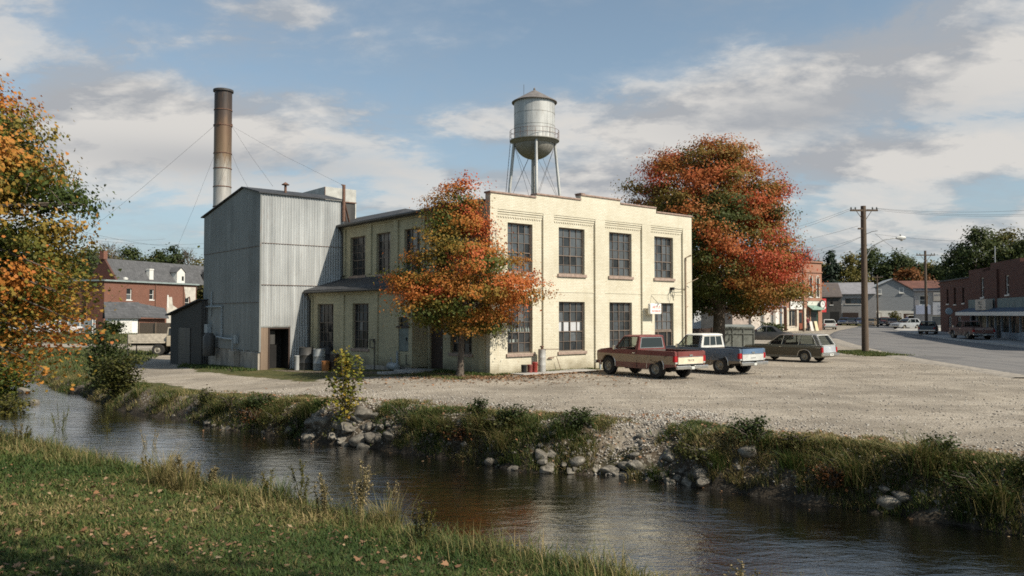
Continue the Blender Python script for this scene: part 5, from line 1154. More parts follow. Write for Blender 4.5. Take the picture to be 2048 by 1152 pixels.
# ---- grass and bank growth
def blades(name, X, Y, Z, L, wdt, tint, mat, bend=.5, g=rng, heading=None):
    n = len(X); a = g.random(n) * 2 * np.pi if heading is None else heading; bd = bend * g.uniform(.3, 1.3, n) * L
    wx, wy = -np.sin(a), np.cos(a); dx, dy = np.cos(a), np.sin(a); V = np.empty((n, 5, 3)); w = wdt * g.uniform(.7, 1.3, n) / 2
    for k, (f, s) in enumerate(((0, -1), (0, 1), (.55, .75), (.55, -.75), (1, 0))):
        off = bd * f ** 2; V[:, k, 0] = X + dx * off + wx * w * s; V[:, k, 1] = Y + dy * off + wy * w * s; V[:, k, 2] = Z + L * f - .25 * off * f
    b = 5 * np.arange(n)[:, None]; lp = np.concatenate((b + np.array([0, 1, 2, 3]), b + np.array([3, 2, 4])), 1).ravel(); tt = np.tile([4, 3], n)
    return npmesh(name, V.reshape(-1, 3), lp, tt, mat, np.repeat(np.clip(tint, 0, 1), 5))
def de2xy(d, e): return .6 * d - .8 * e, .8 * d + .6 * e
def near_lawn():
    g = np.random.default_rng(3); n = 300000
    y = 3.6 + 21 * g.random(n) ** 1.5; x = y * g.uniform(-1.15, .45, n); d = .6 * x + .8 * y; e = -.8 * x + .6 * y; nb = near_b(e)
    ok = d < nb + .45; x, y, d, nb = x[ok], y[ok], d[ok], nb[ok]; z = ground_z(x, y); edge = ss(1.6, .1, 0) * 0 + ss(-1.5, .1, d - nb)
    pn = fnoise(x * .9, y * .9, 51); L = (.035 + .04 * g.random(len(x)) + .10 * pn.clip(0)) * (1 + .16 * np.hypot(x, y) * .12) + edge * g.uniform(.0, .22, len(x))
    t = .43 + .95 * fnoise(x * .55, y * .55, 52) + .5 * fnoise(x * 2.3, y * 2.3, 53) + .18 * g.normal(size=len(x)) + edge * .28 * (g.random(len(x)) > .35); dist = np.hypot(x, y)
    o = blades('lawn_grass', x, y, z - .01, L, .006 + .0009 * dist, t, M_grass, 1.25, g); tag(o, 'short green lawn grass mixed with dry blades on the near bank', 'grass', kind='stuff')
near_lawn()
def fringe():
    g = np.random.default_rng(33); e = g.uniform(-9, 26, 24000); d = near_b(e) + g.normal(size=24000) * .33 - .05; x, y = de2xy(d, e); c = fnoise(e * .9, d * 0 + 4.4, 71); ok = (c + .08 * g.normal(size=len(e)) > -.08) & (d < near_b(e) + .5); x, y, c = x[ok], y[ok], c[ok]
    L = (.12 + .30 * g.random(len(x)) ** 1.5) * (1 + 2.2 * np.clip(c, 0, 1)); o = blades('edge_grass', x, y, ground_z(x, y) - .02, L, .009, .62 + .24 * g.normal(size=len(x)) + .5 * c, M_grass, .8, g); tag(o, 'taller straw coloured grass fringing the near bank of the stream', 'grass', kind='stuff')
fringe()
def far_grass():
    g = np.random.default_rng(4); e = np.concatenate((g.uniform(-4, 48, 70000), g.uniform(-4, 22, 80000))); k = g.random(len(e)); fw_ = far_w(e); lp = lip(e); d = fw_ - .05 + k * (lp + 1.3)
    x, y = de2xy(d, e); n1 = fnoise(x * .85, y * .85, 61); n2 = fnoise(x * 2.2, y * 2.2, 62)
    bare = np.exp(-((e - 9.2) / .7) ** 2) * .40 + np.exp(-((e - 17.6) / 2.0) ** 2) * .36 * (k < .75) + (k > .80) * .30 + np.exp(-((e - 27) / 1.2) ** 2) * .2
    ok = (n1 + n2 * .9 + g.normal(size=len(e)) * .05 - bare + .17) > 0; x, y, k, n1, n2, e = x[ok], y[ok], k[ok], n1[ok], n2[ok], e[ok]; z = ground_z(x, y)
    L = (.12 + .22 * g.random(len(x)) + .34 * np.clip(n2 + .2, 0, 1)) * np.where(k > .55, .34, .66); t = .60 + 1.1 * fnoise(x * .7, y * .7, 63) + .19 * g.normal(size=len(x)) + .2 * (g.random(len(x)) > .75)
    o = blades('bank_grass', x, y, z - .02, L, .016, t, M_grass, .9, g); tag(o, 'rough green and straw coloured grass covering the far bank of the stream', 'grass', kind='stuff')
    # grass further off: beside the track, at the foot of the walls, round the pole
    X, Y, LL, TT = [], [], [], []
    def patch(n, fx, L, t): p = np.array([fx() for _ in range(n)]); X.append(p[:, 0]); Y.append(p[:, 1]); LL.append(np.full(n, L) * g.uniform(.5, 1.3, n)); TT.append(t + .15 * g.normal(size=n))
    patch(7000, lambda: (g.uniform(22.2, 24.2) - 2.6 * (u := g.random()) * 0 + g.normal() * .4, g.uniform(49, 55.5)), .14, .5)
    patch(2600, lambda: (lambda v: (v.x, v.y))(fw(-.2 - abs(g.normal()) * .35, g.uniform(-1, 13.4) if g.random() < .6 else g.uniform(-.6, 3.4))), .14, .45)
    patch(2600, lambda: (lambda v: (v.x, v.y))(fw(-5.0 - abs(g.normal()) * .55, g.uniform(12.8, 27))), .16, .38)
    patch(1500, lambda: (lambda v: (v.x, v.y))(fw(g.uniform(.2, 6), -.1 - abs(g.normal()) * .18)), .10, .5)
    patch(1500, lambda: (lambda v: (v.x, v.y))(fw(-1.9 - abs(g.normal()) * .45, g.uniform(-1.2, 2.4))), .10, .55)
    patch(9000, lambda: (g.uniform(-40, -19), g.uniform(42, 66)), .28, .5); patch(4000, lambda: (g.uniform(-70, -28), g.uniform(76, 90)), .35, .5)
    x, y, L, t = map(np.concatenate, (X, Y, LL, TT)); m = poly_dist(x, y, TRACK) > 1.5; x, y, L, t = x[m], y[m], L[m], t[m]; dd = np.hypot(x, y)
    o = blades('verge_grass', x, y, ground_z(x, y) - .01, L, .010 + .0006 * dd, t, M_grass, .8, g); tag(o, 'short scruffy grass along the walls, the track and the foot of the utility pole', 'grass', kind='stuff')
far_grass()
def litter():
    g = np.random.default_rng(6); y = 4 + 9 * g.random(900) ** 1.2; x = y * g.uniform(-.7, .2, 900); d = .6 * x + .8 * y; ok = d < near_b(-.8 * x + .6 * y) - .2; x, y = x[ok][:620], y[ok][:620]
    yb = 4.5 + 10 * g.random(9000) ** 1.3; xb = yb * g.uniform(-.75, .2, 9000); okb = (.6 * xb + .8 * yb < near_b(-.8 * xb + .6 * yb) - .1) & (fnoise(xb * 1.1, yb * 1.1, 95) + .12 * g.normal(size=9000) > .10); xb, yb = xb[okb], yb[okb]
    P = [np.stack((xb, yb, ground_z(xb, yb) + .03 + .03 * g.random(len(xb))), -1), np.stack((x, y, ground_z(x, y) + .035 + .03 * g.random(len(x))), -1)]; S_ = [np.full(len(xb), .034), np.full(len(x), .066) * g.uniform(.6, 1.25, len(x))]
    a = g.random(1700) * 6.28; r = np.abs(g.normal(size=1700)) * 2.4; x = -1.6 + r * np.cos(a) * 1.4 + .6; y = 32.6 + r * np.sin(a) * .7; P.append(np.stack((x, y, ground_z(x, y) + .02), -1)); S_.append(np.full(len(x), .10))
    q = np.array([(lambda v: (v.x, v.y))(fw(g.uniform(.3, 6.0), -1.35 - abs(g.normal()) * .25)) for _ in range(900)]); P.append(np.stack((q[:, 0], q[:, 1], ground_z(q[:, 0], q[:, 1]) + .02), -1)); S_.append(np.full(900, .09))
    e = g.uniform(0, 26, 2200); k = g.random(2200); d = far_w(e) + .15 + k * (lip(e) + 1.2); x, y = de2xy(d, e); P.append(np.stack((x, y, ground_z(x, y) + .03 + .14 * g.random(2200) * (k < .7)), -1)); S_.append(np.full(2200, .07))
    e = g.uniform(-3, 24, 90); d = far_w(e) - np.abs(g.normal(size=90)) * .35 - .03; x, y = de2xy(d, e); P.append(np.stack((x, y, np.full(90, WATER + .012)), -1)); S_.append(np.full(90, .06))
    P = np.concatenate(P); s = np.concatenate(S_); o = leaves('fallen_leaves', P, 1.0, g.random(len(P)), M_litter, None, g, LOBE * 1.0, up=1.4, droop=0, fold=.1)
    # scale each leaf about its own centre
    V = np.empty(len(o.data.vertices) * 3, np.float32); o.data.vertices.foreach_get('co', V); V = V.reshape(len(P), -1, 3); V = P[:, None, :] + (V - P[:, None, :]) * s[:, None, None]; o.data.vertices.foreach_set('co', V.astype(np.float32).ravel()); o.data.update()
    tag(o, 'brown and orange fallen leaves strewn over lawn, bank and gravel', 'leaf litter', kind='stuff')
litter()
def tuft(name, label, cat, group, x, y, n, L, mat, t0, spread=.12, wdt=.012, bend=.8, seed=0, lean=None, z=None):
    g = np.random.default_rng(seed); z0 = gz(x, y) if z is None else z; r = np.abs(g.normal(size=n)) * spread; a = g.random(n) * 6.28; X = r * np.cos(a); Yv = r * np.sin(a); hd = a + g.normal(size=n) * .5
    if lean is not None: hd = np.where(g.random(n) < .7, lean + g.normal(size=n) * .7, hd)
    o = blades(name, X, Yv, np.zeros(n) - .03, L * g.uniform(.45, 1.15, n), wdt, t0 + .22 * g.normal(size=n), mat, bend, g, hd); o.location = (x, y, z0); return tag(o, label, cat, group)
k = 0
g_ = np.random.default_rng(15)
for e, f, n, L, t0 in [(-1.5, .35, 320, .85, .6), (.2, .6, 380, .9, .7), (1.6, .3, 320, .8, .6), (2.8, .6, 380, .95, .7), (4.0, .4, 320, .8, .62), (5.2, .3, 170, .55, .42), (5.9, .7, 150, .5, .4), (6.8, .2, 150, .5, .45), (8.2, .15, 170, .5, .36), (10.6, .5, 190, .55, .4), (12.0, .3, 220, .75, .7), (13.0, .55, 220, .8, .75), (14.0, .35, 190, .7, .68), (15.0, .3, 170, .6, .6), (19.6, .5, 180, .6, .6), (21, .35, 200, .65, .62), (22.4, .6, 190, .55, .5), (24, .35, 180, .6, .55), (25.6, .6, 180, .55, .5), (27.8, .4, 170, .5, .5), (30, .5, 160, .5, .5), (32.5, .5, 160, .5, .45)]:
    d = float(far_w(e) + f * lip(e)); x, y = de2xy(d, e); k += 1
    tuft('grass_tussock', 'shaggy tussock of long grass hanging over the far bank of the stream', 'grass tussock', 'long grass tussocks along the far bank', x, y, n, L, M_grass, t0, .2, .014, 1.15, 200 + k, R(-127))
# near bank weeds
def stalk_weed(name, label, x, y, h, n, mat, t0, seed, group=None, heads=True, spread=.12):
    g = np.random.default_rng(seed); t = thing(name, label, 'weed', (x, y, gz(x, y)), 0, group); m = MB(); P = []
    for i in range(n):
        a = g.random() * 6.28; s = Vector((g.normal() * spread * .5, g.normal() * spread * .5, -.02)); H = h * g.uniform(.6, 1.05); e = s + Vector((math.cos(a) * H * .2, math.sin(a) * H * .2, H)); q = s.lerp(e, .5) - Vector((math.cos(a), math.sin(a), 0)) * H * .04
        m.path([s, q, e], [.007, .0055, .003], 4)
        for j in range(10):
            f = g.uniform(.35, 1); b = s.lerp(e, f); c = b + Vector((g.normal() * .06, g.normal() * .06, .05 + .04 * g.random())) * (1.25 - .6 * f); m.path([b, c], [.0035, .002], 3); P += [np.array(b.lerp(c, w)) + g.normal(size=3) * .008 for w in np.linspace(0, 1, 7)]
        P += [np.array(s.lerp(e, w)) + g.normal(size=3) * .012 for w in np.linspace(.0, 1, 100)]
    m.build('stem', M_straw, t); P = np.array(P); leaves('seed_heads', P, .027, np.clip(t0 + .2 * g.normal(size=len(P)), 0, 1), mat, t, g); return t
def gpt(px, py, n=40):                         # a spot on the ground seen from the road bridge side, used while laying out
    q = R(PITCH); u = (px - 1024) / 1596; v = (576 - py) / 1596; d = (u, math.cos(q) - v * math.sin(q), math.sin(q) + v * math.cos(q)); y = 3.0
    while y < 150:
        if 2.6 + d[2] / d[1] * y < gz(d[0] / d[1] * y, y): break
        y += .04
    return d[0] / d[1] * y, y
for px, py, hp, n, mt, t0, lb in ((652, 1040, 95, 5, M_straw, .4, 'dry brown weed with thin seed stalks left of the tallest bushy weed'), (718, 1045, 112, 9, M_straw, .55, 'tallest bushy straw coloured weed on the near bank before the dark water'), (775, 1050, 90, 5, M_straw, .7, 'wispy straw weed just right of the tallest bushy weed'), (425, 985, 50, 5, M_straw, .45, 'small brown weed standing against the pale water at left'), (478, 985, 48, 6, M_leaf_olive, .5, 'leafy brown weed on the bank edge between two small weeds'), (530, 1000, 55, 5, M_leaf_olive, .6, 'small weed with reddish heads on the bank edge'),
                                   (300, 940, 90, 5, M_straw, .8, 'thin pale reed stalks beside the straw clump on the near bank'), (1000, 1110, 75, 3, M_straw, .8, 'tall bleached grass stalks near the lower middle of the photo'), (1370, 1150, 85, 4, M_leaf_olive, .2, 'dark leafy weed rising over the water at the bottom edge'), (1240, 1152, 60, 5, M_leaf_olive, .4, 'low reddish weed at the bottom edge beside the water'), (120, 900, 90, 8, M_leaf_yel, .35, 'yellow green bank weed at the left before the water'), (215, 905, 80, 6, M_leaf_olive, .5, 'dark drooping weed at the left bank edge')):
    x, y = gpt(px, min(py, 1151)); stalk_weed('bank_weed', lb, x, y, hp * y / 1596, n, mt, t0, px)
for i, (px, py, hp, n, t0, lb) in enumerate(((330, 975, 62, 260, .85, 'straw yellow grass clump standing before the pale water'), (365, 985, 50, 160, .8, 'smaller straw clump right beside the tall straw clump'), (775, 1062, 60, 170, .8, 'straw grass clump under the wispy weed'), (560, 1010, 50, 150, .3, 'dark green broad grass clump on the near bank edge'), (90, 880, 40, 200, .65, 'straw coloured clump at the left of the near bank'), (860, 1085, 50, 120, .75, 'thin pale clump between the weeds and the bottom middle'), (950, 1100, 55, 120, .55, 'green and straw clump near the lower middle'), (1120, 1130, 50, 120, .6, 'green and straw clump right of the lower middle'), (1180, 1145, 45, 120, .4, 'green clump at the bottom edge beside the water'), (700, 1040, 40, 170, .5, 'green clump at the foot of the bushy weed'), (450, 1000, 35, 170, .6, 'mixed clump under the small brown weeds'), (230, 930, 40, 200, .6, 'mixed clump at the left bank edge'))):
    x, y = gpt(px, py); tuft('grass_clump', lb, 'grass clump', 'grass clumps on the near bank', x, y, int(n * 1.5), 1.45 * hp * y / 1596, M_grass, t0, .13, .008, .7, 300 + i)
def bush(name, label, x, y, h, w, n, leaf, mat, seed, t0=.4, z=None, stems=9, shape=KITE, top=1.0):
    g = np.random.default_rng(seed); t = thing(name, label, 'bush', (x, y, gz(x, y) if z is None else z)); m = MB(); P = []; T = []
    for i in range(stems):
        a = g.random() * 6.28; L = h * g.uniform(.55, 1.0); e = Vector((math.cos(a) * w * g.uniform(.1, .6), math.sin(a) * w * g.uniform(.1, .6), L)); m.path([(0, 0, -.1), tuple(e * .5 + Vector((0, 0, .1))), tuple(e)], [.018, .012, .004], 5)
        for j in range(n // stems): f = g.random() ** .75; p = np.array(e) * f + g.normal(size=3) * np.array([w * .20, w * .20, h * .07]) * (1.2 - .6 * f * top); p[2] = abs(p[2]); P.append(p); T.append(t0 + .15 * g.normal() + .12 * math.sin(i * 2.1))
    m.build('stem', M_bark, t); leaves('foliage', np.array(P), leaf, np.array(T), mat, t, g, shape); return t
bush('dark_shrub', 'tall dark green shrub on the stream bank left of the track', -17.9, 35.2, 2.7, 1.5, 2600, .14, M_leaf_green, 61, .45, stems=16)
bush('dark_shrub', 'lower dark shrub overhanging the water below the tall dark shrub', -15.9, 32.6, 1.7, 1.6, 2200, .14, M_leaf_olive, 62, .25, stems=14)
bush('yellow_sapling', 'slender maple sapling with yellow and orange leaves on the far bank of the stream', -4.75, 23.0, 2.15, .85, 1000, .10, M_leaf_yel, 63, .55, stems=11, shape=LOBE)
bush('bank_bush', 'green and yellow bush at the left edge of the stream under the orange maple', -24.2, 38.0, 2.4, 2.4, 2600, .17, M_leaf_yel, 64, .2, stems=16)
bush('bank_bush', 'olive bush low on the left bank just before the far water', -19.2, 29.8, 1.4, 1.9, 2000, .14, M_leaf_olive, 65, .5, stems=14)
bush('hedge_bush', 'small green hedge in front of the white annex', bx(1545, 94), 94, 1.3, 2.4, 900, .3, M_leaf_green, 66, .7, stems=20)
bush('roadside_bush', 'pale green bush in front of the garage arch of the gabled barn', bx(1790, 148), 148, 2.5, 1.7, 700, .4, M_leaf_olive, 67, .5, stems=16)
bush('yard_bush', 'dark green bush beside the white garage', bx(225, 91), 91, 1.6, 2.6, 900, .3, M_leaf_green, 68, .5, stems=16)
for i, (e, f, h, w, mt, lb) in enumerate(((13.3, .75, .55, .5, M_leaf_green, 'low leafy weed patch on the far bank under the factory maple'), (6.3, .95, .5, .7, M_leaf_green, 'low green weed bush on the bank lip below the blue pickup'), (2.6, .95, .5, .6, M_leaf_green, 'upright dark weed on the bank lip right of the middle'), (.8, .9, .55, .8, M_leaf_green, 'leafy green weed patch on the bank at the right'), (-.8, .5, .6, .7, M_leaf_yel, 'yellow green leafy weed above the water at far right'), (10.4, .85, .5, .7, M_leaf_green, 'dense green weed bush beside the gravel spill'), (12.2, .95, .45, .8, M_leaf_green, 'dense green weed patch left of the gravel spill'), (22.0, .75, .5, .8, M_leaf_green, 'green weed patch on the bank left of the yellow sapling'))):
    d = float(far_w(e) + f * lip(e)); x, y = de2xy(d, e); bush('bank_weed_bush', lb, x, y, h, w, 700, .075, mt, 400 + i, .45, stems=12)
for i in range(16):                            # scattered dry stalks along the near water's edge
    gq = np.random.default_rng(900 + i); e = gq.uniform(-4, 20); d = float(near_b(e)) + gq.uniform(-.45, .15); x, y = de2xy(d, e)
    stalk_weed('dry_weed', 'dry brown seed stalks standing along the near edge of the stream', x, y, gq.uniform(.35, .75), int(gq.integers(3, 7)), [M_straw, M_straw, M_leaf_olive][i % 3], gq.uniform(.4, .75), 900 + i, 'dry stalks along the near water edge')
g2 = np.random.default_rng(81)
for i in range(26):
    e = -2.5 + i * 1.12 + g2.uniform(-.4, .4)
    if abs(e - 9.2) < .9 or abs(e - 17.4) < 1.2: continue
    d = float(far_w(e) + g2.uniform(.15, .8) * lip(e)); x, y = de2xy(d, e); bush('bank_scrub', 'low tangled brown green scrub growing on the far bank of the stream', x, y, g2.uniform(.3, .55), g2.uniform(.7, 1.2), 520, .065, [M_leaf_green, M_leaf_olive, M_leaf_rust, M_leaf_olive][i % 4], 700 + i, g2.uniform(.2, .5), stems=14)['group'] = 'scrub on the far bank'
# ---- stones
RM = []
for i in range(6):
    g = np.random.default_rng(500 + i); bm = bmesh.new(); bmesh.ops.create_icosphere(bm, subdivisions=3, radius=.5); off = Vector(g.normal(size=3) * 5)
    pl = [(Vector(g.normal(size=3)).normalized(), g.uniform(.20, .36)) for _ in range(9)]
    for v in bm.verts:
        for n, d_ in pl:
            q = v.co.dot(n)
            if q > d_: v.co -= n * (q - d_) * (.95 if i % 3 else .6)
        v.co *= 1 + .16 * mnoise.noise(v.co * 2.2 + off) + .05 * mnoise.noise(v.co * 7 + off)
    me = bpy.data.meshes.new('stone'); bm.to_mesh(me); bm.free(); me.materials.append(M_rock); me.polygons.foreach_set('use_smooth', [True] * len(me.polygons)); me.set_sharp_from_angle(angle=R(38)); RM.append(me)
def stone(x, y, s, i, label, group, z=None, sq=.7):
    o = bpy.data.objects.new('bank_stone', RM[i % 6]); COL.objects.link(o); o.location = (x, y, (gz(x, y) if z is None else z) + s * sq * .05); o.scale = (s * g_.uniform(.85, 1.3), s * g_.uniform(.8, 1.1), s * sq * g_.uniform(.85, 1.15)); o.rotation_euler = (g_.uniform(-.3, .3), g_.uniform(-.3, .3), g_.uniform(0, 6.28)); return tag(o, label, 'stone', group)
def scatter_stones(n, e0, e1, f0, f1, s0, s1, label, group):
    for i in range(n): e = g_.uniform(e0, e1); d = float(far_w(e) + g_.uniform(f0, f1) * lip(e)); x, y = de2xy(d, e); stone(x, y, g_.uniform(s0, s1) * (1 if g_.random() < .7 else .6), int(g_.integers(0, 6)), label, group)
scatter_stones(26, 15.6, 19.2, -.02, .62, .28, .62, 'grey stone in the tumbled heap on the far bank below the yellow sapling', 'tumbled stones below the yellow sapling')
scatter_stones(22, 8.6, 11.6, .0, .75, .18, .46, 'grey stone in the broken bank beside the gravel spill', 'stones beside the gravel spill')
scatter_stones(16, 5.6, 8.4, -.03, .45, .25, .5, 'grey stone at the foot of the far bank right of the gravel spill', 'stones at the foot of the bank below the pickups')
scatter_stones(14, -1, 5.4, -.02, .35, .22, .5, 'half hidden grey stone among the long grass at the right of the far bank', 'stones among the grass on the right bank')
scatter_stones(12, 19.5, 27, -.04, .1, .18, .4, 'pale flat stone along the waterline left of the yellow sapling', 'flat stones along the left waterline')
scatter_stones(7, 11.3, 12.2, -.14, -.02, .15, .28, 'small pale flat stone in the shallow water below the factory corner', 'flat stones in the shallows')
scatter_stones(24, 8.2, 20.5, -.02, .35, .2, .48, 'grey stone in the low broken strip of rocks along the far waterline', 'rocks along the far waterline')
scatter_stones(8, 16.2, 18.6, -.10, -.01, .3, .6, 'flat pale stone at the water edge under the tumbled heap', 'flat stones under the tumbled heap')
for px, py, s, lb in ((1257, 944, .52, 'rounded pale boulder at the water edge, the left of two big ones'), (1325, 950, .50, 'rounded grey boulder at the water edge, the right of two big ones'), (1290, 938, .42, 'mossy grey boulder wedged between the two big boulders'), (1990, 1028, .55, 'dark boulder at the waterline at the far right'), (47, 786, .75, 'pale domed boulder standing in the far left water'), (66, 808, .55, 'flat pale boulder just breaking the water at left')):
    q = R(PITCH); u = (px - 1024) / 1596; v = (576 - py) / 1596; D = (u, math.cos(q) - v * math.sin(q), math.sin(q) + v * math.cos(q)); tt = (WATER - 2.6) / D[2]; stone(D[0] * tt, D[1] * tt, s, px, lb, None, WATER + .02, .75)
def pebbles():
    g = np.random.default_rng(9); n = 3500; e = 9.2 + g.normal(size=n) * .6; d = far_w(e) + g.random(n) * (lip(e) + 2.2); x, y = de2xy(d, e)
    e2 = g.uniform(-4, 25, 9000); d2 = far_w(e2) + lip(e2) + np.abs(g.normal(size=9000)) * 1.6 - .2; x2, y2 = de2xy(d2, e2); e3 = g.uniform(-3, 26, 1600); d3 = far_w(e3) + g.random(1600) * lip(e3); x3, y3 = de2xy(d3, e3)
    xl = g.uniform(-9, 24, 26000); yl = 17 + 24 * g.random(26000) ** 1.3; w_, _s = zones(xl, yl); okl = (w_ > .6) & (g.random(26000) < .35 + .9 * fnoise(xl * .5, yl * .5, 91)); xl, yl = xl[okl], yl[okl]
    x = np.concatenate((x, x2, x3, xl)); y = np.concatenate((y, y2, y3, yl)); n = len(x); z = ground_z(x, y); s = .016 + .026 * g.random(n) ** 2
    O = np.array([(1, 0, 0), (-1, 0, 0), (0, 1, 0), (0, -1, 0), (0, 0, .7), (0, 0, -.7)]); F = np.array([(0, 2, 4), (2, 1, 4), (1, 3, 4), (3, 0, 4), (2, 0, 5), (1, 2, 5), (3, 1, 5), (0, 3, 5)])
    V = O[None] * s[:, None, None] * g.uniform(.6, 1.3, (n, 6, 1)); a = g.random(n) * 6.28; c, q = np.cos(a)[:, None], np.sin(a)[:, None]; V = np.stack((V[..., 0] * c - V[..., 1] * q, V[..., 0] * q + V[..., 1] * c, V[..., 2]), -1) + np.stack((x, y, z + s * .2), -1)[:, None]
    k = NT('pebble', .85, 0, .2); a = k.attr('tint'); k.color(k.ramp(a.outputs['Fac'], ((0, (.14, .12, .10)), (.5, (.31, .275, .23)), (1, (.44, .405, .35)))))
    o = npmesh('spilled_gravel', V.reshape(-1, 3), (F[None] + 6 * np.arange(n)[:, None, None]).ravel(), np.full(n * 8, 3), k.m, np.repeat(g.random(n), 6)); tag(o, 'loose gravel spilled over the lip of the far bank', 'gravel', kind='stuff')
pebbles()
# ------------------------------------------------------------------ town behind
def at(px, py, Y):
    q = R(PITCH); u = (px - 1024) / 1596; v = (576 - py) / 1596; d = Vector((u, math.cos(q) - v * math.sin(q), math.sin(q) + v * math.cos(q))); return Vector((0, 0, 2.6)) + d * (Y / d.y)
def block(name, label, cat, x, y, rz): return thing(name, label, cat, (x, y, float(plat(x, y))), rz)
def simple_window(t, o, u, n, w, z0, z1, fm=None, gl=None, cols=1, rows=2, sill=True, sm=None, nm='window'):
    return window(t, o, u, n, w, z0, z1, cols, rows, gl or M_glass_dark, nm, frame_m=fm or M_wintrim, sill=sill, sillm=sm or M_wintrim, fw_=.09, mw=.06)
def gable_house(t, L, D, hw, hr, wallm, roofm, ops_f=(), ops_s=(), ridge='x', over=.35, z0=-.6, wins=True, fm=None, gl=None):
    """walls 0..L along x, 0..D along y; front faces -y; ridge along x or y"""
    m = MB(); m.wall((0, 0), (1, 0), L, z0, hw, ops_f, .15, (0, -1)); m.wall((L, 0), (0, 1), D, z0, hw, (), .15, (1, 0)); m.wall((L, D), (-1, 0), L, z0, hw, (), .15, (0, 1)); m.wall((0, D), (0, -1), D, z0, hw, ops_s, .15, (-1, 0))
    r = MB(); th = .12
    if ridge == 'x':
        for x in (0, L): m.poly([(x, 0, hw), (x, D, hw), (x, D / 2, hr)])
        s = over * (hr - hw) / (D / 2)
        for y0, y1 in ((-over, D / 2), (D + over, D / 2)): r.prism([(-over, y0, hw - s), (L + over, y0, hw - s), (L + over, y1, hr), (-over, y1, hr)], (0, 0, th))
    else:
        for y in (0, D): m.poly([(0, y, hw), (L, y, hw), (L / 2, y, hr)])
        s = over * (hr - hw) / (L / 2)
        for x0, x1 in ((-over, L / 2), (L + over, L / 2)): r.prism([(x0, -over, hw - s), (x0, D + over, hw - s), (x1, D + over, hr), (x1, -over, hr)], (0, 0, th))
    m.build('wall', wallm, t); r.build('roof', roofm, t)
    if wins:
        for a, b, c, d in ops_f: simple_window(t, (a, .12), (1, 0), (0, -1), b - a, c, d, fm, gl)
        for a, b, c, d in ops_s: simple_window(t, (.12, D - a), (0, -1), (-1, 0), b - a, c, d, fm, gl)
def brick_hall():
    a = math.atan2(.936, .352); t = block('brick_hall', 'long two storey red brick building with grey slate roof and white dormers', 'brick building', -58.8, 115, a)
    # local x along the lit long side, y to the left (shaded side)
    L, D, H = 18.4, 5.7, 6.95
    m = MB(); ops = [(4.0, 5.0, 4.3, 6.0), (8.4, 9.3, 4.4, 6.0), (.6, 1.3, 1.6, 4.0), (15.8, 16.9, 3.2, 4.9)]
    m.wall((0, 0), (1, 0), L, -.6, H, ops, .2, (0, -1)); m.wall((0, D), (0, -1), D, -.6, H, (), .2, (-1, 0)); m.wall((L, 0), (0, 1), D, -.6, H, (), .2, (1, 0)); m.wall((L, D), (-1, 0), L, -.6, H, (), .2, (0, 1)); m.box(.1, L - .1, .1, D - .1, 6.5, H - .02)
    m.build('wall', M_brick, t)
    for q in ops: simple_window(t, (q[0], .15), (1, 0), (0, -1), q[1] - q[0], q[2], q[3])
    w = MB(); w.wall((0, 9.6), (0, -1), 3.9, -.6, 6.7, [(1.4, 2.2, 4.2, 5.6)], .2, (-1, 0)); w.wall((0, 5.71), (1, 0), 6, -.6, 6.7, (), .2, (0, -1)); w.box(.25, 6, 5.72, 9.6, 6.5, 6.69); w.build('rear_wing', M_brick_dark, t); simple_window(t, (.15, 8.2), (0, -1), (-1, 0), .8, 4.2, 5.6)
    c = MB(); c.box(-.35, L + .3, -.35, .3, H, H + .22); c.box(-.35, .3, .31, 9.7, H, H + .22); c.build('cornice', plain('cornice_tin', (.24, .28, .27), .6, .2, 2), t)
    r = MB(); r.prism([(2, .0, 7.05), (2, 2.5, 10.45), (23, 2.5, 10.45), (23, .0, 7.05)], (0, .12, 0)); r.prism([(2, 5, 7.05), (2, 2.5, 10.45), (23, 2.5, 10.45), (23, 5, 7.05)], (0, .12, 0)); R_ = r.build('roof', M_slate, t)
    g = MB(); g.prism([(1.9, -.15, 7.17), (1.9, 5.15, 7.17), (1.9, 2.5, 10.75)], (.35, 0, 0)); g.build('gable_wall', M_brick_dark, t)  # gable away from the sun: its shade put into a darker brick colour
    for x in (2.9, 3.6): pass
    k = MB(); k.box(1.7, 2.4, 2.1, 2.9, 10.3, 11.5); k.build('chimney', M_brick, R_)
    k = MB(); k.box(8.7, 9.5, .35, 1.0, 7.2, 9.0); k.box(8.65, 9.55, .3, 1.05, 9.0, 9.2); k.build('chimney', M_wintrim, R_)
    for x, wd in ((14.0, 1.7), (21.0, 1.5)):
        d = MB(); d.prism([(x, -.05, 7.2), (x + wd, -.05, 7.2), (x + wd, -.05, 8.9), (x + wd / 2, -.05, 9.6), (x, -.05, 8.9)], (0, 1.8, 0)); Dm = d.build('dormer', M_wintrim, t)
        d = MB(); d.box(x + wd * .6, x + wd * .85, -.09, -.04, 7.6, 8.3); d.build('dormer_pane', M_glass_dark, Dm); d = MB(); d.prism([(x - .2, -.15, 8.85), (x + wd / 2, -.15, 9.68), (x + wd / 2, 2.0, 9.68), (x - .2, 2.0, 8.85)], (0, 0, .08)); d.prism([(x + wd + .2, -.15, 8.85), (x + wd / 2, -.15, 9.69), (x + wd / 2, 2.0, 9.69), (x + wd + .2, 2.0, 8.85)], (0, 0, .08)); d.build('dormer_roof', M_slate, Dm)
    k = MB(); k.box(20.6, 20.95, .3, .8, 7.2, 9.3); k.build('flue', M_iron, t)
    k = MB(); k.lathe([(0, 0), (.35, .1), (.38, .35), (0, .5)], 12, (4.0, .25, 7.2)); k.build('roof_fan', M_wintrim, t)
    p = MB(); p.box(11.6, L - 2.4, -.02, .0, 3.5, H - .3) if False else None
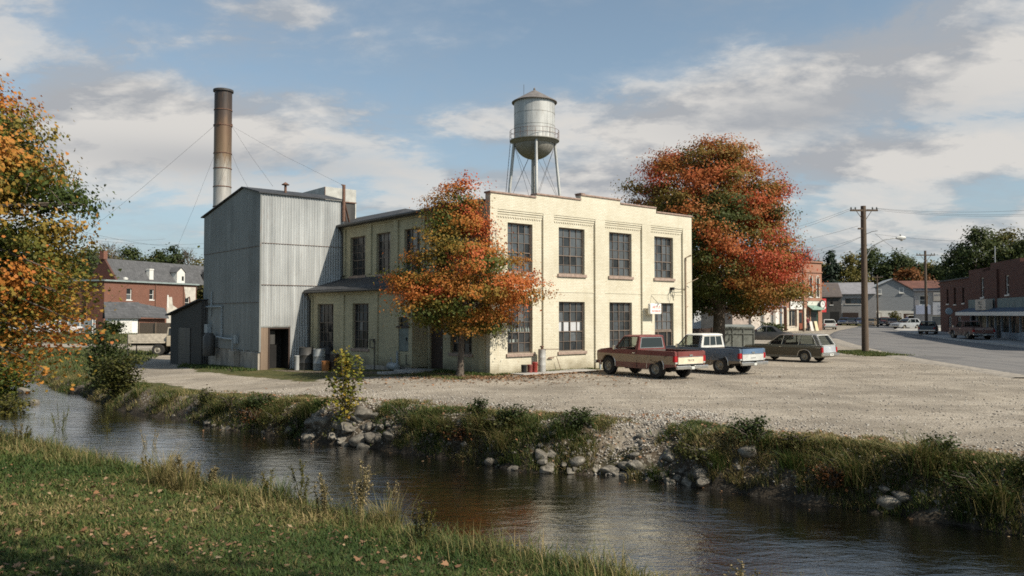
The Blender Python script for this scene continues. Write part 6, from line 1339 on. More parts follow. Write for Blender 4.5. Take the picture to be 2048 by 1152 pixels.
    p.prism([(11.9, -.03, .2), (15.4, -.03, .2), (15.2, -.03, 2.6), (13.2, -.03, 3.6), (13.0, -.03, 4.9), (12.0, -.03, 4.9)], (0, .029, 0)); p.prism([(15.6, -.03, 6.6), (18.2, -.03, 6.6), (18.2, -.03, 2.4), (17.4, -.03, 2.4), (16.9, -.03, 5.1), (16.0, -.03, 4.7)], (0, .029, 0)); p.build('limewash_patch', plain('limewash', (.46, .42, .36), .9, .25, 1.2), t)
    p = MB()
    for x in (9.55, 15.45): p.path([(x, -.1, -.3), (x, -.1, 6.9)], .06, 6)
    p.path([(-.12, 3.2, -.3), (-.12, 3.2, 6.4)], .09, 6); p.build('downpipe', M_rustpipe, t); p = MB(); p.box(12.0, 12.25, -.06, -.002, 3.2, 5.2); p.build('white_vent_duct', M_wintrim, t)
brick_hall()
def garage():
    t = block('garage', 'small white garage with a grey shingle roof in front of the brick building', 'garage', -47.1, 93, math.atan2(.50, .866)); M_white_siding = plain('white_siding', (.76, .74, .69), .7, .15, 3)
    gable_house(t, 3.2, 4.6, 1.95, 3.6, M_white_siding, M_slate, (), (), 'x', .3)
    d = MB(); d.box(.7, 2.6, -.05, -.003, -.1, 1.6); d.build('garage_door', M_wintrim, t); d = MB(); d.box(-.05, -.003, 2.9, 3.7, -.1, 1.3); d.build('side_door', M_dark, t)
    m = MB(); m.box(3.3, 6.2, .3, 4.4, -.5, 1.7); m.build('brick_extension', M_brick, t); r = MB(); r.prism([(3.22, -.2, 1.9), (6.6, -.2, 1.72), (6.4, 2.3, 2.9), (3.22, 2.3, 3.55)], (0, 0, .1)); r.prism([(3.22, 4.8, 1.9), (6.6, 4.8, 1.72), (6.4, 2.3, 2.9), (3.22, 2.3, 3.55)], (0, 0, .1)); r.build('extension_roof', M_slate, t)
garage()
def board_wall(name, label, cat, x0, y0, x1, y1, h, mat, posts=True, z=None):
    d = Vector((x1 - x0, y1 - y0, 0)); t = thing(name, label, cat, (x0, y0, float(plat(x0, y0))), math.atan2(d.y, d.x)); L = d.length; m = MB(); m.box(0, L, -.03, .03, -.3, h); m.build('boards', mat, t)
    m = MB(); x = 0
    while x <= L: m.box(x - .06, x + .06, -.10, -.031, -.3, h + .08); x += 2.4
    m.build('post', mat, t)
board_wall('white_fence', 'low white board fence at the left beside the white garage', 'fence', -66, 103, -48.8, 93.5, 1.5, M_wintrim)
board_wall('board_fence', 'dark weathered board fence under the scarlet maple behind the dumpster', 'fence', 12.6, 56.5, 17.5, 60.5, 1.55, M_darkwood)
board_wall('plank_fence', 'weathered grey plank fence behind the flatbed truck', 'fence', -42.0, 90, -34, 87, 1.35, M_brownwood)
def flatbed():
    t = thing('flatbed_truck', 'old flatbed truck with pale plank bed half hidden behind the dark tin shed', 'truck', (-27.6, 61.5, gz(-27.6, 61.5)), R(8))
    m = MB(); m.box(-1.5, 1.1, -1.05, 1.05, .95, 1.08); m.box(-1.5, 1.05, -1.06, -1.0, 1.08, 1.62); m.box(-1.5, 1.05, 1.0, 1.06, 1.08, 1.62); m.build('plank_bed', plain('pale_planks', (.45, .39, .31), .8, .3, 4), t); m = MB(); m.box(-1.56, -1.5, -1.05, -.98, -.1, 1.7); m.box(-1.56, -1.5, .98, 1.05, -.1, 1.7); m.box(-1.5, 1.1, -.4, -.3, .75, .95); m.box(-1.5, 3.0, .3, .4, .75, .95); m.build('chassis', M_iron, t)
    m = MB(); m.box(1.2, 2.3, -.95, .95, .7, 1.5); m.box(2.3, 3.2, -.85, .85, .65, 1.35); m.prism([(1.2, -.9, 1.5), (2.3, -.9, 1.5), (2.05, -.8, 2.15), (1.25, -.8, 2.15)], (0, 1.7, 0)); m.build('cab', carpaint('truck_cream', (.40, .34, .25)), t, bevel=.05)
    m = MB(); m.prism([(1.35, -.92, 1.55), (2.15, -.92, 1.55), (1.98, -.83, 2.08), (1.36, -.83, 2.08)], (0, .02, 0)); m.build('side_window', M_glass_dark, t)
    for x in (.62, 2.7):
        for s in (1, -1): wheel(t, x, s * .85, .45, .28, s, .55)
flatbed()
# ---- brick corner store and its annex
def corner_store():
    t = block('corner_store', 'two storey pale red brick corner store with arched upper windows and shop front', 'store', 35.75, 104.0, math.atan2(4.0, 6.3)); L = 7.3
    m = MB(); ups = [(.35, 1.15, 4.5, 7.0), (1.95, 2.75, 4.5, 7.0), (4.6, 5.3, 4.5, 7.0), (6.1, 6.7, 4.5, 7.0)]; dn = [(.45, 2.0, .55, 2.75), (2.4, 3.4, -.3, 2.75), (4.3, 4.75, .4, 2.75), (4.95, 6.5, -.3, 2.75)]
    m.wall((0, 0), (1, 0), L, -.4, 9.1, ups + dn, .22, (0, -1)); m.wall((L, 0), (0, 1), 9, -.4, 9.0, (), .2, (1, 0)); m.wall((0, 9), (0, -1), 9, -.4, 8.8, (), .2, (-1, 0)); m.box(.02, L - .02, .3, 9, 8.3, 8.5)
    m.box(-.06, L + .06, -.1, -.002, 3.95, 4.2); m.box(-.06, L + .06, -.12, -.002, 7.75, 7.9); m.box(-.1, L + .1, -.18, .2, 9.1, 9.28); m.build('wall', M_brick_pale, t)
    a = MB()
    for a0, a1, b0, b1 in ups:
        c = (a0 + a1) / 2; w = (a1 - a0) / 2; P = [(c + w * math.cos(q) * 1.0, -.02, b1 + .35 * math.sin(q)) for q in np.linspace(0, math.pi, 9)]; a.path([(a0 - .03, -.03, b0), (a0 - .03, -.03, b1)] + P[::-1] + [(a1 + .03, -.03, b1), (a1 + .03, -.03, b0)], .08, 4)
    a.build('window_arch', plain('pale_stone', (.50, .45, .37), .8, .15, 3), t)
    for q in ups: simple_window(t, (q[0], .15), (1, 0), (0, -1), q[1] - q[0], q[2], q[3])
    gf = plain('cream_shopfront', (.52, .46, .36), .7, .2, 3); m = MB(); m.box(.05, .44, -.06, -.002, -.3, 3.0); m.box(2.02, 2.38, -.06, -.002, -.3, 3.0); m.box(3.45, 3.9, -.06, -.002, -.3, 3.0); m.box(.44, 2.02, -.05, -.002, -.3, .54); m.build('shopfront_panel', gf, t)
    simple_window(t, (.45, .15), (1, 0), (0, -1), 1.55, .55, 2.75, gf, M_glass, 2, 1, nm='shop_window'); simple_window(t, (4.3, .15), (1, 0), (0, -1), .45, .4, 2.75, gf, M_glass, 1, 1, nm='shop_window')
    m = MB(); m.box(2.42, 3.38, .08, .14, -.3, 2.73); D = m.build('red_door', plain('brown_red_door', (.22, .07, .04), .6, .2, 4), t); m = MB(); m.box(2.62, 3.2, .06, .079, 1.0, 2.4); m.build('door_pane', M_glass_dark, D)
    m = MB(); m.box(4.97, 6.48, .10, .16, -.3, 2.73); D = m.build('green_door', plain('dark_green_door', (.035, .09, .065), .6, .2, 4), t); m = MB(); m.box(5.15, 6.3, .08, .099, .8, 2.5); m.build('door_pane', M_glass_dark, D)
    m = MB(); m.prism([(4.2, -.01, 3.3), (6.7, -.01, 3.3), (6.7, -.9, 2.75), (4.2, -.9, 2.75)], (0, .0, .05)); m.build('awning', plain('green_canvas', (.17, .25, .20), .8, .2, 3), t); m = MB(); m.box(4.2, 6.7, -.06, -.002, 3.35, 3.95); m.build('fascia_board', plain('pale_fascia', (.55, .55, .47), .7, .1, 3), t)
    s = thing('shop_sign', 'white rectangular shop sign with dark lettering on the brick corner store', 'sign', t.matrix_basis @ Vector((1.85, -.13, 3.35)), t.rotation_euler.z); m = MB(); m.box(-1.25, 1.25, -.06, .06, -.5, .5); m.build('sign_board', plain('white_board', (.70, .68, .63), .6, .1, 3), s); text_part('lettering', 'UPTOWN', .52, M_black, s, frame((0, -.062, .12), (1, 0, 0), (0, -1, 0))); text_part('lettering', 'FURNITURE', .24, M_black, s, frame((0, -.062, -.27), (1, 0, 0), (0, -1, 0)))
    s = thing('round_sign', 'round white clock like sign with dark rim at the corner of the brick store', 'sign', t.matrix_basis @ Vector((6.9, -.35, 3.5)), t.rotation_euler.z); m = MB(); m.lathe([(.0, -.06), (.58, -.06), (.62, 0), (.58, .06), (0, .06)], 24, (0, 0, 0), 0, 'y'); m.build('rim', M_iron, s); m = MB(); m.lathe([(0, -.07), (.44, -.07)], 24, (0, 0, 0), 0, 'y'); m.build('face', M_wintrim, s); m = MB(); m.box(-.03, .03, -.08, -.075, -.05, .3); m.box(-.05, .2, -.08, -.075, -.04, .03); m.build('hands', M_black, s); m = MB(); m.box(-.03, .03, .06, .36, -.03, .03); m.build('bracket', M_iron, s)
    s = thing('red_sign', 'red sign board with a white bar sticking out from the brick corner store', 'sign', t.matrix_basis @ Vector((7.95, .3, 3.2)), t.rotation_euler.z); m = MB(); m.box(-.6, .6, -.06, .06, -.75, 1.1); m.build('sign_board', plain('red_board', (.42, .03, .03), .5, .15, 3), s); m = MB(); m.box(-.6, .45, -.075, -.061, -.25, -.02); m.box(.2, .4, -.075, -.061, .2, .8); m.build('white_bar', M_wintrim, s)
    for k, (x, w) in enumerate(((3.55, .8), (4.55, .8))):
        s = thing('sandwich_board', ['pale sandwich board standing by the red shop door', 'yellowish sandwich board standing by the green shop door'][k], 'board', t.matrix_basis @ Vector((x, -1.0, 0)), t.rotation_euler.z + .2); m = MB(); m.prism([(-w / 2, -.3, -.1), (w / 2, -.3, -.1), (w / 2, 0, 1.25), (-w / 2, 0, 1.25)], (0, .03, 0)); m.prism([(-w / 2, .3, -.1), (w / 2, .3, -.1), (w / 2, .04, 1.25), (-w / 2, .04, 1.25)], (0, .03, 0)); m.build('panel', plain('board_paint', ((.55, .5, .45), (.55, .47, .30))[k], .7, .1, 3), s)
    a = block('shop_annex', 'single storey whitish shop annex left of the brick corner store', 'annex', 28.6, 95.5, math.atan2(7.5, 6.6)); L = 9.6
    m = MB(); ops = [(2.6, 3.7, .6, 2.6), (5.6, 6.8, .5, 2.6)]; m.wall((0, 0), (1, 0), L, -.4, 3.2, ops, .2, (0, -1)); m.wall((L, 0), (0, 1), 4, -.4, 3.2, (), .2, (1, 0)); m.wall((0, 4), (0, -1), 4, -.4, 3.2, (), .2, (-1, 0)); m.build('wall', plain('pale_render', (.48, .42, .36), .8, .2, 1.4), a)
    r = MB(); r.prism([(-.2, -.3, 3.18), (L + .1, -.3, 3.18), (L + .1, 4, 4.0), (-.2, 4, 4.0)], (0, 0, .1)); r.build('roof', plain('lilac_grey_roofing', (.33, .33, .40), .7, .2, 2), a)
    for q in ops: simple_window(a, (q[0], .12), (1, 0), (0, -1), q[1] - q[0], q[2], q[3], None, M_glass, 2, 1)
    m = MB(); m.box(7.0, 7.9, -.06, -.002, -.2, 2.5); m.build('white_door', M_wintrim, a); m = MB(); m.box(8.35, 8.75, -.1, .0, -.3, 3.6); m.build('dark_post', plain('slate_blue_post', (.10, .13, .15), .6, .2, 3), a)
    a = block('brown_shed', 'plain brownish flat walled store beside the whitish annex, partly behind the scarlet maple', 'shed', 25.4, 92.0, math.atan2(7.5, 6.6)); m = MB(); m.box(0, 4.2, 0, 4, -.4, 3.4); m.build('wall', plain('brown_render', (.33, .27, .23), .85, .2, 1.4), a); m = MB(); m.box(-.1, 4.3, -.1, 4.1, 3.4, 3.5); m.build('roof', M_rooftar, a)
    a = block('pale_house', 'pale grey house glimpsed between the trunks of the scarlet maple', 'house', bx(1388, 118), 118, R(15)); gable_house(a, 9, 7, 4.6, 6.4, plain('pale_siding', (.50, .50, .49), .8, .15, 2), M_slate, [(1.2, 2.0, 1.2, 2.6), (4.5, 5.4, 1.2, 2.6), (6.8, 7.6, 1.2, 2.6)])
corner_store()
# ---- grey barns across the far street
M_greyside = plain('grey_siding', (.22, .225, .225), .85, .2, 2, streak=(.4, .4, 6)); M_greyside2 = plain('weathered_siding', (.30, .28, .265), .85, .3, 2, streak=(1, 1, 6)); M_whitebase = plain('white_masonry', (.55, .52, .46), .85, .2, 1.5)
def barns():
    Y = 160; t = block('grey_mill_house', 'long weathered grey building with a lean side roof behind the parked cars', 'building', bx(1645, Y), Y, R(-20)); L = 9.8
    m = MB(); ops = [(2.7, 3.6, 4.0, 5.2)]; m.wall((0, 0), (1, 0), L, -.4, 6.0, ops + [(4.2, 7.2, 4.0, 5.1)], .15, (0, -1)); m.wall((0, 8), (0, -1), 8, -.4, 8.2, (), .15, (-1, 0)); m.box(.1, L, .3, 8, -.4, 5.9); m.box(.05, .3, .0, 8, 6.0, 8.4); m.build('wall', M_greyside2, t); r = MB(); r.prism([(.3, -.3, 5.9), (L, -.3, 5.9), (L, 4.5, 8.3), (.3, 4.5, 8.3)], (0, 0, .12)); r.build('roof', plain('grey_roofing', (.22, .21, .215), .8, .2, 1.5), t)
    simple_window(t, (2.7, .12), (1, 0), (0, -1), .9, 4.0, 5.2); simple_window(t, (4.2, .12), (1, 0), (0, -1), 3.0, 4.0, 5.1, M_brownwood, None, 3, 1); m = MB(); m.box(1.2, 1.55, .4, .6, 6.4, 7.6); m.build('chimney', M_wintrim, t)
    m = MB(); m.box(.2, 2.0, -.08, -.003, -.3, 2.6); m.build('white_base', M_whitebase, t); m = MB(); m.box(3.7, 6.6, -.06, -.003, -.3, 2.3); m.build('dark_barn_door', M_darkwood, t)
    t = block('gabled_barn', 'tall grey gabled barn with white lower wall and a rusty red side roof', 'barn', bx(1737, Y), Y - 1, R(-17)); L = 11.3
    m = MB(); m.wall((0, 0), (1, 0), L, 2.7, 4.2, (), .15, (0, -1)); m.poly([(0, 0, 4.2), (L, 0, 4.2), (L, 0, 4.6), (4.0, 0, 8.9), (0, 0, 7.0)]); m.wall((L, 0), (0, 1), 12, -.4, 4.6, (), .15, (1, 0)); m.wall((0, 12), (0, -1), 12, -.4, 6.9, (), .15, (-1, 0)); m.build('wall', M_greyside, t)
    b = MB(); b.wall((0, -.02), (1, 0), L, -.4, 2.69, [(5.9, 8.8, -.4, 2.1)], .4, (0, -1)); b.build('white_lower_wall', M_whitebase, t); d = MB(); d.box(5.9, 8.8, .3, .36, -.4, 2.1); d.build('garage_door', plain('brown_garage_door', (.17, .09, .055), .7, .2, 2), t)
    r = MB(); r.prism([(L + .4, -.3, 4.36), (L + .4, 12, 4.36), (4.0, 12, 8.95), (4.0, -.3, 8.95)], (0, 0, .14)); r.build('red_roof', M_redroof, t); r = MB(); r.prism([(-.3, -.3, 6.9), (-.3, 12, 6.9), (4.0, 12, 8.95), (4.0, -.3, 8.95)], (0, 0, .14)); r.build('tin_roof', M_galv, t)
    w = MB(); w.box(6.0, 14.5, 9, 16, -.4, 5.4); w.build('rear_wing', M_brownwood, t); r = MB(); r.prism([(5.5, 8.2, 5.2), (15, 8.2, 5.2), (15, 12.5, 8.9), (5.5, 12.5, 8.9)], (0, 0, .14)); r.prism([(5.5, 16.5, 5.2), (15, 16.5, 5.2), (15, 12.5, 8.9), (5.5, 12.5, 8.9)], (0, 0, .14)); r.build('rear_roof', M_redroof, t)
    for q in ((5.2, 6.0, 6.2, 7.2), (8.0, 8.75, 3.3, 4.6), (1.3, 2.0, 6.0, 7.0)): simple_window(t, (q[0], -.004), (1, 0), (0, -1), q[1] - q[0], q[2], q[3])
    for q in ((1.0, 1.9, 1.2, 2.3), (3.4, 4.6, .4, 2.2), (4.7, 5.5, 1.2, 2.2)): simple_window(t, (q[0], -.03), (1, 0), (0, -1), q[1] - q[0], q[2], q[3], M_brownwood)
    t = block('dark_shopfront', 'dark shaded two storey building between the brick corner store and the grey barns', 'building', bx(1634, 150), 150, R(-12)); m = MB(); ops = [(2.3, 2.8, 3.8, 5.0)]; m.wall((0, 0), (1, 0), 4.3, -.4, 5.3, ops, .15, (0, -1)); m.wall((0, 7), (0, -1), 7, -.4, 5.3, (), .15, (-1, 0)); m.wall((4.3, 0), (0, 1), 7, -.4, 5.3, (), .15, (1, 0)); m.build('wall', plain('dark_boards', (.06, .055, .05), .8, .3, 2), t); r = MB(); r.prism([(-.2, -.3, 5.2), (4.5, -.3, 5.2), (4.5, 4, 7.9), (-.2, 4, 7.9)], (0, 0, .12)); r.build('roof', plain('brown_roofing', (.10, .08, .07), .8, .2, 2), t); simple_window(t, (2.3, .12), (1, 0), (0, -1), .5, 3.8, 5.0, M_brownwood); m = MB(); m.box(2.4, 3.9, -.04, -.003, -.3, 2.5); m.build('dark_door', M_dark, t)  # boards and roof in very dark even tones
    t = block('sign_store', 'small grey store with painted sign boards between the gabled barn and the dark brick block', 'store', bx(1830, 122), 122, R(-25)); m = MB(); m.wall((0, 0), (1, 0), 5.2, -.4, 5.6, [(.6, 1.9, 3.6, 5.0), (2.2, 4.9, .4, 1.9)], .2, (0, -1)); m.wall((0, 7), (0, -1), 7, -.4, 5.6, (), .2, (-1, 0)); m.box(.1, 5.2, .4, 7, 5.3, 5.5); m.build('wall', M_greyside2, t); r = MB(); r.prism([(-.2, -.2, 5.6), (5.4, -.2, 5.6), (5.4, 3, 6.1), (-.2, 3, 6.1)], (0, 0, .1)); r.build('roof', M_rooftar, t); simple_window(t, (.6, .12), (1, 0), (0, -1), 1.3, 3.6, 5.0); simple_window(t, (2.2, .12), (1, 0), (0, -1), 2.7, .4, 1.9, None, M_glass, 2, 1, nm='shop_window'); m = MB(); m.box(2.3, 4.8, -.05, -.003, .05, .38); m.build('white_ledge', M_wintrim, t)
    for (x0, x1, z0, z1, txt, lb, c) in ((.1, 2.1, 2.15, 3.5, '', 'blank lilac sign board left of the second utility pole', (.36, .38, .46)), (2.4, 4.9, 2.05, 3.95, 'LAW|OFFICE', 'pale sign board with two lines of blue grey lettering over the small store window', (.46, .45, .46)), (2.5, 4.4, 4.15, 5.5, 'ANTIQUE', 'brown edged pale sign board, the upper one on the small grey store', (.42, .37, .32))):
        s = thing('sign_board', lb, 'sign', t.matrix_basis @ Vector(((x0 + x1) / 2, -.12, (z0 + z1) / 2)), t.rotation_euler.z); w, h = (x1 - x0) / 2, (z1 - z0) / 2; m = MB(); m.box(-w, w, -.05, .1, -h, h); m.build('board', plain('sign_paint', c, .7, .12, 2), s)
        for i, ln in enumerate([q for q in txt.split('|') if q]): text_part('lettering', ln, .55 if len(ln) < 5 else .40, plain('blue_lettering', (.08, .09, .14), .7, .1, 9), s, frame((0, -.053, (.38 if '|' in txt else .2) - .62 * i), (1, 0, 0), (0, -1, 0)))
barns()
# ---- dark brick block along the right side of the street
def brick_row():
    ang = math.atan2(.968, .249); t = block('brick_block', 'shaded dark red brick block with shop fronts along the right side of the street', 'brick building', 40.5, 52.0, ang)
    # local x runs up the street away from the camera, +y faces the street
    s = lambda k: 46.5 - k            # k = metres back from the far end
    H1, H2 = 6.45, 7.25; m = MB(); ops1 = [(s(3.6), s(2.8), 3.8, 5.5), (s(6.6), s(5.8), 3.7, 5.6), (s(9.8), s(9.0), 3.8, 5.5)]; d1 = [(s(4.6), s(3.4), .1, 2.3), (s(8.4), s(7.0), .6, 2.3)]
    m.wall((s(12), 0), (1, 0), 12, -.5, H1, [(a - s(12), b - s(12), c, d) for a, b, c, d in ops1 + d1], .2, (0, 1)); m.wall((s(0), 0), (0, -1), 9, -.5, H1, (), .2, (1, 0)); m.box(s(12), s(0) - .05, -9, -.25, 5.9, 6.2); m.build('far_wall', M_brick_dark, t)
    r = MB(); r.prism([(s(12) , -4, 6.1), (s(0) + .2, -4, 6.1), (s(0) + .2, .15, 6.46), (s(12), .15, 6.46)], (0, 0, .14)); r.prism([(s(12) + .0, -4.1, 7.3), (s(9), -4.1, 6.9), (s(9), -.6, 6.6), (s(12), -.6, 6.6)], (0, 0, .1)); r.build('roof', M_rooftar, t)
    n = MB(); ops2 = [(s(16.9), s(15.9), 4.3, 6.3), (s(24.1), s(23.1), 4.4, 6.2), (s(33), s(32), 4.4, 6.2)]
    n.wall((0, .12), (1, 0), s(12), -.5, H2, [(a, b, c, d) for a, b, c, d in ops2] + [(s(40), s(12.4), -.3, 2.95)], .25, (0, 1)); n.wall((s(12), .12), (0, -1), 9, -.5, H2, (), .2, (1, 0)); n.box(s(27), s(19), -.3, .12, H2, H2 + .35); n.prism([(s(19), .12, H2), (s(12.5), .12, H2 - .45), (s(12.5), .12, H2 - .55), (s(19), .12, H2 - .3)], (0, -.3, 0)); n.box(s(21.3), s(20.7), .12, .3, 3.2, 6.9); n.box(0, s(12), -9, .0, 6.8, 7.0); n.build('near_wall', M_brick_dark, t)
    for q in ops1: simple_window(t, (q[1], -.12), (-1, 0), (0, 1), q[1] - q[0], q[2], q[3], M_darkwood)
    for q in d1: simple_window(t, (q[1], -.12), (-1, 0), (0, 1), q[1] - q[0], q[2], q[3], M_wintrim, M_glass_dark, 2, 1, nm='shop_window')
    for q in ops2: simple_window(t, (q[1], .0), (-1, 0), (0, 1), q[1] - q[0], q[2], q[3])
    gr = plain('grey_green_boards', (.15, .185, .175), .8, .2, 2); f = MB(); f.box(s(40), s(12.2), .12, .28, 3.15, 4.1); f.build('fascia_boards', gr, t)
    c = MB(); c.prism([(s(40), .28, 3.15), (s(12.2), .28, 3.15), (s(12.2), 1.5, 2.75), (s(40), 1.5, 2.75)], (0, 0, .06)); c.build('canopy_roof', plain('blue_grey_canopy', (.06, .085, .12), .7, .3, 2), t); c = MB(); c.box(s(40), s(12.1), 1.45, 1.53, 2.45, 2.80); c.build('canopy_fascia', M_wintrim, t)
    c = MB()
    for k in (12.5, 14.6, 17.8, 20.2, 22.0, 24.2, 26.8, 29, 33, 37): c.box(s(k) - .09, s(k) + .09, .05, .20, -.4, 2.95)
    c.box(s(26.8), s(21.9), .06, .18, -.4, .9); c.box(s(40), s(26.7), .06, .18, -.4, 1.0); c.build('shopfront_frame', plain('pale_blue_boards', (.26, .30, .33), .8, .2, 2), t); c = MB(); c.poly([(s(40), -.05, -.3), (s(12.4), -.05, -.3), (s(12.4), -.05, 2.95), (s(40), -.05, 2.95)]); c.build('shop_glass', M_glass_dark, t, fix=False)
    S_ = thing('store_sign', 'cream box sign with dark lettering over the canopy of the shaded brick block', 'sign', t.matrix_basis @ Vector((s(19.0), .75, 3.5)), ang + math.pi); m = MB(); m.box(-1.6, 1.6, -.35, .3, -.52, .55); m.build('sign_box', plain('cream_sign', (.45, .40, .33), .7, .15, 2), S_, bevel=.03); text_part('lettering', 'MILLS', .5, M_black, S_, frame((0, -.352, .15), (1, 0, 0), (0, -1, 0))); text_part('lettering', 'STORE', .3, M_black, S_, frame((0, -.352, -.25), (1, 0, 0), (0, -1, 0)))
    S_ = thing('wall_lantern', 'pale round lamp sign sticking out from the far shaded brick wall', 'sign', t.matrix_basis @ Vector((s(6.7), .75, 2.9)), ang + math.pi); m = MB(); m.lathe([(0, -.1), (.35, -.08), (.4, 0), (.35, .08), (0, .1)], 16, (0, 0, 0), 0, 'x'); m.build('disc', plain('pale_disc', (.35, .42, .45), .6, .1, 3), S_); m = MB(); m.box(-.03, .03, .3, .75, -.03, .03); m.build('arm', M_iron, S_)
    p = MB(); p.path([(s(20.0), .0, 6.8), (s(20.0), .0, 9.2)], .05, 6); p.build('roof_mast', M_steel, t)
brick_row()
# ---- poles and wires
def pole(label, x, y, top, r, arm=None, arm2=None, lamp=False, group=None, ang=0.0, armz=.35):
    z = gz(x, y) if y < 60 else float(plat(x, y)); t = thing('utility_pole', label, 'utility pole', (x, y, z), ang, group); h = top - z; m = MB(); m.path([(0, 0, -.5), (0, 0, h * .5), (.0, 0, h)], [r, r * .86, r * .72], 14); m.build('pole', M_pole, t, smooth='angle')
    if arm:
        m = MB(); m.box(-arm, arm, -.16, -.05, h - armz - .12, h - armz); m.path([(-arm * .55, -.1, h - armz - .1), (0, -.12, h - armz - .85)], .022, 5); m.path([(arm * .55, -.1, h - armz - .1), (0, -.12, h - armz - .85)], .022, 5)
        if arm2: m.box(-arm2, 0, -.14, -.05, h - armz - 1.35, h - armz - 1.25)
        A = m.build('crossarm', M_pole, t); m = MB()
        for a in (-arm * .93, -arm * .62, arm * .62, arm * .93): m.lathe([(.02, 0), (.05, .04), (.06, .1), (.035, .16), (0, .18)], 8, (a, -.1, h - armz))
        m.build('insulator', plain('glass_insulator', (.12, .13, .12), .3, .2, 9), A)
    if lamp:
        m = MB(); m.path([(r * .7, 0, 6.45), (.6, 0, 7.2), (1.4, -.02, 7.62), (2.0, -.04, 7.72), (2.35, -.05, 7.72)], .035, 8); m.build('lamp_arm', M_steel, t, smooth='angle')
        m = MB(); m.lathe([(0, -.34), (.08, -.32), (.14, -.1), (.15, .1), (.09, .30), (0, .34)], 12, (2.5, -.05, 7.74), 0, 'x'); H = m.build('lamp_head', plain('lamp_housing', (.58, .57, .53), .45, .1, 5), t, smooth='angle'); m = MB(); m.lathe([(0, -.12), (.09, -.08), (.11, 0), (.09, .0)], 12, (2.55, -.05, 7.63)); m.build('lens', M_lampglass, H); m = MB(); m.lathe([(.04, 0), (.04, .1), (0, .11)], 8, (2.45, -.05, 7.87)); m.build('photocell', M_iron, H); m = MB(); m.path([(0, -.1, 7.95), (.45, -.3, 8.15), (.8, -.3, 8.2)], .02, 5); m.build('wire_bracket', M_iron, t)
    return t
P1 = pole('tall brown utility pole carrying a street lamp, nearest pole beside the gravel lot', 23.82, 53.9, 9.92, .235, .93, .42, True, armz=.25)
P2 = pole('thinner utility pole with one crossarm on the right pavement beside the dark parked car', 46.7, 90.0, 9.75, .17, 1.05, armz=.45)
P3 = pole('short distant pole with one plain crossarm among the parked cars before the grey barns', 60.0, 131, 9.0, .16, .9, armz=.3); pole('slim pole standing against the front of the brick corner store', 36.8, 100.8, 8.7, .13); pole('thin grey mast beside the dark shaded building', bx(1642, 135), 135, 7.2, .1); pole('slim pale pole behind the red side roof of the gabled barn', bx(1815, 175), 175, 9.2, .14, .5); pole('slim pole with two white lamps above the brick gable at the left', bx(222, 125), 125, 12.2, .12)
def wire(label, pts, sag=.4, r=.012):
    r *= .62
    a, b = Vector(pts[0]), Vector(pts[1]); m = MB(); n = 14; m.path([a.lerp(b, i / n) - Vector((0, 0, sag * 4 * (i / n) * (1 - i / n))) - a for i in range(n + 1)], r, 4); o = m.build('overhead_wire', M_black, None, loc=a); tag(o, label, 'wire', 'overhead wires')
top = lambda dx, dz: Vector((23.82 + dx, 53.8, 9.75 + dz))
for dx, e, lb in ((-.86, at(1500, 470, 130), 'wire running from the left end of the near crossarm back behind the scarlet maple'), (-.58, at(1500, 478, 130), 'wire just below the leftmost wire of the near crossarm'), (-.42, at(1490, 494, 125), 'lower wire from the short side arm of the near pole to the left')): wire(lb, (top(dx, -.0 if dx < -.5 else -1.2), e), .5, .014)
for dx, dz, e, lb in ((.86, 0, at(2200, 408, 44), 'upper wire running right from the near crossarm out of the photo'), (.58, 0, at(2200, 420, 44), 'second wire running right from the near crossarm out of the photo'), (.2, -.05, at(2200, 424, 42), 'third wire running right from the near crossarm, just below the upper two'), (.75, -1.75, at(2200, 477, 42), 'sagging wire running right from the bracket above the street lamp')): wire(lb, (top(dx, dz), e), .35, .013)
for e, lb in ((at(1560, 520, 105), 'low wire from the near pole to the top of the brick corner store'), (at(1560, 505, 120), 'wire from the near pole slanting left above the brick corner store')): wire(lb, (top(-.1, -1.9), e), .5, .014)
wire('wire slanting down from the lamp bracket to the second pole', (top(.7, -1.7), Vector((46.7, 89.9, 9.0))), .6, .014); wire('wire from the second crossarm to the far left pole', (Vector((45.7, 89.9, 9.3)), at(1757, 556, 131)), .4, .02); wire('wire from the second crossarm out of the photo to the right', (Vector((47.7, 89.9, 9.3)), at(2200, 520, 60)), .3, .016)
wire('slack wire along the dark brick block', (Vector((46.8, 89.9, 6.2)), at(2100, 578, 58)), .3, .022); wire('far wire strung across the street before the grey barns', (at(1560, 585, 128), at(1900, 590, 128)), .5, .03)
wire('upper wire crossing the sky over the slate roof', (at(120, 452, 80), at(420, 497, 110)), .6, .022); wire('lower wire crossing the sky over the slate roof', (at(120, 472, 80), at(420, 486, 110)), .5, .022); wire('wire running up from the slate roof gable', (at(165, 472, 85), at(330, 478, 120)), .3, .02)
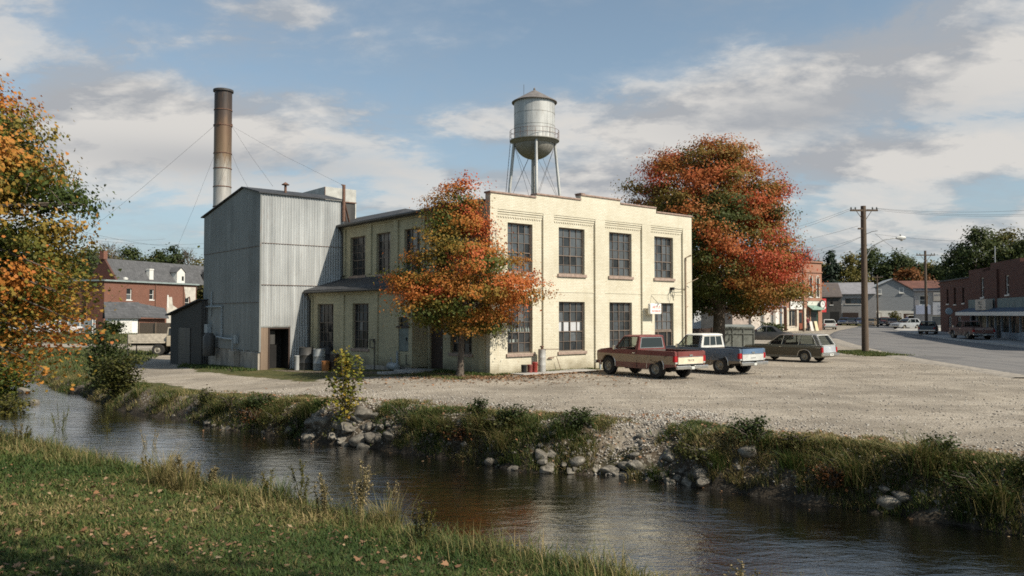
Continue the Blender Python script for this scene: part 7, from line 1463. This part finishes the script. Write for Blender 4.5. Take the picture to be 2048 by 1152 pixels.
# ---- parked and passing cars of the town
def parked(label, cat, x, y, rz, kind, col, L=4.5, Wd=.86, roof=None, name='parked_car', group='cars of the town', **k):
    t = thing(name, label, cat, (x, y, float(plat(x, y)) + (.035 if k.pop('road', True) else .14)), rz, group); car(t, carpaint('car_' + str(len(bpy.data.materials)), col, .35, .15), roof, L, Wd, kind, detail=False, **k); return t
parked('long pale grey estate car driving on the street beyond the pole', 'car', bx(1811, 115), 115, R(203), 'wagon', (.27, .28, .29), 4.4); parked('dark blue green car parked on the right pavement by the second pole', 'car', 45.6, 87.5, R(58), 'sedan', (.035, .05, .055), 4.5, road=False)
parked('cream van with rounded roof parked beyond the pale grey estate car', 'van', bx(1834, 150), 150, R(165), 'van', (.58, .56, .46), 4.3, .9, name='parked_van'); parked('black sedan behind the green dumpster', 'car', 20.9, 66.5, R(170), 'sedan', (.02, .022, .024), 4.5, road=False); parked('white car parked at the kerb beside the brick corner store', 'car', 44.6, 112.5, R(75), 'sedan', (.58, .57, .53), 4.6)
for i, (px, Y, c, lb) in enumerate(((1688, 148, (.03, .05, .10), 'small blue car, leftmost of the row before the grey barns'), (1703, 147, (.02, .025, .04), 'dark car second from the left in the row before the grey barns'), (1721, 145, (.03, .045, .09), 'navy car third from the left in the row before the grey barns'), (1741, 138, (.16, .12, .08), 'brownish car just right of the nearest pole'), (1755, 146, (.018, .02, .026), 'black car behind the distant short pole'), (1770, 145, (.10, .025, .025), 'dark red car right of the distant short pole'))): parked(lb, 'car', bx(px, Y), Y, R(238 + 6 * (i % 3)), ('sedan', 'compact', 'sedan', 'compact', 'sedan', 'wagon')[i], c, 4.3)
t = parked('tan car at the right end of the row before the grey barns', 'car', bx(1783, 140), 140, R(250), 'compact', (.30, .17, .11), 4.3)
parked('white car at the far left behind the orange maple', 'car', -58.5, 92, R(160), 'sedan', (.6, .6, .58), 4.5, road=False); parked('white sedan glimpsed under the orange maple leaves left of the white fence', 'car', -50.5, 89, R(10), 'sedan', (.62, .60, .58), 4.5, road=False)
T3 = thing('pickup_truck', 'faded rusty red pickup truck parked by the shop fronts on the right', 'pickup truck'); C_f = carpaint('faded_red', (.13, .055, .042), .6, .5); pickup(T3, C_f, C_f, carpaint('faded_red_low', (.10, .045, .036), .6, .5), C_f, carpaint('pale_tail_top', (.34, .24, .20), .6), carpaint('tail_red', (.17, .06, .045), .6), False, 'TRUCK'); T3.location = (42.9, 74.8, float(plat(42.9, 74.8)) + .10); T3.rotation_euler = (0, 0, R(84)); T3.scale = (1.08, 1.08, 1.0)
# ---- dumpster and yard clutter
def dumpster():
    t = thing('dumpster', 'grey green steel dumpster behind the white cabbed blue pickup', 'dumpster', (bx(1472, 57.5), 57.5, gz(bx(1472, 57.5), 57.5)), R(-10)); c = plain('green_grey_enamel', (.205, .215, .19), .6, .3, 2); m = MB(); m.prism([(-1.1, -.75, .1), (1.15, -.75, .1), (1.15, .75, .1), (-1.1, .75, .1)], (0, 0, 1.5)); m.box(-1.16, 1.21, -.81, .81, 1.55, 1.62)
    for x in (-1.1, -.35, .4, 1.1): m.box(x, x + .06, -.79, -.75, .15, 1.5)
    m.box(-1.12, 1.17, -.79, -.75, 1.15, 1.22); m.build('bin', c, t, bevel=.01); m = MB(); m.prism([(-1.15, -.8, 1.625), (1.2, -.8, 1.625), (1.2, .8, 1.78), (-1.15, .8, 1.78)], (0, 0, .04)); m.build('lid', c, t); m = MB(); m.box(1.152, 1.17, -.72, .72, .15, 1.5); m.build('sunlit_end', plain('sunlit_green', (.36, .39, .34), .6, .2, 2), t)  # paler plate added on the right end: sunlight put into its colour
dumpster()
def drum(name, label, cat, p, r, h, m_, rings=True):
    t = thing(name, label, cat, (p.x, p.y, gz(p.x, p.y))); m = MB(); pr = [(0, 0), (r, 0), (r, h * .30), (r * 1.05, h * .33), (r, h * .36), (r, h * .64), (r * 1.05, h * .67), (r, h * .70), (r, h), (r * 1.03, h + .01), (r * .96, h + .02), (r * .95, h - .02), (0, h - .02)] if rings else [(0, 0), (r * .9, 0), (r, h), (r * 1.05, h + .01), (r * .95, h + .03), (0, h + .02)]; m.lathe(pr, 20); m.build('body', m_, t, smooth='angle'); return t
lw = lambda px, p: fw(*p)
t = drum('metal_drum', 'tall pale grey dented drum by the lean to wall', 'drum', at(638, 735, 40.9), .30, 1.06, galv('drum_sheet', (.34, .35, .34), .7, .2)); t = drum('dark_barrel', 'dark barrel left of the tall pale grey drum', 'barrel', at(612, 735, 41.4), .36, 1.15, M_galv_dk); t = drum('dark_barrel', 'second dark barrel half hidden behind the pale grey drum', 'barrel', at(655, 728, 42.0), .33, 1.15, M_iron); t = drum('small_can', 'slim grey can standing by the mill door', 'can', at(594, 733, 41.2), .14, .72, M_galv, False); t = drum('orange_can', 'orange rusty can right of the pale grey drum', 'can', at(651, 738, 40.0), .20, .46, plain('orange_rust', (.32, .13, .04), .7, .4, 5), False)
t = thing('scrap_pile', 'dark pile of boxes and scrap under the lean to window', 'scrap pile', at(678, 736, 40.4)); t.location.z = gz(t.location.x, t.location.y); t.rotation_euler.z = FR; m = MB(); m.box(-.5, .6, -.3, .4, 0, .45); m.box(-.3, .5, -.2, .4, .451, .78); m.box(.62, 1.1, -.2, .3, 0, .35); m.path([(-.5, -.4, .1), (.8, -.35, .5)], .04, 6); m.path([(-.4, -.45, .05), (1.0, -.4, .3)], .03, 6); m.build('scrap', M_darkwood, t, bevel=.02)
t = thing('fuel_tank', 'small horizontal grey tank on the ground under the wall cabinet', 'tank', at(786, 744, 37.6)); t.location.z = gz(t.location.x, t.location.y); t.rotation_euler.z = FR + R(82); m = MB(); m.lathe([(0, -.5), (.14, -.47), (.18, -.38), (.18, .38), (.14, .47), (0, .5)], 14, (0, 0, .2), 0, 'x'); m.path([(.2, 0, .35), (.2, 0, .55), (.28, 0, .6)], .02, 6); m.build('shell', M_pipe, t, smooth='angle')
t = drum('gas_cylinder', 'upright grey gas cylinder against the sunlit cream wall', 'gas cylinder', fw(2.72, -.28), .17, 1.0, galv('cylinder_paint', (.42, .41, .38), .6, .2)); m = MB(); m.box(-.15, .75, -.1, -.06, 1.02, 1.05); m.lathe([(.05, 1.0), (.05, 1.12), (.09, 1.12), (.09, 1.18), (0, 1.19)], 10); m.build('valve', M_rustpipe, t)
drum('red_can', 'red fuel can at the foot of the sunlit wall, right beside the darker red can', 'fuel can', fw(2.15, -.45), .125, .46, plain('red_enamel', (.26, .04, .03), .5, .3, 5), False); drum('dull_red_can', 'dull red fuel can squeezed between the black can and the brighter red can', 'fuel can', fw(1.86, -.45), .12, .36, plain('dull_red_enamel', (.20, .055, .045), .6, .3, 5), False); drum('black_can', 'small black and grey can left of the two red fuel cans', 'can', fw(1.55, -.42), .13, .36, M_black, False)
t = drum('bollard_pipe', 'short grey pipe stub beside the wall at the front of the maroon pickup', 'pipe stub', fw(6.15, -.55), .06, .38, M_pipe, False)
t = thing('broken_rail', 'thin bent metal bracket leaning on the sunlit wall below the second window', 'bracket', fw(3.3, -.06, 0), FR); m = MB(); m.path([(0, 0, .62), (.5, 0, .68), (.75, -.03, .05)], .014, 5); m.box(-.02, .3, -.03, .0, .58, .62); m.build('rod', M_rustpipe, t)
# ---- two townspeople far down the street
def person(label, x, y, rz, coat, legs, hair, h=1.72):
    t = thing('person', label, 'person', (x, y, float(plat(x, y)) + .14), rz); k = h / 1.72; V = [(0, 0, .95), (0, 0, 1.15), (0, 0, 1.40), (0, 0, 1.50), (0, .01, 1.62), (-.09, 0, .90), (-.10, .03, .50), (-.10, -.02, .08), (-.10, .10, .04), (.09, 0, .90), (.10, -.03, .50), (.11, -.06, .08), (.11, .06, .04), (-.19, 0, 1.40), (-.24, -.02, 1.12), (-.22, .08, .88), (.19, 0, 1.40), (.24, -.02, 1.12), (.21, .10, .90)]
    E_ = [(0, 1), (1, 2), (2, 3), (3, 4), (0, 5), (5, 6), (6, 7), (7, 8), (0, 9), (9, 10), (10, 11), (11, 12), (2, 13), (13, 14), (14, 15), (2, 16), (16, 17), (17, 18)]; rr = [.15, .15, .16, .06, .10, .09, .065, .045, .04, .09, .065, .045, .04, .06, .045, .035, .06, .045, .035]
    me = bpy.data.meshes.new('body'); me.from_pydata([tuple(c * k for c in v) for v in V], E_, []); o = bpy.data.objects.new('body', me); COL.objects.link(o); s = o.modifiers.new('skin', 'SKIN')
    for i, r in enumerate(rr): me.skin_vertices[0].data[i].radius = (r * k, r * k * .8)
    me.skin_vertices[0].data[0].use_root = True; o.modifiers.new('sub', 'SUBSURF').levels = 1; bpy.context.view_layer.update(); m2 = bpy.data.meshes.new_from_object(o.evaluated_get(bpy.context.evaluated_depsgraph_get())); o.modifiers.clear(); o.data = m2; m2.name = 'body'; m2.materials.clear()
    for c in (coat, legs, plain('skin_tone', (.45, .27, .19), .6, .1, 9)): m2.materials.append(c)
    for p in m2.polygons: z = p.center.z / k; p.material_index = 1 if z < .92 and abs(p.center.x) < .17 * k else (2 if z > 1.48 or (z < .95 and abs(p.center.x) > .17 * k) else 0); p.use_smooth = True
    o.parent = t; m = MB(); m.lathe([(.0, 1.76 * k), (.07 * k, 1.74 * k), (.105 * k, 1.66 * k), (.10 * k, 1.60 * k)], 12, (0, -.015, 0)); m.build('hair', hair, t, smooth='angle')
M_hair = plain('dark_hair', (.05, .035, .025), .8, .2, 9)
_m = bpy.data.objects['corner_store'].matrix_basis @ Vector((3.0, -1.0, 0)); person('person in dark red coat and light top standing at the brick corner store door', _m.x, _m.y, R(200), plain('dark_red_coat', (.14, .03, .035), .8, .2, 6), plain('dark_trousers', (.03, .03, .04), .8, .2, 6), M_hair)
person('person in dark blue clothes standing left of the cream van', bx(1813, 146), 146, R(170), plain('dark_blue_coat', (.03, .04, .09), .8, .2, 6), plain('black_trousers', (.02, .02, .025), .8, .2, 6), plain('grey_hair', (.3, .28, .26), .8, .2, 6))

# ---- pieces that stand apart become objects of their own
def split_loose(o):
    me = o.data; n = len(me.vertices); par = list(range(n))
    def find(a):
        while par[a] != a: par[a] = par[par[a]]; a = par[a]
        return a
    for e in me.edges:
        a, b = find(e.vertices[0]), find(e.vertices[1])
        if a != b: par[a] = b
    isl = {}
    for i in range(n): isl.setdefault(find(i), []).append(i)
    keys = list(isl); bb = []
    for k in keys:
        P = np.array([me.vertices[i].co[:] for i in isl[k]]); bb.append((P.min(0), P.max(0)))
    g = list(range(len(keys)))
    def fg(a):
        while g[a] != a: a = g[a]
        return a
    for i in range(len(keys)):
        for j in range(i + 1, len(keys)):
            gap = np.maximum(0, np.maximum(bb[i][0] - bb[j][1], bb[j][0] - bb[i][1])); sz = max((bb[i][1] - bb[i][0]).max(), (bb[j][1] - bb[j][0]).max())
            if np.linalg.norm(gap) <= max(.02, .5 * sz):
                a, b = fg(i), fg(j)
                if a != b: g[a] = b
    grp = {}
    for i, k in enumerate(keys): grp.setdefault(fg(i), set()).update(isl[k])
    if len(grp) < 2: return
    base = o.name.split('.')[0]; sets = list(grp.values()); src = me.copy()
    for q, st in enumerate(sets):
        bm = bmesh.new(); bm.from_mesh(src); bm.verts.ensure_lookup_table(); bmesh.ops.delete(bm, geom=[v for v in bm.verts if v.index not in st], context='VERTS')
        if q == 0: bm.to_mesh(me); me.update()
        else:
            m2 = src.copy(); bm.to_mesh(m2); m2.update(); c = o.copy(); c.data = m2; c.name = base; COL.objects.link(c); c.parent = o.parent
        bm.free()
    bpy.data.meshes.remove(src)
for o in [q for q in bpy.data.objects if q.type == 'MESH' and q.name.split('.')[0] in ('wall_piping', 'band', 'crossarm', 'papered_pane', 'bottle_row', 'pillar', 'door_seam', 'latch', 'downpipe', 'post', 'window_arch', 'shopfront_frame', 'insulator', 'bed_rail', 'bottle')]: split_loose(o)
# a thing of a single mesh needs no empty over it
for e in [q for q in bpy.data.objects if q.type == 'EMPTY' and q.parent is None and len(q.children) == 1]:
    c = e.children[0]; nm = e.name; c.parent = None; c.location, c.rotation_euler, c.scale = e.location.copy(), e.rotation_euler.copy(), e.scale.copy()
    for k in ('label', 'category', 'group'):
        if e.get(k): c[k] = e[k]
    bpy.data.objects.remove(e); c.name = nm
